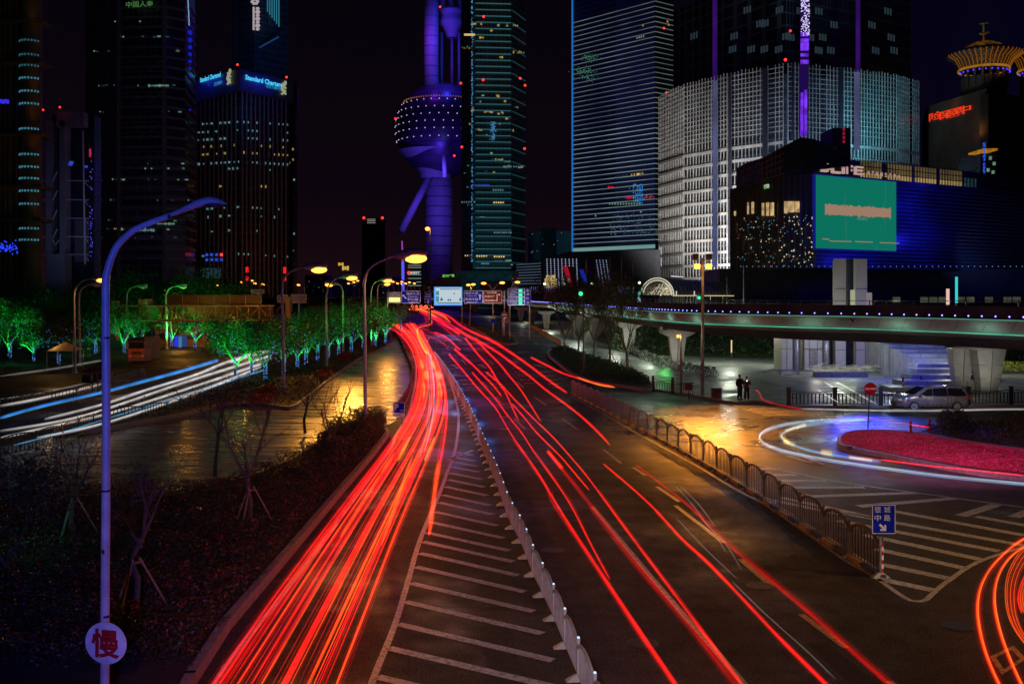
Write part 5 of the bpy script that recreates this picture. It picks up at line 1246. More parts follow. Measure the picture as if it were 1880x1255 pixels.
for i in range(26):
    x = rn.uniform(1262, 1660); y = rn.choice((20, 45, 68, 92)); k = 0 if x < 1330 else 1 if x < 1442 else 2 if x < 1560 else 3
    for j in range(3): win(root, uf[k], uf[k+1], x+j*5, y, 3.6, 12, E('upper_glow', (.10, .16, .22), .22), xr=x, nm='lit_window')
def fl(x, y, Y_, tx, ty, tY, c, P_, a=70): flood(W(x, y, Y_), W(tx, ty, tY), c, P_, a, root)
fl(1290, 540, 285, 1285, 330, 322, (1, .92, .84), 1000000, 80); fl(1320, 540, 292, 1315, 440, 318, (1, .95, .9), 420000, 90); fl(1380, 540, 285, 1390, 300, 310, (.7, .8, 1), 190000, 90); fl(1560, 300, 270, 1600, 220, 318, (.45, .7, 1), 180000, 110)
fl(1590, 290, 290, 1590, 210, 312, (.2, .85, 1), 150000, 80); fl(1400, 300, 270, 1400, 190, 300, (.75, .85, 1), 110000, 120); fl(1235, 200, 320, 1240, 180, 340, (.9, .9, 1), 5000, 120)
fl(1480, 160, 240, 1450, 30, 320, (.25, .5, 1), 36000, 100)

# --- golden crown towers on the right
def crown_tower(px, Y, label, topy, rr, name='crown_tower', full=True):
    s = Y/F; c = W(px, 0, Y); root = T(name, label, 'tower', (c.x, Y, 0)); st = P('crown_stone', (.11, .07, .045), .6, ns=.2)
    z = lambda y: ZC-(y-HZ)*s
    m = MB(); m.lathe([(rr*.62*s, 0), (rr*.62*s, z(topy+52))], (c.x, Y, 0), 28); part('drum', m, st, root, True)
    m = MB(); m.lathe([(rr*.62*s, z(topy+38)), (rr*.66*s, z(topy+36)), (rr*.8*s, z(topy+20)), (rr*1.0*s, z(topy+12)), (rr*1.02*s, z(topy+9)), (rr*.7*s, z(topy)), (rr*.3*s, z(topy-3))], (c.x, Y, 0), 36); part('crown_disc', m, st, root, True)
    m = MB()
    for k in range(22):
        a = math.pi+math.pi*k/21
        q = [Vector((c.x+r_*rr*s*math.cos(a), Y+r_*rr*s*math.sin(a), z(topy+dy))) for r_, dy in ((.68, 37), (.83, 20), (1.03, 12), (1.03, 9))]; m.tube(q, .16, 4)
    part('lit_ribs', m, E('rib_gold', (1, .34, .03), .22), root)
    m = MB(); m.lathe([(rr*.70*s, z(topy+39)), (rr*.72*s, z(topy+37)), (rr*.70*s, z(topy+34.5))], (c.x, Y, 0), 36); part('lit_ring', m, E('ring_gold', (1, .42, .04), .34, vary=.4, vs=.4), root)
    m = MB()
    for k in range(14): a = math.pi+math.pi*k/13; m.ball((c.x+.70*rr*s*math.cos(a), Y+.70*rr*s*math.sin(a), z(topy+43)), .32, 6, 4)
    part('blue_lamps', m, E('crown_blue', (.08, .04, 1), 1.6), root)
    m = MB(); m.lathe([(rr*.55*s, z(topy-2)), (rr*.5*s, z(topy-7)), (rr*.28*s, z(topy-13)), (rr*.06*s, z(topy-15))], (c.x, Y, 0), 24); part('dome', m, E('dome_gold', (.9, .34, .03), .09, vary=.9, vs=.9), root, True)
    m = MB(); m.tube([(c.x, Y, z(topy-13)), (c.x, Y, z(topy-50))], .35, 6); m.tube([W(px-8, topy-30, Y), W(px, topy-29, Y), W(px+9, topy-33, Y)], .4, 5); m.tube([W(px-7, topy-48, Y), W(px+8, topy-50, Y)], .3, 5); part('finial', m, M['yellow_metal'], root)
    m = MB()
    for k in range(10):
        a = math.pi*1.03+math.pi*.94*k/9; m.box((c.x+.64*rr*s*math.cos(a), Y+.64*rr*s*math.sin(a), z(topy+55)), (.7, .7, 32*s), a)
    part('drum_columns', m, st, root)
    for x in (-.55, -.2, .2, .55):
        p = Vector((c.x+x*rr*s, Y-rr*.9*s, z(topy+68))); light('SPOT', p, (1, .42, .05), 5500, root, .4, p+Vector((0, rr*.3*s, 10)), 90, 1, name='crown_light')
    light('POINT', W(px, topy-18, Y-3), (1, .5, .08), 900, root, .5, name='crown_light')
    return root, st, s
root, st, s = crown_tower(1806, 330, 'tower with golden glowing crown disc, finial and red neon characters below', 92, 62)
a = W(1712, 185, 322); m = MB()
P0, P1_, P2 = W(1700, 190, 335), W(1812, 160, 305), W(1900, 175, 325)
poly = [P0.xy, P1_.xy, P2.xy, (P2.x*1.1, 365), (P0.x*1.1, 372)]
m.prism(poly, 0, W(1812, 162, 305).z); tri_fix(part('body', m, st, root))
Af, Bf = Vector((P0.x, P0.y, 0)), Vector((P1_.x, P1_.y, 0)); d = (Bf-Af).normalized()
for ch, x, y in (('险', 1720, 213), ('保', 1736, 211), ('國', 1754, 207), ('中', 1771, 202)):
    p = onface(Af, Bf, x); m = text_mb(ch, d, (0, 0, 1), Vector((p.x, p.y, zat(p, y)))+Vector((d.y, -d.x, 0))*.4, height=15*.178, width=8.5*.178/d.x, bold=.01); part('neon_character', m, E('neon_red', (1, .05, .01), 1.1), root)
m = MB(); m.box((W(1806, 200, 304).x, 304.0, W(0, 220, 304).z), (2.4, 1, 16)); part('pier', m, st, root)
light('SPOT', W(1800, 255, 296), (1, .45, .08), 1100, root, .5, W(1803, 215, 305), 80, 1, name='wall_light'); light('SPOT', W(1735, 196, 318), (1, .4, .06), 700, root, .5, W(1760, 180, 322), 90, 1, name='wall_light')
light('SPOT', W(1795, 246, 300), (1, .5, .1), 3500, root, .4, W(1793, 236, 306), 70, 1, name='wall_light')
crown_tower(1908, 345, 'second golden crown tower cut off by the right edge of the photo', 94, 52)[0]
root = T('pavilion_tower', 'dark glass tower with small golden-roofed top and blue dotted edge behind the mall roof', 'tower', (W(1818, 0, 240).x, 240, 0))
part('body', wbox(MB(), 1800, 282, 1838, 545, 240, 12), facade('teal_glass_small', (.04, .08, .10), (.08, .1, .1), 3, .1, 1.6, .1), root)
part('gold_roof', wbox(MB(), 1806, 272.5, 1832, 276, 238, 8), E('roof_gold', (1, .42, .03), .4, vary=.6, vs=1.2), root)
m = MB()
for _ in range(150): m.ball(W(1807+rn.uniform(-2, 2), rn.uniform(262, 370), 237), .13, 5, 3)
part('blue_dots', m, E('dots_blue', (.03, .10, .9), 1.2), root)
for x, y in ((1826, 300), (1815, 312), (1824, 316), (1819, 290)): part('lit_window', wbox(MB(), x-2, y-3, x+2, y+3, 239.6, .4), M['win_green'], root)

# --- shopping mall with big screen
mJ = P('louvre_panel', (.06, .07, .13), .35, c2=(.04, .05, .09), ns=.2)
root = T('shopping_mall', 'dark blue-lit shopping mall with horizontal louvres, glass roof band and lit shops', 'building', (W(1640, 0, 155).x, 155, 0))
jf = [Vector(((x-940)*Y_/F, Y_, 0)) for x, Y_ in ((1345, 172), (1385, 163), (1440, 153), (1497, 150), (1640, 159.2), (1880, 177.3), (2080, 196))]
zJ = zat(jf[3], 318)
m = MB(); poly = [p.xy for p in jf]+[(p.x*1.2, p.y*1.2) for p in reversed(jf)]; m.prism(poly, W(0, 492, 150).z, zJ); tri_fix(part('wall', m, mJ, root))
m = MB(); A, B = jf[3], jf[6]; d = (B-A).normalized(); n_ = Vector((d.y, -d.x, 0)); ang = math.atan2(d.y, d.x)
z = W(0, 488, 150).z
while z < zJ-.6: c = (A+B)/2+n_*.12; m.box((c.x, c.y, z), ((B-A).length, .5, .16), ang); z += .62
part('louvres', m, P('louvre_metal', (.22, .24, .30), .4, .3, ns=.5), root)
# glass roof band
m = MB(); zr0, zr1 = zJ, zat(jf[3], 282); A, B = onface(jf[3], jf[6], 1560), jf[6]; q = [A+n_*-.5, B+n_*-.5]
m.prism([q[0].xy, q[1].xy, (q[1].x*1.15, q[1].y*1.15), (q[0].x*1.15, q[0].y*1.15)], zr0, zr1-0.3); tri_fix(part('roof_glass', m, P('roof_glass', (.05, .06, .09), .2, ns=.2), root))
for x0, x1 in ((1582, 1622), (1632, 1676), (1682, 1720), (1729, 1770)):
    x = x0
    while x < x1:
        for j in range(3):
            p = onface(jf[3], jf[6], x+2.3); mm = MB(); c = p+n_*-.38; zc = zr0+.5+j*.9
            if zc+.4 < zr1-.2: mm.box((c.x, c.y, zc), (.40*p.y/158, .12, .74), ang); part('lit_pane', mm, E('pane_gold', (.9, .62, .22), .40 if j == 0 else .13, vary=.4, vs=.3), root)
        x += 5.2
for x in range(1776, 1800, 6):
    p = onface(jf[3], jf[6], x); mm = MB(); c = p+n_*-.38; mm.box((c.x, c.y, zr0+.9), (.42, .12, 1.5), ang); part('lit_pane', mm, M['win_dim'], root)
m = MB()
for x in range(1562, 1900, 5): p = onface(jf[3], jf[6], x)+n_*-.3; m.box((p.x, p.y, (zr0+zr1)/2), (.06, .1, zr1-zr0), ang)
for j in range(4): c = (q[0]+q[1])/2+n_*.2; m.box((c.x, c.y, zr0+.05+j*.9), ((q[1]-q[0]).length, .1, .07), ang)
part('roof_mullions', m, M['dark_metal'], root)
# curved glass front left of the screen, overhanging crown
mG = P('curved_glass', (.05, .065, .10), .18, ns=.3)
m = MB(); cr = [(1352, 172, 352, 310), (1368, 168, 345, 300), (1400, 160, 330, 290), (1440, 153, 318, 268), (1470, 151, 314, 252), (1497, 149.5, 312, 256), (1560, 152, 305, 280)]
for k in range(len(cr)-1):
    a, b = cr[k], cr[k+1]
    v = [W(a[0], a[2], a[1]-1.5), W(b[0], b[2], b[1]-1.5), W(b[0], b[3], b[1]+1), W(a[0], a[3], a[1]+1)]
    vb = [p+Vector((p.x*.03, 12, 0)) for p in v]; m.add(v+vb, [(0, 1, 2, 3), (3, 2, 6, 7), (0, 4, 5, 1)])
part('overhanging_roof', m, mG, root)
m = MB()
for k in range(3):
    a, b = cr[k], cr[k+1]
    for t in range(5):
        x = a[0]+(b[0]-a[0])*t/5; Yk = a[1]+(b[1]-a[1])*t/5; m.tube([W(x, a[2]+(b[2]-a[2])*t/5, Yk-1.7), W(x, a[3]+(b[3]-a[3])*t/5, Yk+.8)], .05, 4)
    for j in range(5): m.tube([W(a[0], a[2]+(a[3]-a[2])*j/4, a[1]-1.7+.6*j), W(b[0], b[2]+(b[3]-b[2])*j/4, b[1]-1.7+.6*j)], .05, 4)
part('roof_grid', m, M['steel'], root)
part('dark_fin', wbox(MB(), 1528, 235, 1562, 320, 152, 6), P('dark_fin', (.02, .025, .05), .5), root)
m = text_mb('GOLD', (0, 0, -1), (1, 0, 0), W(1549.5, 247, 151.8), height=2.2*.085, width=24*.085, bold=.04, thick=0) if False else None
for k in range(4): part('red_mark', wbox(MB(), 1548, 235+k*7.5, 1551.5, 240+k*7.5, 151.7, .2), E('red_mark', (.6, .02, .08), .5), root)
# lit shop windows on the curved part
for k in range(3): pass
for x0, x1, y0, y1, mt in ((1375, 1381, 372, 393, 'win_gold'), (1383, 1389, 371, 392, 'win_gold'), (1402, 1408, 373, 396, 'win_gold'), (1410, 1416, 372, 396, 'win_gold'), (1418, 1425, 372, 396, 'win_gold'), (1442, 1447, 370, 392, 'win_gold'), (1448, 1454, 370, 390, 'win_gold'), (1455, 1461, 370, 390, 'win_gold'), (1462, 1469, 370, 390, 'win_gold'), (1404, 1418, 339, 346, 'win_green'), (1351, 1356, 388, 396, 'win_warm')):
    xc = (x0+x1)/2; k = 0 if xc < 1385 else 1 if xc < 1440 else 2
    p = onface(jf[k], jf[k+1], xc); mm = MB(); fbox(mm, jf[k], jf[k+1], xc, zat(p, (y0+y1)/2), (x1-x0)*p.y/F, (y1-y0)*p.y/F, .5); part('shop_window', mm, E('shop', (1, .66, .3) if mt != 'win_green' else (.5, .8, .4), .55, vary=.8, vs=.9), root)
m = MB(); 
for k in range(3):
    A, B = jf[k], jf[k+1]; d2 = (B-A).normalized(); n2 = Vector((d2.y, -d2.x, 0)); L = (B-A).length
    for i in range(int(L/.9)): c = A+d2*(i*.9)+n2*.3; m.box((c.x, c.y, (zJ+12)/2), (.08, .35, zJ-12), math.atan2(d2.y, d2.x))
part('glass_fins', m, M['dark_steel'], root)
m = MB()
for _ in range(150):
    x = rn.uniform(1350, 1490); k = 0 if x < 1385 else 1 if x < 1440 else 2; p = onface(jf[k], jf[k+1], x); m.ball((p.x, p.y-.9, zat(p, rn.uniform(395, 490))), rn.choice((.05, .08, .12)), 5, 3)
part('interior_lamps', m, E('shop_lamps', (.9, .7, .4), .9), root)
m = MB()
for _ in range(60): m.ball(W(rn.uniform(1360, 1480), rn.uniform(395, 480), 146), rn.choice((.05, .07)), 5, 3)
part('interior_lamps', m, E('shop_lamps2', (.15, .7, .8), .8), root)
# podium of the mall at walkway level
part('ground_floor', wbox(MB(), 1345, 490, 2080, 556, 160, 14, 10), P('mall_dark', (.05, .05, .07), .4, ns=.2), root)
m = MB()
for i in range(60): 
    x = 1360+i*11; p = W(x, 489, 148); m.ball((p.x, p.y, p.z), .07, 5, 3)
part('soffit_lamps', m, E('soffit', (.25, .4, .8), .9), root)
for x in range(1640, 1880, 17):
    if rn.random() < .75: part('shop_window', wbox(MB(), x, 545, x+13, 555, 150, .3), E('low_shop', (.55, .6, .4), .10, vary=.6, vs=.8), root)
A, B = jf[3], jf[6]
for x, yy, P_ in ((1480, 400, 2600), (1660, 380, 3000), (1690, 440, 2600), (1580, 480, 2600), (1740, 330, 700), (1600, 300, 700)):
    c = onface(A, B, x); light('POINT', Vector((c.x, c.y, zat(c, yy)))+n_*5, (.015, .015, 1), P_, root, 1.0, name='wall_light')
light('SPOT', W(1820, 500, 160), (.2, .35, 1), 2500, root, .5, W(1830, 430, 176), 110, 1, name='wall_light'); light('SPOT', W(1765, 500, 160), (.9, .2, .1), 1800, root, .3, W(1770, 430, 169), 18, 1, name='wall_light')
# screen and sign are mounted on the mall
root = T('billboard_screen', 'huge teal green glowing screen with a pinkish band of lettering on the mall front', 'screen', (W(1570, 0, 152).x, 152, 0))
A2, B2 = jf[3], jf[4]
def onm(px, py, pr=.9): p = onface(A2, B2, px)+n_*pr; p.z = zat(onface(A2, B2, px), py); return p
c1, c2_, c3, c4 = onm(1497, 320), onm(1641.5, 332), onm(1644.5, 457), onm(1500, 453)
zt_, zb_ = c1.z, c4.z
cen = (onm(1491, 387)+onm(1635, 394))/2; wd = (onm(1499, 0)-onm(1643, 0)); wd.z = 0; wd = wd.length
ms = bpy.data.materials.new('screen_teal'); ms.use_nodes = True; n = ms.node_tree; n.nodes.clear()
o_ = n.nodes.new('ShaderNodeOutputMaterial'); e_ = n.nodes.new('ShaderNodeEmission'); g_ = n.nodes.new('ShaderNodeNewGeometry')
mp = n.nodes.new('ShaderNodeMapping'); mp.inputs['Scale'].default_value = (1.2, 1.2, .12); n.links.new(g_.outputs['Position'], mp.inputs[0])
n.links.new(mixc(n, mr(n, noise(n, .5, 4, .6, mp.outputs[0]), .58, .75, 0, .35), (.004, .185, .125), (.25, .22, .16)), e_.inputs[0]); e_.inputs[1].default_value = 1.05
n.links.new(e_.outputs[0], o_.inputs[0])
m = MB(); m.box((cen.x, cen.y, (zt_+zb_)/2-.25), (wd, .25, zt_-zb_), ang); part('display', m, ms, root)
m = MB(); cf = cen-n_*.35; m.box((cf.x, cf.y, (zt_+zb_)/2-.25), (wd+.35, .5, zt_-zb_+.35), ang); part('frame', m, E('screen_edge', (.01, .02, .35), .6), root)
m = MB(); band = E('band_pink', (.42, .25, .17), .95)
for i in range(46):
    t = (i+.5)/46; p = onm(1505+t*120, 384+t*7, 1.06); hgt = (18+rn.uniform(-3, 3))*.085; m.box((p.x, p.y, p.z-.1), (wd*.82/46*1.03, .06+.001*i, hgt), ang)
part('band_lettering', m, band, root)
pW = onm(1573, 402.5, 1.1); part('lettering', text_mb('WELCOME TO', d, (0, 0, 1), pW, height=.38, width=2.5, bold=.02, thick=0), E('welcome', (.2, .3, .2), .9), root)
for x0, x1, y in ((1513, 1553, 443), (1560, 1592, 444), (1605, 1640, 446), (1500, 1512, 439)):
    a, b = onm(x0, y, 1.06), onm(x1, y+1, 1.06); m = MB(); m.tube([a, b], .07, 5); part('ticker', m, band, root)
light('SPOT', cen+n_*1.2, (.02, .55, .45), 5200, root, 4, cen+n_*30+Vector((0, 0, -22)), 130, 1, name='screen_glow')
root = T('mall_sign', 'white glowing block lettering and small characters along the top of the green screen', 'sign', (W(1570, 0, 151).x, 151, 0))
sg = E('mall_sign', (.66, .42, .38), .85)
m = MB(); 
def bar(x0, y0, x1, y1): 
    a, b = onm(x0, y0, 1.0), onm(x1, y1, 1.0); c = (a+b)/2; m.box((c.x, c.y, c.z), (abs(x1-x0)*.086, .4, abs(y1-y0)*.084), ang)
for q4 in ((1496, 313, 1511, 317), (1507, 302, 1511, 317), (1511, 309, 1517, 313), (1517, 303, 1521, 319), (1517, 316, 1536, 320), (1537, 305, 1541, 320.5), (1543, 305, 1547, 321), (1543, 305, 1557, 308.5), (1543, 312, 1556, 315.5), (1559, 307, 1563, 322), (1559, 307, 1577, 310), (1559, 313, 1576, 316), (1559, 319.5, 1577.5, 322.5)): bar(*q4)
part('block_lettering', m, sg, root)
for k, ch in enumerate('金茂时尚生活中心'):
    p = onm(1586+k*8, 318.5+k*.9, .9); part('character', text_mb(ch, d, (0, 0, 1), p, height=.72, width=.62, bold=.03, thick=0), sg, root)
# ================================================================== elevated ring walkway
mConc = M['concrete']; mFas = P('fascia_metal', (.46, .52, .49), .8, 0, ns=.4, spec=.1); mPar = P('parapet_maroon', (.045, .018, .028), .8, ns=.6, spec=.1)
edge = [((2150-940)*48/F, 48), ((1880-940)*58.4/F, 58.4), (25.6, 69.7), (19.7, 77), (15.1, 90), (12.2, 125), (10.4, 165), (7.9, 225), (5.2, 270), (2.7, 320), (-22, 500), (-60, 700)]
wid = [18, 17, 15, 12, 9, 8, 7, 7, 7, 7, 7, 7]
E0 = smooth([Vector((x, y, w)) for (x, y), w in zip(edge, wid)], 8)
edgeP = [Vector((p.x, p.y, 0)) for p in E0]; wP = [p.z for p in E0]
root = T('elevated_walkway', 'curved elevated pedestrian walkway with green-lit fascia and a row of blue edge lamps', 'footbridge', (edgeP[8].x, edgeP[8].y, 0))
def inward(i):
    a = edgeP[max(i-1, 0)]; b = edgeP[min(i+1, len(edgeP)-1)]; d = (b-a).normalized(); return Vector((d.y, -d.x, 0))
def sweep(name, prof, mat, last=None, smooth_=False):
    """prof: list of (offset inward as metres or fraction of width when >50, z)"""
    m = MB(); n = len(prof); N = len(edgeP); vs = []
    for i in range(N):
        nn = inward(i)
        for o, z in prof: vs.append(edgeP[i]+nn*(o if o < 50 else (wP[i]-(o-50)))+Vector((0, 0, z)))
    fs = [(i*n+k, (i+1)*n+k, (i+1)*n+(k+1) % n, i*n+(k+1) % n) for i in range(N-1) for k in range(n)]
    m.add(vs, fs+[tuple(range(n)), tuple((N-1)*n+k for k in reversed(range(n)))]); o = part(name, m, mat, root, smooth_); tri_fix(o); return o
sweep('deck', [(.1, 6.30), (50, 6.30), (50.6, 5.2), (1.6, 5.0), (.7, 5.3)], mConc)
sweep('girder', [(1.4, 4.99), (51.5, 4.99), (52.6, 4.35), (2.6, 4.35)], P('girder_brown', (.12, .10, .10), .85, ns=.5, spec=.1))
m = MB(); N = len(edgeP); pf = [(0, 6.28), (-.10, 6.15), (-.06, 5.75), (.12, 5.45), (.45, 5.28)]; vs = []
for i in range(N):
    for o, z in pf: vs.append(edgeP[i]+inward(i)*o+Vector((0, 0, z)))
m.add(vs, [(i*5+k, (i+1)*5+k, (i+1)*5+k+1, i*5+k+1) for i in range(N-1) for k in range(4)]); part('fascia', m, mFas, root, True)
sweep('parapet', [(.25, 6.31), (.40, 6.31), (.40, 7.12), (.25, 7.12)], mPar)
def strip_led(nm, o, z, r_, mat):
    m = MB(); m.tube([edgeP[i]+inward(i)*o+Vector((0, 0, z)) for i in range(N)], r_, 5); part(nm, m, mat, root)
strip_led('green_light_line', .02, 5.40, .035, E('green_line', (.14, .75, .45), .7, True, vary=.4, vs=.4)); strip_led('green_light_line', -.08, 6.29, .025, E('green_line2', (.20, .70, .45), .5, True, vary=.4, vs=.4))
gl_lights = resample(edgeP, 7.0)
for i, p in enumerate(gl_lights[:26]):
    light('POINT', p+Vector((-.75, -.95, 5.35)), (.45, 1, .72), 34, root, .3, name='fascia_light')
# expansion joints on the fascia
m = MB(); jt = resample(edgeP, 2.2)
for a, b in zip(jt[:60], jt[1:61]): m.tube([a+Vector((-.11, -.06, 6.26)), a+(b-a)*.25+Vector((-.02, -.02, 5.5))], .012, 4)
part('fascia_joints', m, M['dark_metal'], root)
leds = resample(edgeP, 1.06); mLed = E('walk_led', (.22, .20, 1), 5.0)
far = MB()
for i, p in enumerate(leds):
    q = p+Vector((-.02, -.04, 6.50))
    if q.y < 55: continue
    if i < 110: m = MB(); m.ball(q, .052, 8, 5); part('edge_lamp', m, mLed, root)
    else: far.ball(q, .055, 5, 3)
part('edge_lamps_far', far, mLed, root, kind='stuff')
# back railing on the deck
m = MB()
for i, p in enumerate(resample(edgeP, 2.0)[:45]):
    j = min(range(N), key=lambda k: (edgeP[k]-p).length); q = p+inward(j)*(wP[j]-.3)
    part('rail_post', (lambda mm: (mm.box((q.x, q.y, 6.85), (.07, .07, 1.1)), mm)[1])(MB()), M['steel'], root)
strip_led2 = [edgeP[i]+inward(i)*(wP[i]-.3)+Vector((0, 0, 7.38)) for i in range(N)]
m = MB(); m.tube(strip_led2, .03, 5); m.tube([p+Vector((0, 0, -.9)) for p in strip_led2], .025, 4); part('hand_rail', m, M['steel'], root)
# piers
def pier(px, pb, w=1.0, cap=True, label='', twin_=False):
    c = G(px, pb); r_ = T('walkway_pier', label, 'pier', c)
    for dx, dy, k in (((-.95, 1.4, .8), (.55, 0, 1.0)) if twin_ else ((0, 0, 1),)):
        m = MB(); zt_ = 3.55; a, b = .50*w*k, .92*w*k
        for s_ in (-1, 1):   # two faces with a shadow groove between
            v = []
            for z, h in ((0, a), (zt_, b)):
                v += [(c.x+dx+s_*.03, c.y+dy-h*.8, z), (c.x+dx+s_*h, c.y+dy-h*.65, z), (c.x+dx+s_*h, c.y+dy+h*.65, z), (c.x+dx+s_*.03, c.y+dy+h*.8, z)]
            m.add(v, [(0, 1, 5, 4), (1, 2, 6, 5), (2, 3, 7, 6), (3, 0, 4, 7), (4, 5, 6, 7), (3, 2, 1, 0)] if s_ > 0 else [(4, 5, 1, 0), (5, 6, 2, 1), (6, 7, 3, 2), (7, 4, 0, 3), (7, 6, 5, 4), (0, 1, 2, 3)])
        part('shaft', m, mConc, r_)
        m = MB()
        for z in (1.2, 2.3): h = (a+(b-a)*z/zt_); m.box((c.x+dx, c.y+dy, z), (h*2+.01, h*1.5, .03))
        part('joint', m, M['dark_steel'], r_)
    m = MB(); h = 1.85*w
    v = []
    for z, hw in ((3.55, .95*w), (3.95, h), (4.36, h)): v += [(c.x-hw, c.y-1.0*w, z), (c.x+hw, c.y-1.0*w, z), (c.x+hw, c.y+1.0*w, z), (c.x-hw, c.y+1.0*w, z)]
    m.add(v, [(0, 1, 5, 4), (1, 2, 6, 5), (2, 3, 7, 6), (3, 0, 4, 7), (4, 5, 9, 8), (5, 6, 10, 9), (6, 7, 11, 10), (7, 4, 8, 11), (8, 9, 10, 11), (3, 2, 1, 0)])
    part('capital', m, mConc, r_)
    if pb > 640: light('SPOT', c+Vector((-1.5, -4.5, 1.0)), (.95, 1, .85), 420, r_, .3, c+Vector((0, 0, 2.6)), 70, 1, name='pier_fill')  # added fill to brighten the pier, no lamp modelled
    return r_
piers = [(1800, 722, 1.25, 'flared concrete twin pier behind the van', True), (1243, 680, .95, 'flared concrete pier among the parked bicycles', False), (1155, 650, .95, 'pale pier behind the rightmost bare tree', False), (1095, 633, 1, 'pale pier behind the middle bare trees', False),
         (1058, 622, 1, 'pale pier behind the second bare tree', False), (1003, 605, 1.05, 'slim pier left of the bare trees', False), (976, 596, 1.3, 'tapered grey pier under the road name sign', False), (956, 588, 1.3, 'tapered grey pier under the parking display board', False),
         (872, 573, 1.5, 'distant pier under the brown sign', False), (855, 571, 1.5, 'distant pier under the blue straight-on sign', False)]
for px, pb, w, lb, tw in piers: pier(px, pb, w, True, lb, tw)
for px, py, z, P_ in ((1800, 690, 3.6, 700), (1640, 705, 4.2, 700), (1540, 690, 4.2, 1300), (1440, 675, 4.2, 2000), (1340, 670, 4.2, 1800), (1250, 672, 4.1, 1100), (1190, 660, 4.1, 1200), (1130, 645, 4.1, 1200), (1060, 628, 4, 1400), (1010, 608, 4, 1800), (960, 592, 4, 2200), (900, 580, 4, 2500), (1740, 705, 4, 700)):
    l = light('POINT', G(px, py, 0)+Vector((0, 0, z)), (.90, 1, .80), P_, root, .3, name='added_soffit_light')  # lights added under the deck to brighten the plaza, no lamps modelled
light('POINT', G(1748, 730)+Vector((0, -1.5, 1.2)), (1, .85, .6), 60, root, .2, name='added_soffit_light')  # one more added light, without a lamp

# stair tower with stone-clad pillars
Y = 101; root = T('stair_tower', 'stone-clad stair tower with tall pillars, a door and a round steel column', 'building', G(1520, 683))
def pil(x0, x1, y0, y1, nm, mat, dd=.9, Yo=0): part(nm, wbox(MB(), x0, y0, x1, y1, Y+Yo, dd), mat, root)
stn = P('stair_stone', (.42, .38, .34), .45, c2=(.38, .345, .31), ns=.7)
pil(1435, 1456, 598, 683, 'wall_panel', stn, 3); pil(1477, 1513, 598, 683, 'wall_panel', stn, 3, .3); pil(1534, 1553, 475, 683, 'pillar', stn); pil(1572, 1592, 475, 683, 'pillar', stn); pil(1556, 1570, 475, 600, 'dark_core', M['dark_metal'], 2, 1.2)
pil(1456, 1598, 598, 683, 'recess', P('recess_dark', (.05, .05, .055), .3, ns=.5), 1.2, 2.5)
for x in (1462, 1517): m = MB(); m.tube([W(x, 598, Y-.1), W(x, 683, Y-.1)], 5.2*Y/F, 16); part('round_column', m, M['steel'], root, True)
m = MB()
for x0, x1, y in ((1435, 1456, 640), (1477, 1513, 640), (1534, 1553, 642), (1572, 1592, 642), (1534, 1553, 530), (1572, 1592, 530)): wbox(m, x0-.3, y-.4, x1+.3, y+.4, Y-.06, .1)
for x in (1445, 1486, 1501): wbox(m, x-.3, 598, x+.3, 683, Y-.05 if x < 1456 else Y+.25, .1)
part('joint', m, M['dark_metal'], root)
pil(1486, 1500, 641, 674, 'door', P('door_brown', (.25, .22, .19), .4), .1, .18)
part('handle', wbox(MB(), 1488, 657, 1489.2, 662, Y+.1, .06), M['steel'], root)
light('SPOT', W(1568, 560, 84), (.9, .5, .9), 1800, root, .3, W(1565, 500, Y), 70, 1, name='wall_light'); light('POINT', W(1500, 650, 95), (1, .9, .8), 260, root, .4, name='wall_light')
part('info_panel', wbox(MB(), 1592, 537, 1601, 570, 92, .3), E('panel_pink', (.45, .38, .42), .5), root)
part('light_panel', wbox(MB(), 1563, 532, 1570, 570, 92, .3), E('panel_cream', (.7, .7, .45), .6), root)
for x, y0, y1, c, lab in ((1741, 530, 559, (.9, .55, .45), 'pinkish glowing upright light on the walkway platform'), (1757, 508, 556, (.05, .7, .75), 'tall cyan glowing upright light on the walkway platform')):
    root = T('light_column', lab, 'light column', W(x, 565, 88)); part('tube_light', wbox(MB(), x-(2.2 if x < 1750 else 1.5), y0, x+(2.2 if x < 1750 else 1.5), y1, 88, .2), E('up_light', c, 1.1), root); part('post', wbox(MB(), x-1.5, y1, x+1.5, 568, 88, .2), M['dark_metal'], root)

# raised garden bank and terrace behind the walkway
m = MB(); q = [(11.5, 160), (16, 128), (34, 120), (60, 108), (110, 95)]; top = [(16, 168), (22, 146), (38, 138), (62, 126), (112, 112)]
vs = [(x, y, .05) for x, y in q]+[(x, y, 5.9) for x, y in top]+[(x*1.6, y*2.6, 5.9) for x, y in top]
m.add(vs, [(i, i+1, 6+i, 5+i) for i in range(4)]+[(5+i, 6+i, 11+i, 10+i) for i in range(4)]+[(0, 5, 10)]); struct('garden_bank', m, M['grass'])
# blue lit steps in the bank
root = T('garden_steps', 'wide steps glowing blue beyond the van', 'steps', G(1700, 690))
m = MB()
for i in range(16):
    y = 76+i*2.2; x = 30+i*.9+3*math.sin(i*.35); m.box((x+1, y, .13+i*.16), (6.5-i*.12, 2.3, .32+i*.3))
part('treads', m, M['paving'], root); light('SPOT', (33, 84, 7), (.02, .05, 1), 5200, root, .4, (36, 92, 1), 110, 1, name='step_light'); light('SPOT', (32, 78, 4), (.02, .04, 1), 1500, root, .4, (33, 84, 0), 110, 1, name='step_light')
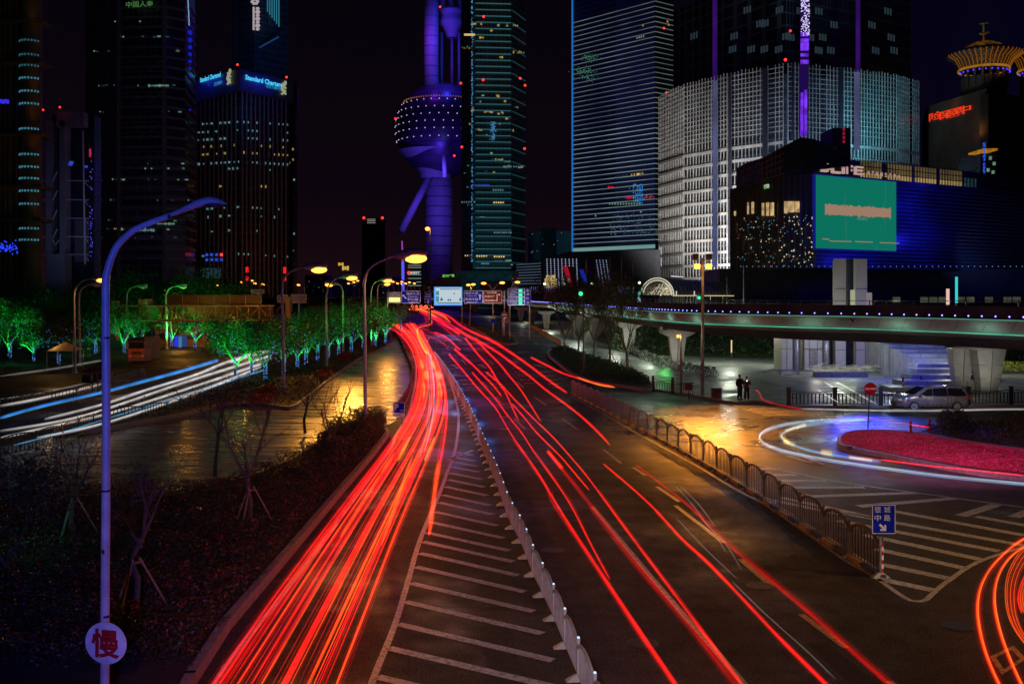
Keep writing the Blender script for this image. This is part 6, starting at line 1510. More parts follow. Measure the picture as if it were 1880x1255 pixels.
# barrel canopy
root = T('barrel_canopy', 'arched glass canopy with white-lit front arch and ribbed roof beside the floodlight mast', 'canopy', W(1210, 560, 150))
ax0, ax1 = Vector(((1208-940)*150/F, 150, 0)), Vector(((1328-940)*172/F, 172, 0)); dv = (ax1-ax0).normalized(); sd = Vector((dv.y, -dv.x, 0)); rr_ = 2.5
def arc(c, r_, h, a0=0, a1=math.pi, n=12): return [c-Vector((1, .15, 0)).normalized()*r_*math.cos(a0+(a1-a0)*k/n)+Vector((0, 0, 8.0+h*math.sin(a0+(a1-a0)*k/n))) for k in range(n+1)]
m = MB(); A_ = arc(ax0, rr_, 2.5)+[]; B_ = arc(ax1, rr_, 2.3)
for k in range(12): m.quad(A_[k], A_[k+1], B_[k+1], B_[k]); 
part('roof', m, P('roof_sheet', (.30, .28, .24), .4, .3, ns=1), root, True)
m = MB()
for t in range(1, 18): m.tube(arc(ax0.lerp(ax1, t/17), rr_+.05, 2.52-.2*t/17), .07, 5)
part('ribs', m, M['steel'], root)
wh = E('arch_white', (.85, .80, .62), .9, True)
for r_, h in ((rr_+.1, 2.6), (rr_-.25, 2.25)): m = MB(); m.tube(arc(ax0-dv*.2, r_, h, .15), .09, 6); part('lit_arch', m, wh, root, True)
m = MB()
for k in range(7): x = -1.6+k*.5; m.tube([ax0+Vector((x, -.2, 8.05)), ax0+Vector((x+.9, -.2, 8.4+max(0, 1.6-abs(x+.3)))) ], .05, 4)
part('lit_bars', m, wh, root)
m = MB(); m.tube([ax0+dv*.5+sd*(rr_*.9)+Vector((0, 0, 7.9)), ax1+sd*(rr_*.9)+Vector((0, 0, 7.9))], .07, 5); part('lit_eave', m, E('eave_gold', (.9, .75, .35), .9, True), root)
m = MB(); m.tube([ax0+Vector((3, 6, 11.0)), ax1+Vector((-7, 0, 11.2))], .07, 5); part('lit_ridge', m, E('ridge_white', (.9, .9, .95), 1.1), root)
m = MB()
for t in range(6):
    c = ax0.lerp(ax1, t/5)+sd*rr_*.8; m.tube([c+Vector((0, 0, 5.8)), c+Vector((0, 0, 8.0))], .09, 6)
part('posts', m, M['steel'], root); light('POINT', (ax0+ax1)/2+Vector((0, -1, 7.4)), (1, .85, .55), 260, root, .5, name='canopy_light')
m = MB()
for x, y in ((1213, 539), (1242, 539), (1275, 539)): wbox(m, x-.8, y-5, x+.8, y+4, 146, .2)
part('lit_post', m, wh, root)
# illuminated kiosk
root = T('kiosk_sign', 'small upright lit advertising pillar left of the arched canopy', 'sign', W(1174, 560, 140)); part('panel', wbox(MB(), 1170, 533, 1177, 555, 140, .4), M['dark_metal'], root)
part('lit_face', wbox(MB(), 1171, 534, 1176, 543, 139.9, .08), E('kiosk_g', (.15, .7, .4), .9), root); part('lit_face', wbox(MB(), 1171, 545, 1176, 554, 139.9, .08), E('kiosk_b', (.4, .6, .8), .8), root)
# green street lights on the terrace
for i, (x, y) in enumerate(((1000, 521), (1037, 521), (1087, 521), (1174, 519))):
    root = T('terrace_lamp', 'small greenish white lamp on the far terrace, %s from the left' % ORD[i], 'street lamp', W(x, 550, 190), 'terrace lamps'); m = MB(); m.tube([W(x, 550, 190), W(x, y+1, 190)], .07, 5); part('pole', m, M['dark_metal'], root)
    m = MB(); m.ball(W(x, y, 190), .26, 8, 5); part('bulb', m, E('bulb_green', (.55, .9, .5), 3.5), root)

# performance hall with dotted lights
root = T('dotted_hall', 'low dark hall with grids of white light dots and slanting red and blue panels', 'building', W(1060, 545, 330)); Y = 330
dk = P('hall_dark', (.035, .04, .06), .5, ns=.2)
m = MB(); pr = [(950, 545), (948, 500), (975, 482), (1042, 462), (1212, 458), (1212, 545)]
v = [W(x, y, Y) for x, y in pr]+[W(x, y, Y)+Vector((0, 40, 0)) for x, y in pr]; n = len(pr); m.add(v, [tuple(range(n)), tuple(reversed(range(n, 2*n)))]+[(i, (i+1) % n, n+(i+1) % n, n+i) for i in range(n)]); tri_fix(part('body', m, dk, root))
m = MB()
for i in range(9):
    for j in range(13):
        x, y = 1004+i*6.8, 476+j*3.9
        if not (1033 < x < 1052 and y > 488) : m.ball(W(x+j*.15, y, Y-.4), .17, 5, 3)
part('dot_lights', m, E('dots_white', (.6, .7, 1), 1.1), root)
m = MB()
for i in range(4):
    for j in range(13): m.ball(W(1095+i*6+j*.6, 478+j*4, Y-.4), .16, 5, 3)
part('dot_lights', m, E('dots_white2', (.5, .6, .9), .9), root)
m = MB()
for j in range(8): m.tube([W(948, 486+j*5, Y-.5), W(993, 483+j*5.3, Y-.5)], .12, 4)
part('louvre_lights', m, E('louvre_dim', (.15, .22, .35), .45), root)
def slant(x0, x1, y0, y1, sh, mat, nm):
    m = MB(); v = [W(x0, y0, Y-2), W(x1, y0, Y-2), W(x1+sh, y1, Y-2), W(x0+sh, y1, Y-2)]; v += [p+Vector((0, 1, 0)) for p in v]; m.add(v, [(0, 1, 2, 3), (7, 6, 5, 4), (0, 4, 5, 1), (1, 5, 6, 2), (2, 6, 7, 3), (3, 7, 4, 0)]); part(nm, m, mat, root)
slant(1034, 1042, 489, 528, 11, E('panel_red', (.65, .01, .03), .6, vary=.3, vs=.2), 'red_panel'); slant(1064, 1071, 495, 518, 8, E('panel_blu', (.01, .04, .6), .6), 'blue_panel')
for i in range(8):
    for j in range(4):
        if i in (0, 7) and j == 0: continue
        part('lit_pane', wbox(MB(), 1000+i*2.9, 505+j*6.2, 1002.2+i*2.9, 510.3+j*6.2, Y-.6, .2), E('hall_win', (1, .72, .25), .75, vary=.5, vs=.6), root)
part('white_panel', wbox(MB(), 1031, 510, 1036, 527, Y-3, .3), E('hall_white', (.4, .5, .55), .5), root); part('white_panel', wbox(MB(), 1042, 510, 1046, 519, Y-3.5, .3), E('hall_white', (.4, .5, .55), .5), root)
m = MB()
for i in range(48):
    if rn.random() < .8: wbox(m, 975+i*4, 526+rn.uniform(-1, 1), 976+i*4, 538, 280, .2)
part('light_bars', m, E('bars_lilac', (.22, .24, .65), .7), root)
for i, x in enumerate((1076, 1120, 1141, 1162)):
    root = T('flagpole', 'slim white flagpole in front of the dark hall, %s from the left' % ORD[i], 'flagpole', W(x, 552, 200), 'flagpoles'); m = MB(); m.tube([W(x, 552, 200), W(x, 476-(2 if i else 0), 200)], [.09, .05], 6); part('pole', m, M['white_sign'], root)
    m = MB(); m.ball(W(x, 475-(2 if i else 0), 200), .12, 6, 4); part('finial', m, M['yellow_metal'], root)
flood(W(1120, 550, 150), W(1120, 500, 205), (.8, .85, 1), 9000, 60)
for i, (x, y0) in enumerate(((1365, 488), (1334, 510))):
    root = T('flagpole', ('tall thin pole on the platform right of the floodlight mast', 'short thin pole just right of the arched canopy')[i], 'pole', W(x, 560, 110)); m = MB(); m.tube([W(x, 560, 110), W(x, y0, 110)], .045, 6); part('pole', m, M['steel'], root); m = MB(); m.ball(W(x, y0, 110), .08, 6, 4); part('finial', m, M['steel'], root)

# ================================================================== far centre
root = T('far_building', 'small distant building with white floor lines and a lit sign with red dot', 'building', W(762, 545, 540)); Y = 540
part('body', wbox(MB(), 748, 482, 776, 545, Y, 20), P('far_dark', (.05, .05, .06), .5), root)
for y in (487, 491, 504, 511, 517.5, 524): part('light_strip', wbox(MB(), 749, y-.5, 773, y+.5, Y-.4, .3), E('far_strip', (.45, .65, .6), .6), root)
m = MB(); m.ball(W(750.5, 502-1.5, Y-1), .9, 8, 5); part('red_dot', m, M['red_lamp'], root)
part('sign', text_mb('东亚银行', (1, 0, 0), (0, 0, 1), W(763, 500.5, Y-1), height=5*.3, width=19*.3, bold=.03, thick=0), E('far_sign', (.75, .85, .85), 1.0), root)
root = T('light_spire', 'thin spire glowing violet and blue above the distant street lamps', 'spire', W(740, 545, 500)); m = MB(); m.tube([W(740, 545, 500), W(739.5, 480, 500)], .7, 8); part('blue_section', m, E('spire_blue', (.10, .10, 1), 1.3), root)
m = MB(); m.tube([W(739.5, 480, 500), W(738, 442, 500)], [.45, .3], 8); part('violet_section', m, E('spire_violet', (.40, .08, .55), .9), root)
root = T('far_tower', 'faint distant tower with red beacons and bright top floors in the haze', 'tower', W(683, 545, 1400)); part('body', wbox(MB(), 664, 400, 702, 545, 1400, 30), P('far_faint', (.02, .015, .02), .7), root)
for y in (402.5, 405.5, 409): part('light_strip', wbox(MB(), 674, y-.6, 689, y+.6, 1399, 1), E('far_strip2', (.6, .55, .5), .5), root)
for x in (668, 702): m = MB(); m.ball(W(x, 400, 1398), 2.0, 6, 4); part('beacon', m, M['red_lamp'], root)
for i, (x0, y0, x1, y1) in enumerate(((585, 485, 597, 493), (621, 482, 631, 487.5), (628, 488, 641, 496))):
    root = T('rooftop_sign', ('gold lit rooftop sign right of the bright tree lamp', 'upper gold lit rooftop sign near the bright lamp', 'lower gold lit rooftop sign near the bright lamp')[i], 'sign', W((x0+x1)/2, 545, 500)); Yq = 500
    m = MB()
    for k in range(3): wbox(m, x0+k*(x1-x0)/3, y0+(k % 2), x0+(k+.8)*(x1-x0)/3, y1-(k % 2), Yq, .5)
    part('lit_letters', m, E('gold_sign', (.85, .55, .08), .9), root); part('support', wbox(MB(), (x0+x1)/2-1, y1, (x0+x1)/2+1, 545, Yq+1, 1), M['dark_metal'], root)
root = T('rooftop_sign', 'green glowing characters above the white screen', 'sign', W(820, 545, 400)); part('lit_letters', text_mb('正大广场', (1, 0, .02), (0, 0, 1), W(823, 506, 400), height=5*400/F, width=22*400/F, bold=.03, thick=0), E('green_letters', (.25, .9, .12), 1.0), root)
part('support', wbox(MB(), 800, 509, 846, 545, 402, 4), P('far_block', (.05, .06, .09), .6, ns=.1), root)
for i, (x0, x1, y0, Yq) in enumerate(((970, 992, 425, 700), (988, 1020, 418, 720), (1022, 1048, 424, 680), (940, 952, 500, 300), (880, 950, 516, 330), (560, 600, 505, 700), (600, 660, 512, 800), (700, 735, 508, 760), (776, 798, 515, 500))):
    root = T('far_building', 'dim distant apartment or office block, %s of the faint blocks on the horizon' % ORD[i], 'building', W((x0+x1)/2, 545, Yq)); part('body', wbox(MB(), x0, y0, x1, 545, Yq, 20), P('far_wall%d' % i, (.06, .06, .08), .6, ns=.05), root)
    for _ in range(9): x, y = rn.uniform(x0+1, x1-1), rn.uniform(y0+3, 540); part('lit_window', wbox(MB(), x-.6, y-.6, x+.6, y+.6, Yq-.3, .2), rn.choice((M['win_dim'], M['win_dim'], M['win_warm'], M['win_cool'])), root)

# ================================================================== left middle: truss footbridge, kiosks, truck, tent
Y = 132; root = T('truss_footbridge', 'brown steel truss footbridge with dark roof panels across the left road', 'footbridge', W(370, 560, Y)); mt_ = P('truss_brown', (.28, .16, .10), .6, ns=1)
for dy in (0, 3.2):
    m = MB(); m.tube([W(205, 561, Y+dy), W(505, 561, Y+dy)], .11, 5); m.tube([W(205, 588, Y+dy), W(505, 588, Y+dy)], .13, 5)
    for i in range(13): x = 256+i*20; m.tube([W(x, 561, Y+dy), W(x, 588, Y+dy)], .06, 4); m.tube([W(x, 561 if i % 2 else 588, Y+dy), W(x+20, 588 if i % 2 else 561, Y+dy)], .05, 4)
    part('truss_side', m, mt_, root)
m = MB(); a, b = W(205, 588, Y), W(505, 588, Y); m.box(((a.x+b.x)/2, Y+1.6, a.z+.05), (b.x-a.x, 3.2, .1)); part('deck', m, mt_, root)
for i in range(6): x = 306+i*29; part('roof_panel', wbox(MB(), x+1, 541, x+28, 558, Y+.6, .08), P('roof_panel%d' % i, (.07, .035, .025), .5, ns=1), root)
m = MB()
for i in range(7): x = 306+i*29; m.tube([W(x, 540, Y), W(x, 561, Y)], .05, 4)
part('panel_posts', m, mt_, root)
for x, x2 in ((204, 213), (524, 533)):
    part('tower_leg', wbox(MB(), x, 545 if x > 300 else 552, x2, 625, Y, 1.2), P('leg_brown', (.22, .15, .10), .6), root)
part('cabin', wbox(MB(), 254, 549, 270, 561, Y, 2), P('cabin_tan', (.35, .27, .18), .6), root)
light('POINT', W(450, 580, Y-5), SOD, 9000, root, .3); light('POINT', W(340, 575, Y-5), SOD, 5000, root, .3)
for i, (x0, x1, y0, y1) in enumerate(((509, 529, 541, 555), (534, 563, 540, 556), (461, 485, 531, 539))):
    r1, put, s = board('roadside_board', ('orange-lit back of a sign board just left of the lamp among green trees', 'wide orange-lit back of a sign board right of the lamp among green trees', 'pale dotted board above the truss footbridge')[i], 'sign', x0, y0, x1, y1, 150, P('board_tan%d' % i, (.32, .17, .10), .6), posts=((x0+x1)/2,), lit=120)
root = T('roadside_building', 'low orange-lit tiled building with a blue-lit doorway behind the footbridge', 'building', W(330, 640, 150)); Y = 150
part('wall', wbox(MB(), 283, 596, 385, 640, Y, 8), P('tile_pink', (.36, .24, .19), .6, c2=(.30, .19, .15), ns=2), root)
m = MB()
for i in range(13): wbox(m, 284+i*8.4-.2, 596, 284+i*8.4+.2, 615, Y-.03, .06)
for y in (600, 605, 610): wbox(m, 283, y-.2, 385, y+.2, Y-.03, .06)
part('tile_joints', m, M['dark_metal'], root)
part('awning', wbox(MB(), 300, 611, 360, 617, Y-1.5, 1.5), M['dark_steel'], root)
part('lit_doorway', wbox(MB(), 320, 614, 326, 636, Y-.3, .2), E('door_blue', (.02, .05, .9), 1.0, True), root); part('lit_doorway', wbox(MB(), 328, 614, 333, 638, Y-.3, .2), E('door_cyan', (.10, .35, .75), .6, True), root); part('lit_doorway', wbox(MB(), 334, 616, 342, 636, Y-.3, .2), E('door_dim', (.04, .10, .35), .6), root)
part('truss_wall', wbox(MB(), 255, 562, 500, 587, Y-2, .6), P('back_wall', (.22, .14, .10), .6, ns=1), root)
light('POINT', W(330, 600, Y-6), SOD, 6000, root, .3); light('POINT', W(470, 565, Y-8), SOD, 500, root, .3)
# truck
c = G(250, 666); root = T('truck', 'orange red truck seen from the front with dark windscreen, on the dark side road', 'truck', c)
rd = P('truck_red', (.45, .07, .03), .4); s = c.y/F
def tb(x0, y0, x1, y1, dy, d, mat, nm): part(nm, wbox(MB(), x0, y0, x1, y1, c.y+dy, d), mat, root)
tb(235, 640, 265, 663, 0, 2.2, rd, 'cab_lower'); tb(235.5, 626, 264.5, 640, .15, 2.0, M['dark_metal'], 'cab_upper'); tb(237, 628, 263, 639, .08, .1, P('windscreen', (.02, .02, .03), .08), 'windscreen')
tb(236, 620, 266, 662, 2.6, 5, P('cargo_brown', (.18, .09, .06), .6), 'cargo_box'); tb(241, 645, 259, 650, -.05, .1, M['dark_metal'], 'grille'); tb(236.5, 656, 263.5, 661, -.12, .2, M['dark_steel'], 'bumper')
for x in (238.5, 261.5): tb(x-2, 652, x+2, 655, -.06, .1, M['white_sign'], 'headlight'); 
for x in (239, 261): m = MB(); m.tube([(W(x, 0, c.y).x-.15, c.y+1, .45), (W(x, 0, c.y).x+.15, c.y+1, .45)], .45, 14); part('wheel', m, M['black'], root)
light('SPOT', c+Vector((-2, -6, 4)), (1, .35, .12), 500, root, .2, c+Vector((0, 0, 1)), 40, 1, name='truck_fill')  # added fill shining on the truck, not its own lamp
# tent
c = G(120, 682); root = T('tent', 'small peaked canopy tent by the left side road', 'tent', c); s = c.y/F
m = MB(); w = 1.3; ap = c+Vector((0, 0, 3.1)); cs = [c+Vector((a*w, b*w, 2.2)) for a, b in ((-1, -1), (1, -1), (1, 1), (-1, 1))]
m.add([ap]+cs, [(0, 1, 2), (0, 2, 3), (0, 3, 4), (0, 4, 1)]); part('roof', m, P('tent_fabric', (.35, .28, .20), .7), root)
for q in cs: m = MB(); m.tube([Vector((q.x, q.y, 0)), q], .035, 5); part('pole', m, M['steel'], root)
# red flower planters
for i, (x, y) in enumerate(((162, 700), (172, 699), (186, 698), (196, 697))):
    c = G(x, y); root = T('planter', 'planter box with red flowers beside the left road, %s from the left' % ORD[i], 'planter', c, 'red flower planters')
    m = MB(); m.box((c.x, c.y, .35), (.8, .8, .7)); part('box', m, P('planter_box', (.25, .12, .08), .7), root)
    m = MB()
    for _ in range(260): m.ball((c.x+rn.gauss(0, .25), c.y+rn.gauss(0, .25), .8+abs(rn.gauss(0, .22))), .04, 4, 3)
    part('flowers', m, M['red_flower'], root)

# ================================================================== van
def van():
    Yv = 13860/(749-HZ)-.9; x0 = (1641-940)*Yv/F; L = 131*Yv/F; k = L/4.95; zs = 1.0
    root = T('van', 'silver people carrier facing left in front of the ornate fence', 'van', (x0+L/2, Yv, 0))
    top = [(0, .55), (.02, .78), (.10, .86), (.55, 1.0), (1.0, 1.08), (1.55, 1.38), (1.9, 1.54), (2.4, 1.63), (3.2, 1.66), (4.0, 1.64), (4.55, 1.55), (4.75, 1.35), (4.88, .98), (4.95, .8), (4.95, .45), (4.85, .28)]
    bot = [(.10, .22)]
    nst = 22; m = MB(); vs = []
    def zt(x):
        for (a, za), (b, zb) in zip(top, top[1:]):
            if a <= x <= b and b > a: return za+(zb-za)*(x-a)/(b-a)
        return top[-1][1]
    xs = [0, .03, .1, .3, .55, .8, 1.0, 1.25, 1.55, 1.9, 2.4, 2.9, 3.4, 4.0, 4.4, 4.6, 4.75, 4.85, 4.92, 4.95]
    prof = []
    for x in xs:
        z1 = zt(x); e_ = min(1, (x+.05)/.45, (5.02-x)/.3)**.5; hw = .92*max(e_, .55)
        if z1 > 1.05: ring = [(hw*.97, .22), (hw, .55), (hw*.985, .92), (hw*.93, 1.02), (hw*(.93-.17*(z1-1.02)/.64), z1-.06), (hw*.55, z1)]
        else: ring = [(hw*.97, .22), (hw, .45*z1/.9), (hw*.99, z1*.8), (hw*.96, z1*.9), (hw*.9, z1-.03), (hw*.5, z1)]
        prof.append(ring)
    for x, ring in zip(xs, prof):
        full = [(-a, z) for a, z in ring]+[(a, z) for a, z in reversed(ring)]
        for a, z in full: vs.append((x0+x*k, Yv+a, z*zs))
    n = 12; fs = [(i*n+j, i*n+(j+1) % n, (i+1)*n+(j+1) % n, (i+1)*n+j) for i in range(len(xs)-1) for j in range(n)]+[tuple(range(n-1, -1, -1)), tuple((len(xs)-1)*n+j for j in range(n))]
    m.add(vs, fs); part('body', m, P('car_paint', (.30, .27, .28), .22, .5, c2=(.29, .26, .27), ns=1), root, True)
    gm = P('car_glass', (.012, .012, .016), .06)
    def side(pts, nm, mat, y=-.93, th=.02):
        m = MB(); v = []
        for dy in (0, th):
            for x, z in pts:
                hw = .93 if z <= 1.02 else .93*(.93-.17*(z-1.02)/.64)/.93*1.0
                v.append((x0+x*k, Yv-(hw+.012-dy), z))
        q = len(pts); m.add(v, [tuple(range(q)), tuple(range(2*q-1, q-1, -1))]+[(i, q+i, q+(i+1) % q, (i+1) % q) for i in range(q)]); tri_fix(part(nm, m, mat, root))
    side([(1.35, 1.04), (1.95, 1.46), (2.3, 1.52), (2.3, 1.04)], 'side_window', gm); side([(2.36, 1.04), (2.36, 1.53), (3.3, 1.55), (3.3, 1.04)], 'side_window', gm); side([(3.36, 1.04), (3.36, 1.55), (4.3, 1.50), (4.6, 1.12), (4.55, 1.04)], 'side_window', gm)
    m = MB(); v = [(x0+1.02*k, Yv-.74, 1.11), (x0+1.02*k, Yv+.74, 1.11), (x0+1.86*k, Yv+.62, 1.55), (x0+1.86*k, Yv-.62, 1.55)]; m.add([(a, b, c+.012) for a, b, c in v], [(0, 1, 2, 3)]); part('windscreen', m, gm, root)
    for wx in (1.02, 3.95):
        m = MB(); m.tube([(x0+wx*k, Yv-.96, .33), (x0+wx*k, Yv-.72, .33)], .34, 22); w_ = part('wheel', m, M['black'], root)
        m = MB(); m.tube([(x0+wx*k, Yv-.985, .33), (x0+wx*k, Yv-.93, .33)], .22, 18)
        for q in range(5): a = q*2*math.pi/5; m.tube([(x0+wx*k, Yv-.99, .33), (x0+wx*k+.2*math.cos(a), Yv-.99, .33+.2*math.sin(a))], .03, 4)
        part('rim', m, M['steel'], w_)
        m = MB(); m.tube([(x0+wx*k, Yv+.72, .33), (x0+wx*k, Yv+.96, .33)], .34, 22); part('wheel', m, M['black'], root)
    for y_ in (-.72, .72): m = MB(); m.ball((x0+.14, Yv+y_, .74), .13, 10, 6, (1.3, 1.0, .6)); part('headlight', m, P('lamp_clear', (.8, .8, .8), .1), root, True)
    m = MB(); m.ball((x0+4.86*k, Yv-.80, .98), .12, 8, 6, (.5, .8, 1.7)); part('tail_light', m, M['red_sign'], root, True)
    m = MB(); m.box((x0-.0, Yv, .5), (.05, 1.1, .2)); part('grille', m, M['dark_metal'], root)
    m = MB(); m.box((x0+1.52*k, Yv-1.02, 1.05), (.2, .16, .12)); part('mirror', m, P('mirror_paint', (.3, .27, .28), .3), root)
    m = MB()
    for x in (1.9, 3.3, 3.32): m.box((x0+x*k, Yv-.925, .7), (.012, .012, .55))
    m.box((x0+2.6*k, Yv-.93, .30), (2.2, .03, .05)); part('door_seams', m, M['dark_metal'], root)
    m = MB(); m.tube([(x0+2.0*k, Yv-.66, 1.66), (x0+4.4*k, Yv-.66, 1.62)], .018, 5); part('roof_rail', m, M['steel'], root)
    light('SPOT', (x0-1, Yv-6, 5), (.25, .4, 1), 1600, root, .3, (x0+.8, Yv, 1), 50, 1, name='van_fill'); light('SPOT', (x0+3, Yv-7, 4), (1, .8, .75), 500, root, .4, (x0+3, Yv, .9), 60, 1, name='van_fill')  # two added fills that brighten the van
van()

# ================================================================== parked bicycles
def bike():
    r_ = T('bicycle', 'shared bicycle parked in the row under the walkway', 'bicycle', (0, 0, 0), 'bicycles parked under the walkway')
    for x in (-.52, .52):
        m = MB(); m.tube([(x+.33*math.cos(a), 0, .34+.33*math.sin(a)) for a in [2*math.pi*k/16 for k in range(17)]], .022, 5, cap=False); w_ = part('wheel', m, M['black'], r_)
        m = MB()
        for k in range(6): a = k*math.pi/6; m.tube([(x-.31*math.cos(a), 0, .34-.31*math.sin(a)), (x+.31*math.cos(a), 0, .34+.31*math.sin(a))], .004, 3, cap=False)
        part('spokes', m, M['steel'], w_)
    m = MB()
    for a, b in (((-.52, .34), (-.12, .32)), ((-.12, .32), (.38, .72)), ((-.12, .32), (-.22, .82)), ((-.52, .34), (-.2, .7)), ((-.2, .7), (.38, .78)), ((.52, .34), (.36, .98))): m.tube([(a[0], 0, a[1]), (b[0], 0, b[1])], .022, 5)
    part('frame', m, P('bike_paint', (.5, .5, .5), .35), r_)
    m = MB(); m.tube([(.30, -.27, 1.0), (.36, 0, .99), (.30, .27, 1.0)], .016, 5); part('handlebar', m, M['steel'], r_)
    m = MB(); m.ball((-.24, 0, .86), .12, 8, 5, (1.2, .7, .35)); part('saddle', m, M['black'], r_)
    m = MB(); m.box((.55, 0, .84), (.24, .26, .2)); part('basket', m, M['dark_steel'], r_)
    m = MB(); m.box((-.5, 0, .70), (.3, .08, .02)); part('mudguard', m, M['dark_metal'], r_)
    return reg(r_)
bk = bike(); bp = []
for i in range(17): t = i/16; bp.append((1164+62*t, 651+26*t+(i % 3)))
for i in range(13): t = i/12; bp.append((1243+64*t, 681+13*t+(i % 2)))
for i, (x, y) in enumerate(bp):
    o = bk if i == 0 else dup(bk, (0, 0, 0)); p = G(x, y); o.location = (p.x, p.y, .13); o.rotation_euler = (0, 0, 2.4+rn.uniform(-.3, .3) if i % 4 else .4)

# ================================================================== utility boxes, benches
for lab, x0, y0, x1, y1, mat in (('low dark red cabinet with open shelf at the kerb corner', 1308, 712, 1325, 733, 'brown_sign'), ('brown box on a post at the dark railing', 1258, 702, 1271, 717, 'dark_steel')):
    Yb = 13860/(733-HZ); c = W((x0+x1)/2, 733, Yb); c.z = .13; root = T('utility_box', lab, 'cabinet', c)
    part('box', wbox(MB(), x0, y0+1.5, x1, y1-1, Yb, .5), P('box_'+str(x0), (.16, .07, .05), .6, ns=4), root); part('lid', wbox(MB(), x0-.8, y0, x1+.8, y0+1.4, Yb-.05, .62), M['dark_metal'], root)
    if x0 < 1300: part('post', wbox(MB(), (x0+x1)/2-.8, y1-1, (x0+x1)/2+.8, 732, Yb+.2, .08), M['dark_metal'], root)
    else: part('slot', wbox(MB(), x0+2, y0+3, x1-2, y0+7, Yb-.03, .06), M['dark_metal'], root)
c = G(1466, 690); root = T('bench', 'dark bench and low planter edge below the stair tower', 'bench', c); c.z = .13
for dz in (.45, .5): pass
m = MB(); m.box((c.x, c.y, .58), (4.6, .5, .08)); part('seat', m, M['dark_steel'], root)
for dx in (-1.8, 0, 1.8): m = MB(); m.box((c.x+dx, c.y, .34), (.15, .45, .42)); part('leg', m, M['concrete'], root)
c = G(1500, 694); root = T('planter', 'long dark planter with pale light-strung plants in front of the stair tower', 'planter', c)
m = MB(); m.box((c.x+2.2, c.y, .38), (5.0, .8, .5)); part('box', m, P('planter_stone', (.16, .15, .14), .5), root)
m = MB()
for _ in range(120):
    x, y, z = c.x+2.2+rn.uniform(-3.4, 2.4), c.y+rn.uniform(-.3, .3), .7+rn.uniform(0, .5); a = rn.uniform(-.5, .5); m.tube([(x, y, z), (x+.9, y, z+a*.3), (x+1.5, y, z+a*.9)], .010, 3)
part('lit_stems', m, E('stem_white', (.75, .72, .62), .45, vary=.7, vs=2), root)
m = MB()
for _ in range(900):
    x, y, z = G(1540, 688).x+rn.uniform(-1, 5.5), G(1540, 688).y+rn.uniform(-.6, .6), .2+rn.random()*.5; a = rn.random()*6; d = .09
    m.add([(x, y, z), (x+d*math.cos(a), y+d*math.sin(a), z+.05), (x+.02, y, z+.12)], [(0, 1, 2)])
stuff('low_hedge', 'low bright green ground plants below the stair tower', 'plants', m, P('hedge_green', (.10, .22, .03), .6)); light('POINT', G(1560, 692)+Vector((0, -.8, 1.6)), (.8, 1, .5), 40, None, .2, name='added_garden_light')  # the light here is added, no garden lamp modelled

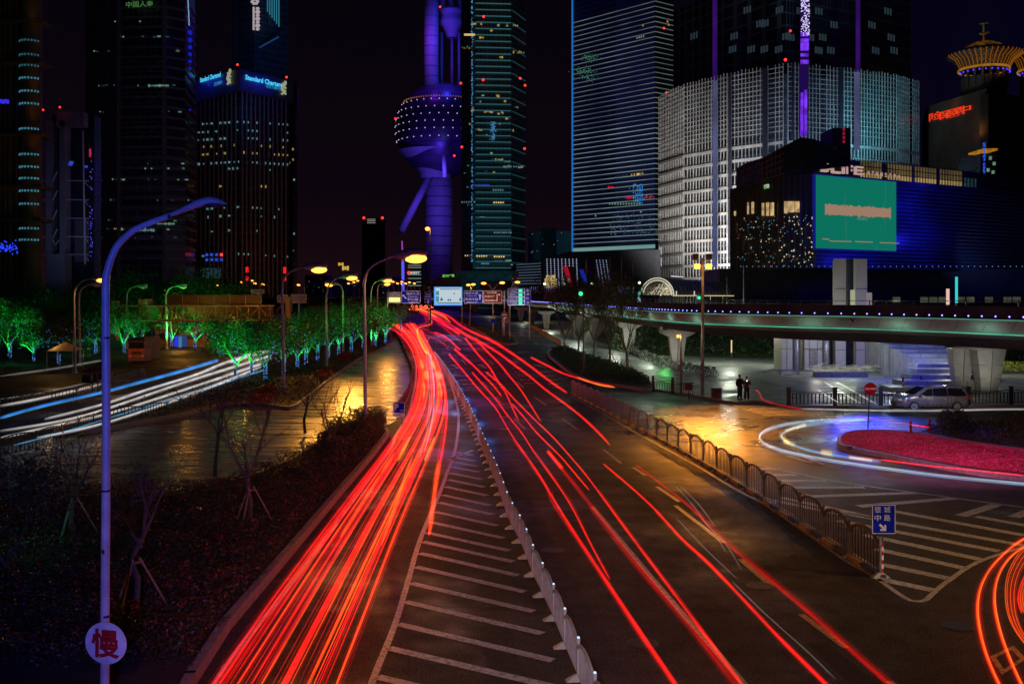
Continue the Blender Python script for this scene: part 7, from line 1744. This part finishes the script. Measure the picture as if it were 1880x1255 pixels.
# ================================================================== people
def person(px, py, label, pose, jacket, hgt=1.74, z0=.13, yaw=0):
    c = G(px, py); c.z = z0; root = T('person', label, 'person', c); k = hgt/1.74
    J = {'pelvis': (0, 0, .95), 'waist': (0, 0, 1.10), 'chest': (0, .01, 1.32), 'neck': (0, 0, 1.50), 'head0': (0, -.01, 1.58), 'head': (0, -.02, 1.66), 'crown': (0, -.01, 1.74)}
    Rr = {'pelvis': (.15, .11), 'waist': (.13, .10), 'chest': (.17, .12), 'neck': (.055, .055), 'head0': (.07, .075), 'head': (.085, .10), 'crown': (.05, .06)}
    Eg = [('pelvis', 'waist'), ('waist', 'chest'), ('chest', 'neck'), ('neck', 'head0'), ('head0', 'head'), ('head', 'crown')]
    for s_, n in ((-1, 'l'), (1, 'r')):
        J['hip'+n] = (s_*.10, 0, .90); J['kn'+n] = (s_*.11, -.03+.03*s_, .50); J['an'+n] = (s_*.12, .02, .09); J['to'+n] = (s_*.13, -.14, .04)
        Rr['hip'+n] = (.095, .10); Rr['kn'+n] = (.06, .062); Rr['an'+n] = (.042, .045); Rr['to'+n] = (.042, .032)
        J['sh'+n] = (s_*.20, 0, 1.42); Rr['sh'+n] = (.062, .062)
        el, ha = pose[n]; J['el'+n] = el; J['ha'+n] = ha; Rr['el'+n] = (.045, .045); Rr['ha'+n] = (.030, .030)
        Eg += [('pelvis', 'hip'+n), ('hip'+n, 'kn'+n), ('kn'+n, 'an'+n), ('an'+n, 'to'+n), ('chest', 'sh'+n), ('sh'+n, 'el'+n), ('el'+n, 'ha'+n)]
        d = (Vector(ha)-Vector(el)).normalized(); sd_ = Vector((1, 0, 0)) if abs(d.x) < .8 else Vector((0, 0, 1)); sd_ = (sd_-d*sd_.dot(d)).normalized()
        pm = Vector(ha)+d*.05; J['pa'+n] = tuple(pm); Rr['pa'+n] = (.028, .018); Eg.append(('ha'+n, 'pa'+n))
        for f, (o, l) in enumerate(((-.03, .075), (-.01, .085), (.01, .08), (.03, .065))): J['f%d%s' % (f, n)] = tuple(pm+sd_*o+d*l); Rr['f%d%s' % (f, n)] = (.009, .009); Eg.append(('pa'+n, 'f%d%s' % (f, n)))
        J['th'+n] = tuple(pm-sd_*.05+d*.02); Rr['th'+n] = (.010, .010); Eg.append(('ha'+n, 'th'+n))
    ks = list(J); Mz = Matrix.Rotation(yaw, 3, 'Z'); me = bpy.data.meshes.new('body'); me.from_pydata([tuple(Mz @ (Vector(J[q])*k)) for q in ks], [(ks.index(a), ks.index(b)) for a, b in Eg], [])
    o = bpy.data.objects.new('body', me); col.objects.link(o); o.parent = root; ORG[o] = c
    sk = o.modifiers.new('skin', 'SKIN'); sk.use_smooth_shade = True
    for i, q in enumerate(ks): me.skin_vertices[0].data[i].radius = tuple(r__*k for r__ in Rr[q])
    me.skin_vertices[0].data[0].use_root = True
    o.modifiers.new('sub', 'SUBSURF').render_levels = 1; o.data.materials.append(P('skin_tone', (.45, .28, .2), .6))
    jm = P('jacket', jacket, .8); pm_ = P('trousers', (.03, .03, .04), .8)
    def V(p): return tuple(Vector(c)+Mz @ (Vector(p)*k))
    m = MB(); vs = []
    for z, a, b in ((.86, .185, .14), (1.0, .175, .135), (1.12, .165, .13), (1.3, .21, .15), (1.42, .23, .14), (1.49, .12, .09)):
        for q in range(14): t = 2*math.pi*q/14; vs.append(V((a*math.cos(t), b*math.sin(t), z)))
    m.add(vs, [(j*14+i, j*14+(i+1) % 14, (j+1)*14+(i+1) % 14, (j+1)*14+i) for j in range(5) for i in range(14)])
    for n, s_ in (('l', -1), ('r', 1)): m.tube([V(J['sh'+n]), V(J['el'+n]), V(tuple(Vector(J['el'+n]).lerp(Vector(J['ha'+n]), .9)))], [.078*k, .062*k, .05*k], 10)
    part('jacket', m, jm, root, True)
    m = MB()
    for n, s_ in (('l', -1), ('r', 1)): m.tube([V((s_*.09, 0, .94)), V(J['kn'+n]), V((J['an'+n][0], J['an'+n][1], .12))], [.12*k, .085*k, .075*k], 10)
    part('trousers', m, pm_, root, True)
    m = MB()
    for n, s_ in (('l', -1), ('r', 1)): m.tube([V((J['an'+n][0], .06, .05)), V((J['to'+n][0], -.17, .04))], [.055*k, .045*k], 8)
    part('shoes', m, M['black'], root, True)
    m = MB(); m.ball(V((0, .015, 1.685)), .098*k, 12, 8, (.95, 1.05, 1.05)); part('hair', m, M['black'], root, True)
    m = MB()
    for s_ in (-1, 1): m.ball(V((s_*.032, -.105, 1.655)), .011, 6, 4)
    part('eyes', m, M['black'], root)
    m = MB(); m.ball(V((0, -.118, 1.63)), .016, 6, 4, (.8, 1, 1.3)); part('nose', m, P('skin_nose', (.45, .28, .2), .6), root)
    return root, c, k, V
person(1358, 736, 'person in a dark jacket and trousers standing left of the one with the light', {'l': ((-.27, .02, 1.15), (-.24, -.10, .93)), 'r': ((.27, .02, 1.15), (.24, -.16, .96))}, (.03, .03, .04), 1.80, yaw=.4)
rt, c, k, V = person(1371, 737, 'person in a brown jacket holding up a glowing phone', {'l': ((-.27, -.06, 1.18), (-.10, -.30, 1.38)), 'r': ((.27, -.06, 1.18), (.10, -.30, 1.40))}, (.16, .08, .05), 1.70, yaw=-.2)
ph = T('phone', 'phone with glowing white screen held up by the person in the brown jacket', 'phone', V((0, -.38, 1.46))); m = MB(); m.box(V((0, -.38, 1.46)), (.16, .015, .09)); part('case', m, M['dark_metal'], ph); m = MB(); m.ball(V((.0, -.40, 1.47)), .035, 8, 5); part('lamp', m, E('phone_light', (.6, 1, .85), 6), ph)
# ================================================================== planting
import numpy as np
rg = np.random.default_rng(5)
def tri_mesh(name, Pc, size, mat, parent=None, up=.3, asp=2.0):
    """many small leaf faces, each a bent two-triangle leaf, centred on the rows of Pc"""
    n = len(Pc); a = rg.uniform(0, 2*np.pi, n); t = rg.uniform(-1.0, 1.0, n)*(1-up)+up*.5
    d = np.stack([np.cos(a)*np.cos(t), np.sin(a)*np.cos(t), np.sin(t)], 1); b = rg.normal(size=(n, 3)); s = np.cross(d, b); s /= np.linalg.norm(s, axis=1)[:, None]+1e-9
    L = (size*rg.uniform(.6, 1.4, n))[:, None]; w = L/asp
    v = np.stack([Pc-d*L/2, Pc+s*w/2, Pc+d*L/2, Pc-s*w/2], 1).reshape(-1, 3)
    me = bpy.data.meshes.new(name); me.vertices.add(4*n); me.vertices.foreach_set('co', v.astype(np.float32).ravel())
    me.loops.add(4*n); me.loops.foreach_set('vertex_index', np.arange(4*n, dtype=np.int32)); me.polygons.add(n)
    me.polygons.foreach_set('loop_start', np.arange(0, 4*n, 4, dtype=np.int32)); me.polygons.foreach_set('loop_total', np.full(n, 4, dtype=np.int32))
    mats = mat if isinstance(mat, (list, tuple)) else [mat]
    for m in mats: me.materials.append(m)
    if len(mats) > 1: me.polygons.foreach_set('material_index', rg.integers(0, len(mats), n).astype(np.int32))
    me.update(calc_edges=True); o = bpy.data.objects.new(name, me); col.objects.link(o)
    if parent: o.parent = parent
    return o
def in_poly(x, y, poly):
    ins = np.zeros(len(x), bool); n = len(poly)
    for i in range(n):
        x1, y1 = poly[i]; x2, y2 = poly[(i+1) % n]
        c = ((y1 > y) != (y2 > y)) & (x < (x2-x1)*(y-y1)/(y2-y1+1e-12)+x1); ins ^= c
    return ins
def scatter(pts, n, near=True, power=.6):
    poly = [tuple(G(x, y).xy) for x, y in pts]; xs = [p[0] for p in poly]; ys = [p[1] for p in poly]; out = []; tot = 0
    y0, y1 = max(min(ys), 10), max(ys)
    while tot < n:
        u = rg.random(4*n); y = y0*(y1/y0)**u if near else y0+(y1-y0)*u      # denser near the viewer, where leaves show
        x = rg.uniform(min(xs), max(xs), 4*n); k = in_poly(x, y, poly)
        k &= np.abs(x) < y*.60+2; out.append(np.stack([x[k], y[k]], 1)); tot += k.sum()
        if len(out) > 40: break
    return np.concatenate(out)[:n]
def hnoise(xy, s=1.0): x, y = xy[:, 0]*s, xy[:, 1]*s; return .5+.25*np.sin(x*1.7+np.sin(y*1.1)*1.5)+.25*np.sin(y*2.1+1.3*np.sin(x*.9+2))
def cover(name, label, cat, pts, n, h, size, mat, z0=.2, near=True, bump=1.0):
    q = scatter(pts, n, near); z = z0+(h*(.35+.65*hnoise(q, bump)))*rg.random(len(q))**.5
    o = tri_mesh(name, np.column_stack([q, z]), size, mat); o['kind'] = 'stuff'; o['label'] = label; o['category'] = cat; return o
shrub_poly = [(352, 1255), (416, 1160), (533, 1017), (612, 920), (676, 846), (708, 803), (700, 786), (668, 780), (640, 792), (590, 817), (540, 852), (470, 882), (400, 902), (300, 917), (0, 932), (-300, 1000), (-700, 1255)]
cover('shrubs', 'dense dark red and green shrubs covering the left bed', 'shrubs', shrub_poly, 90000, .75, .085, [M['leaf_red'], M['leaf_dark'], M['leaf_red'], P('shrub_dark', (.05, .02, .015), .6)], .25)
q = scatter(shrub_poly, 420); cl = np.repeat(q, 14, 0)+rg.normal(0, .07, (len(q)*14, 2)); tri = np.column_stack([cl, .85+.25*rg.random(len(cl))])
o = tri_mesh('red_flowers', tri, .06, M['red_flower']); o['kind'] = 'stuff'; o['label'] = 'scattered heads of red flowers among the dark shrubs'; o['category'] = 'flowers'
shrub_top = [(590, 830), (640, 795), (668, 782), (702, 788), (712, 800), (680, 842), (640, 880), (560, 930)]
cover('tall_shrubs', 'taller dark red shrubs round the foot of the tall grey street lamp', 'shrubs', shrub_top, 26000, 1.5, .10, [M['leaf_red'], M['leaf_dark']], .3)
verge_poly = lot_bed
cover('verge_grass', 'dark low planting under the row of green-lit trees', 'ground cover', verge_poly, 40000, .45, .14, [M['leaf_dark'], M['leaf'], P('verge_brown', (.10, .06, .03), .8)], .2)
for i, pts in enumerate(([(455, 752), (470, 728), (500, 716), (512, 730), (500, 748)], [(578, 697), (590, 684), (612, 682), (610, 700), (590, 705)], [(618, 668), (625, 655), (642, 654), (640, 668)], [(640, 645), (655, 636), (690, 634), (690, 645)])):
    cover('red_flower_patch', 'patch of red flowers in the verge, %s one from the front' % ORD[i], 'flowers', pts, 3500, .5, .12, M['red_flower'], .3, bump=1)
pink_poly = cR([(585, 420), (590, 388), (625, 362), (700, 348), (850, 346), (1100, 364), (1400, 420), (1793, 476), (2300, 540), (2300, 690), (1793, 635), (1500, 600), (1200, 553), (900, 497), (700, 458), (610, 438)])
PKP = [tuple(G(x, y).xy) for x, y in pink_poly]
m = MB(); o = None
q = scatter(pink_poly, 85000, near=False)
def edge_dist(q, poly):
    d = np.full(len(q), 9.0)
    for i in range(len(poly)):
        a, b = np.array(poly[i]), np.array(poly[(i+1) % len(poly)]); ab = b-a; t = np.clip(((q-a)@ab)/(ab@ab+1e-9), 0, 1); d = np.minimum(d, np.linalg.norm(q-(a+t[:, None]*ab), axis=1))
    return d
hh = np.minimum(edge_dist(q, PKP)/1.6, 1)**.6
z = .16+hh*.24*(.7+.3*hnoise(q, 2)) - rg.random(len(q))**3*.10*hh
o = tri_mesh('pink_flowers', np.column_stack([q, z]), .075, [M['pink_flower'], M['pink_flower'], P('deep_red_flower', (.45, .01, .03), .6), P('pale_pink', (.75, .25, .4), .6)], up=.6); o['kind'] = 'stuff'; o['label'] = 'mass of pink and red flowers filling the rounded bed on the right'; o['category'] = 'flowers'
cover('lawn_plants', 'dark planting behind the pink flower bed', 'ground cover', lawn, 16000, .4, .12, [M['leaf_dark'], M['leaf_red']], .14, near=False)
isl = [(1012, 647), (1024, 643), (1040, 643), (1070, 655), (1121, 671), (1163, 688), (1192, 705), (1192, 715), (1140, 708), (1090, 700), (1052, 686), (1026, 665)]
cover('island_hedge', 'dark clipped hedge covering the tree island', 'hedge', isl, 36000, .7, .12, [M['leaf_dark'], P('hedge_dark', (.02, .03, .012), .7)], .2, near=False)
cover('median_grass', 'yellow green hedge on the small median island under the signs', 'hedge', small_island, 14000, .5, .16, [M['leaf'], P('hedge_yellow', (.16, .15, .03), .6)], .2, near=False)
n = 26000; xx = rg.uniform(14, 62, n); tt = rg.random(n); yb = np.interp(xx, [11.5, 16, 34, 60, 110], [160, 128, 120, 108, 95]); yy = yb+tt*20
o = tri_mesh('bank_plants', np.column_stack([xx, yy, .2+tt*5.6+rg.random(n)*.9]), .32, [M['leaf_dark'], M['leaf']]); o['kind'] = 'stuff'; o['label'] = 'dark green bushes covering the bank seen under the walkway'; o['category'] = 'bushes'
light('POINT', (17.5, 112, 3.5), (.15, 1, .2), 260, None, .3, name='added_garden_light'); light('POINT', (31, 104, 2.0), (.3, 1, .15), 220, None, .3, name='added_garden_light')  # green lights added to brighten the bank, no lamps modelled
n = 1500; o = tri_mesh('yellow_flowers', np.column_stack([rg.uniform(48, 54, n), rg.uniform(96, 99, n), .3+rg.random(n)*1.0]), .2, P('yellow_flower', (.5, .5, .05), .6)); o['kind'] = 'stuff'; o['label'] = 'patch of yellow green flowers right of the walkway pier'; o['category'] = 'flowers'
light('POINT', (50.5, 93, 2.5), (1, .95, .3), 200, None, .2, name='added_garden_light')  # added light on the flower patch, without a lamp

# ---- trees
def branches(mb, p, d, L, r, depth, tips, rnd, spread=.6, minr=.012, kids_=3, upb=.25):
    n = 4; pts = [p]; q = p.copy(); dd = d.copy()
    for i in range(n):
        dd = (dd+Vector((rnd.uniform(-1, 1), rnd.uniform(-1, 1), rnd.uniform(-.6, 1)))*.16).normalized(); q = q+dd*L/n; pts.append(q.copy())
    r1 = max(r*.55, minr); mb.tube(pts, [r+(r1-r)*i/n for i in range(n+1)], 6 if r > .05 else 4, cap=False)
    if depth == 0: tips.extend(pts[1:]); return
    if depth == 1: tips.extend(pts[2:])
    for k in range(kids_):
        t = rnd.choice((2, 3, 4, 4)); b = pts[t]; a = 2*math.pi*(k+rnd.random()*.7)/kids_; side = dd.orthogonal().normalized(); side.rotate(Matrix.Rotation(a, 3, dd))
        nd = (dd+side*spread*rnd.uniform(.7, 1.3)+Vector((0, 0, upb))).normalized(); branches(mb, b, nd, L*rnd.uniform(.6, .85), max(r1*rnd.uniform(.75, 1), minr), depth-1, tips, rnd, spread, minr, kids_, upb)
def tree(name, label, loc, h, trunk_h, seed, leaves=0, leaf=.16, mats=None, depth=3, stakes=False, spread=.6, r=.09, group=None, fairy=False, spread_leaf=.35, kids_=3, upb=.25, mat_bark='bark'):
    rnd = random.Random(seed); loc = Vector(loc); root = T(name, label, 'tree', loc, group); mb = MB(); tips = []
    tp = [loc+Vector((rnd.uniform(-.04, .04)*i, rnd.uniform(-.04, .04)*i, trunk_h*i/4)) for i in range(5)]
    tr = MB(); tr.tube(tp, [r*1.25, r*1.05, r, r*.93, r*.88], 9); part('trunk', tr, M[mat_bark], root, True)
    L = (h-trunk_h)*.46
    for k in range(4):
        a = 2*math.pi*(k+rnd.random()*.6)/4; branches(mb, tp[-1]-Vector((0, 0, rnd.uniform(0, trunk_h*.12))), Vector((math.cos(a)*spread, math.sin(a)*spread, 1)).normalized(), L, r*.6, depth-1, tips, rnd, spread, .010, kids_, upb)
    part('limbs', mb, M[mat_bark], root)
    if leaves:
        T_ = np.array([tuple(t-loc) for t in tips]); idx = rg.integers(0, len(T_), leaves); Pc = T_[idx]+rg.normal(0, spread_leaf, (leaves, 3))
        Pc = Pc[Pc[:, 2] > trunk_h*.6]; tri_mesh('crown', Pc, leaf, mats, root)
    if stakes:
        m = MB()
        for k in range(3): a = 2.1*k+.4; m.tube([loc+Vector((math.cos(a)*.75, math.sin(a)*.75, .2)), loc+Vector((math.cos(a)*.10, math.sin(a)*.10, 1.45))], .028, 5)
        for k in range(3): a, b = 2.1*k+.4, 2.1*(k+1)+.4; m.tube([loc+Vector((math.cos(a)*.16, math.sin(a)*.16, 1.35)), loc+Vector((math.cos(b)*.16, math.sin(b)*.16, 1.35))], .02, 4)
        part('stakes', m, M['wood'], root)
    return root
for i, (x, y, h, th, sd, lab, st_) in enumerate(((460, 985, 4.9, 1.9, 3, 'bare staked young tree in the middle of the red shrub bed', True), (607, 862, 4.6, 1.3, 8, 'bare staked tree in front of the orange-lit lot', True), (248, 1150, 3.9, 1.9, 5, 'bare staked tree just right of the blue lamp post', True),
        (135, 1010, 3.6, 1.7, 12, 'bare staked tree left of the blue lamp post', True), (395, 880, 4.6, 1.8, 15, 'bare tree behind the staked one in the red shrub bed', False), (560, 800, 3.6, 1.5, 22, 'small bare tree at the corner of the orange-lit lot', False))):
    tree('young_tree', lab, G(x, y)+Vector((0, 0, .15)), h, th, sd, 350 if i != 1 else 60, .07, M['leaf_dark'], 3, st_, .62, .075, spread_leaf=.2)
isl_t = [(1036, 654, 8.2), (1062, 656, 8.0), (1090, 661, 8.0), (1120, 673, 7.4), (1152, 689, 7.4)]
for i, (x, y, h) in enumerate(isl_t):
    tree('street_tree', 'sparse dark tree on the hedge island, %s from the left' % ORD[i], G(x, y)+Vector((0, 0, .2)), h+1.2, 2.3, 40+i, 4300-400*i, .20, [M['leaf_dark'], M['leaf']], 4, i > 1, .55, .12, 'sparse trees on the hedge island', spread_leaf=.30, upb=.35)
c = G(1010, 668)
# green-lit trees
protos = []
LG_ = [M['leaf'], M['leaf'], M['leaf_dark']]
for s_ in range(3):
    protos.append(tree('leafy_tree', 'x', (0, 0, 0), 5.8+.5*s_, 1.5, 60+s_, 5200, .17, LG_, 3, False, .8, .12, 'green-lit trees beside the left road', spread_leaf=.42, upb=.12))
for p in protos:
    m = MB()
    for _ in range(70): z = rn.uniform(.2, 2.1); a = rn.random()*6.3; m.ball((.17*math.cos(a), .17*math.sin(a), z), .030, 4, 3)
    for _ in range(50): a = rn.random()*6.3; rr2 = rn.uniform(.3, 2.2); m.ball((rr2*math.cos(a), rr2*math.sin(a), rn.uniform(1.8, 4.5)), .030, 4, 3)
    part('fairy_lights', m, E('fairy_cool', (.12, .36, 1), 1.6), p); reg(p)
tl_ = [(432, 700, 1.0), (462, 694, .95), (487, 703, .9), (521, 694, 1.0), (546, 682, .95), (562, 675, 1), (583, 668, 1), (603, 662, 1), (622, 656, 1.05), (645, 650, 1.05), (667, 645, 1.1), (689, 640, 1.1), (708, 635, 1.15), (735, 612, 1.3),
       (18, 662, 1.15), (62, 668, .8), (176, 655, 1.0), (228, 652, 1.0), (-20, 668, 1.1), (255, 648, .95), (315, 640, 1.0), (358, 645, 1.0), (402, 655, .9)]
for i, (x, y, sc) in enumerate(tl_):
    g = G(x, y); g.z = .15
    side = 'in the row along the parking lot' if i < 14 else 'on the far side of the left road'
    lab = 'leafy tree lit green from below, %s %s' % (ORD[i if i < 14 else i-14], side)
    if i < 3: o = protos[i]; o.location = g; o['label'] = lab; o.scale = (sc,)*3; ORG[o] = g
    else: o = dup(protos[i % 3], g, rn.random()*6.3, sc, lab)
    if i >= 14: o['group'] = 'green-lit trees across the left road'
    ORG[o] = g
    k = 1.0 if i < 14 else .8
    if i == 13: k = .1
    l = light('SPOT', g+Vector((rn.uniform(-.6, .6), -1.3, .5)), (.01, 1, .10), 5500*k*rn.choice((.25, .6, 1.0, 1.7)), None, .15, g+Vector((0, 0, 4.2)), 100, 1, name='tree_uplight')
# brownish tree by the tent
o = dup(protos[1], G(108, 672), 1.0, .95, 'tree lit dull orange behind the tent'); del o['group']; light('POINT', G(112, 680)+Vector((0, -2, 3)), (1, .5, .12), 160, None, .2, name='tree_uplight')
# big dark trees behind
dk_ = tree('tall_tree', 'x', (0, 0, 0), 12, 2.5, 77, 9000, .34, [M['leaf_dark'], M['leaf_dark'], M['leaf']], 3, False, .8, .22, 'dark trees on the left horizon', spread_leaf=.9, upb=.12); reg(dk_)
bg = [(x, 215+rn.uniform(-20, 40), rn.uniform(.85, 1.25)) for x in (-30, 15, 55, 92, 130, 172, 215, 262, 300, 345, 385)]+[(x, 300, .8) for x in (420, 470, 520, 575, 640)]+[(930, 330, .6), (985, 260, .5), (1045, 200, .45), (1100, 180, .42)]
for i, (x, Yt, sc) in enumerate(bg):
    p = Vector(((x-940)*Yt/F, Yt, 0)) if x < 980 else Vector(((x-940)*Yt/F, Yt, 5.5))
    lab = 'big dark tree mass, %s from the left along the background' % ORD[i]
    if i == 0: o = dk_; o.location = p; o['label'] = lab; o.scale = (sc,)*3
    else: dup(dk_, p, rn.random()*6.3, (sc*1.15, sc*1.15, sc), lab)
for x in (150, 250, 420): light('POINT', W(x, 545, 190)+Vector((0, 0, 0)), (.1, 1, .2), 700, None, .4, name='tree_uplight')
light('POINT', W(320, 530, 190), (.1, 1, .2), 500, None, .4, name='tree_uplight')
# near dark green tree low at the left edge
o = dup(protos[2], G(15, 1080)+Vector((0, 0, -.2)), 2.0, .62, 'dim green leafy tree low at the left edge of the photo'); del o['group']
for c_ in [c_ for c_ in bpy.data.objects if c_.parent == o and c_.name.startswith('fairy')]: bpy.data.objects.remove(c_)
light('POINT', G(40, 1050)+Vector((0, 1, 1.5)), (.05, .8, .25), 14, None, .2, name='tree_uplight')
# round dark bush on the roundabout
c = G(1752, 805); n = 2600; v = rg.normal(size=(n, 3)); v /= np.linalg.norm(v, axis=1)[:, None]; v *= (rg.random(n)**.4)[:, None]*np.array([.9, .9, .75])
root = T('bush', 'round dark bush at the back of the flower island', 'bush', c); tri_mesh('foliage', v+np.array([0, 0, .95]), .13, M['leaf_dark'], root); m = MB(); m.tube([c, c+Vector((0, 0, .7))], .04, 6); part('stem', m, M['bark'], root)
# added blue spot over the crossing, added pink spot over the flowers
root = T('added_crossing_lamp', 'small added lamp on the walkway edge shining blue on the zebra crossing', 'spotlight', (24.5, 71.0, 6.1)); m = MB(); m.tube([(24.5, 71.0, 6.1), (24.6, 70.7, 5.95)], .08, 10); part('housing', m, M['dark_metal'], root)
light('SPOT', (24.6, 70.6, 5.95), (.015, .05, 1), 11000, root, .1, G(1640, 780), 40, 1.0, name='blue_spot')
root = T('added_flower_lamp', 'small added box at the flower bed edge for an unseen pink spot', 'spotlight', G(1560, 832)); c = G(1560, 832); m = MB(); m.box((c.x, c.y, .28), (.2, .2, .16)); part('housing', m, M['dark_metal'], root)
light('SPOT', G(1700, 900)+Vector((0, 0, 5)), (1, .25, .55), 3200, root, .3, G(1740, 845), 110, 1, name='pink_spot')
light('SPOT', (13, 52, 9), (.45, .65, 1), 1500, None, .25, G(1470, 890), 36, 1, name='blue_spot')  # bluish spot added over the wet road, no lamp modelled
# cool spotlight added out of view on the footbridge to brighten the median fence
root = T('added_bridge_spotlight', 'second small added cool spotlight on the edge of the viewing footbridge', 'spotlight', (.3, .2, 6.0)); m = MB(); m.tube([(.3, .2, 6.0), (.3, .36, 5.97)], .06, 10); part('housing', m, M['dark_metal'], root)
light('SPOT', (.3, .44, 5.95), (.42, .60, 1), 7000, root, .05, G(955, 960), 26, .8, name='cool_spot')
root = T('street_lamp', 'added unseen street lamp beside the viewing footbridge, lighting the hatched road', 'street lamp', (-1.5, -3, 0)); m = MB(); m.tube([(-1.5, -3, 0), (-1.5, -3, 9.6), (-1.3, -2.2, 10.2)], .08, 8); part('pole', m, M['pole'], root); m = MB(); m.ball((-1.2, -2.0, 10.15), .16, 8, 6); part('bulb', m, M['bulb'], root)  # unseen lamp added behind the camera to light the hatching
light('SPOT', (-1.2, -1.8, 10.0), (1, .42, .18), 9000, root, .2, G(960, 1060), 46, 1.0, name='added_behind_lamp')
light('SPOT', W(1130, 640, 84)+Vector((0, 0, 1)), (1, .62, .35), 900, None, .3, G(1110, 672)+Vector((0, 0, 4)), 70, 1, name='added_garden_light')  # warm spot added on the island trees, no lamp modelled
# street lamp added outside the frame on the right to light the chevron hatching
root = T('street_lamp', 'added street lamp outside the right edge, over the chevron hatching', 'street lamp', (26, 24, 0)); m = MB(); m.tube([(26, 24, 0), (26, 24, 9.6), (24.6, 24, 10.3)], .09, 8); part('pole', m, M['pole'], root); m = MB(); m.ball((24.4, 24, 10.25), .16, 8, 6); part('bulb', m, M['bulb'], root)
light('SPOT', (24.3, 24, 10.1), (1, .50, .18), 5200, root, .2, (14, 27, 0), 95, 1.0, name='added_right_lamp')
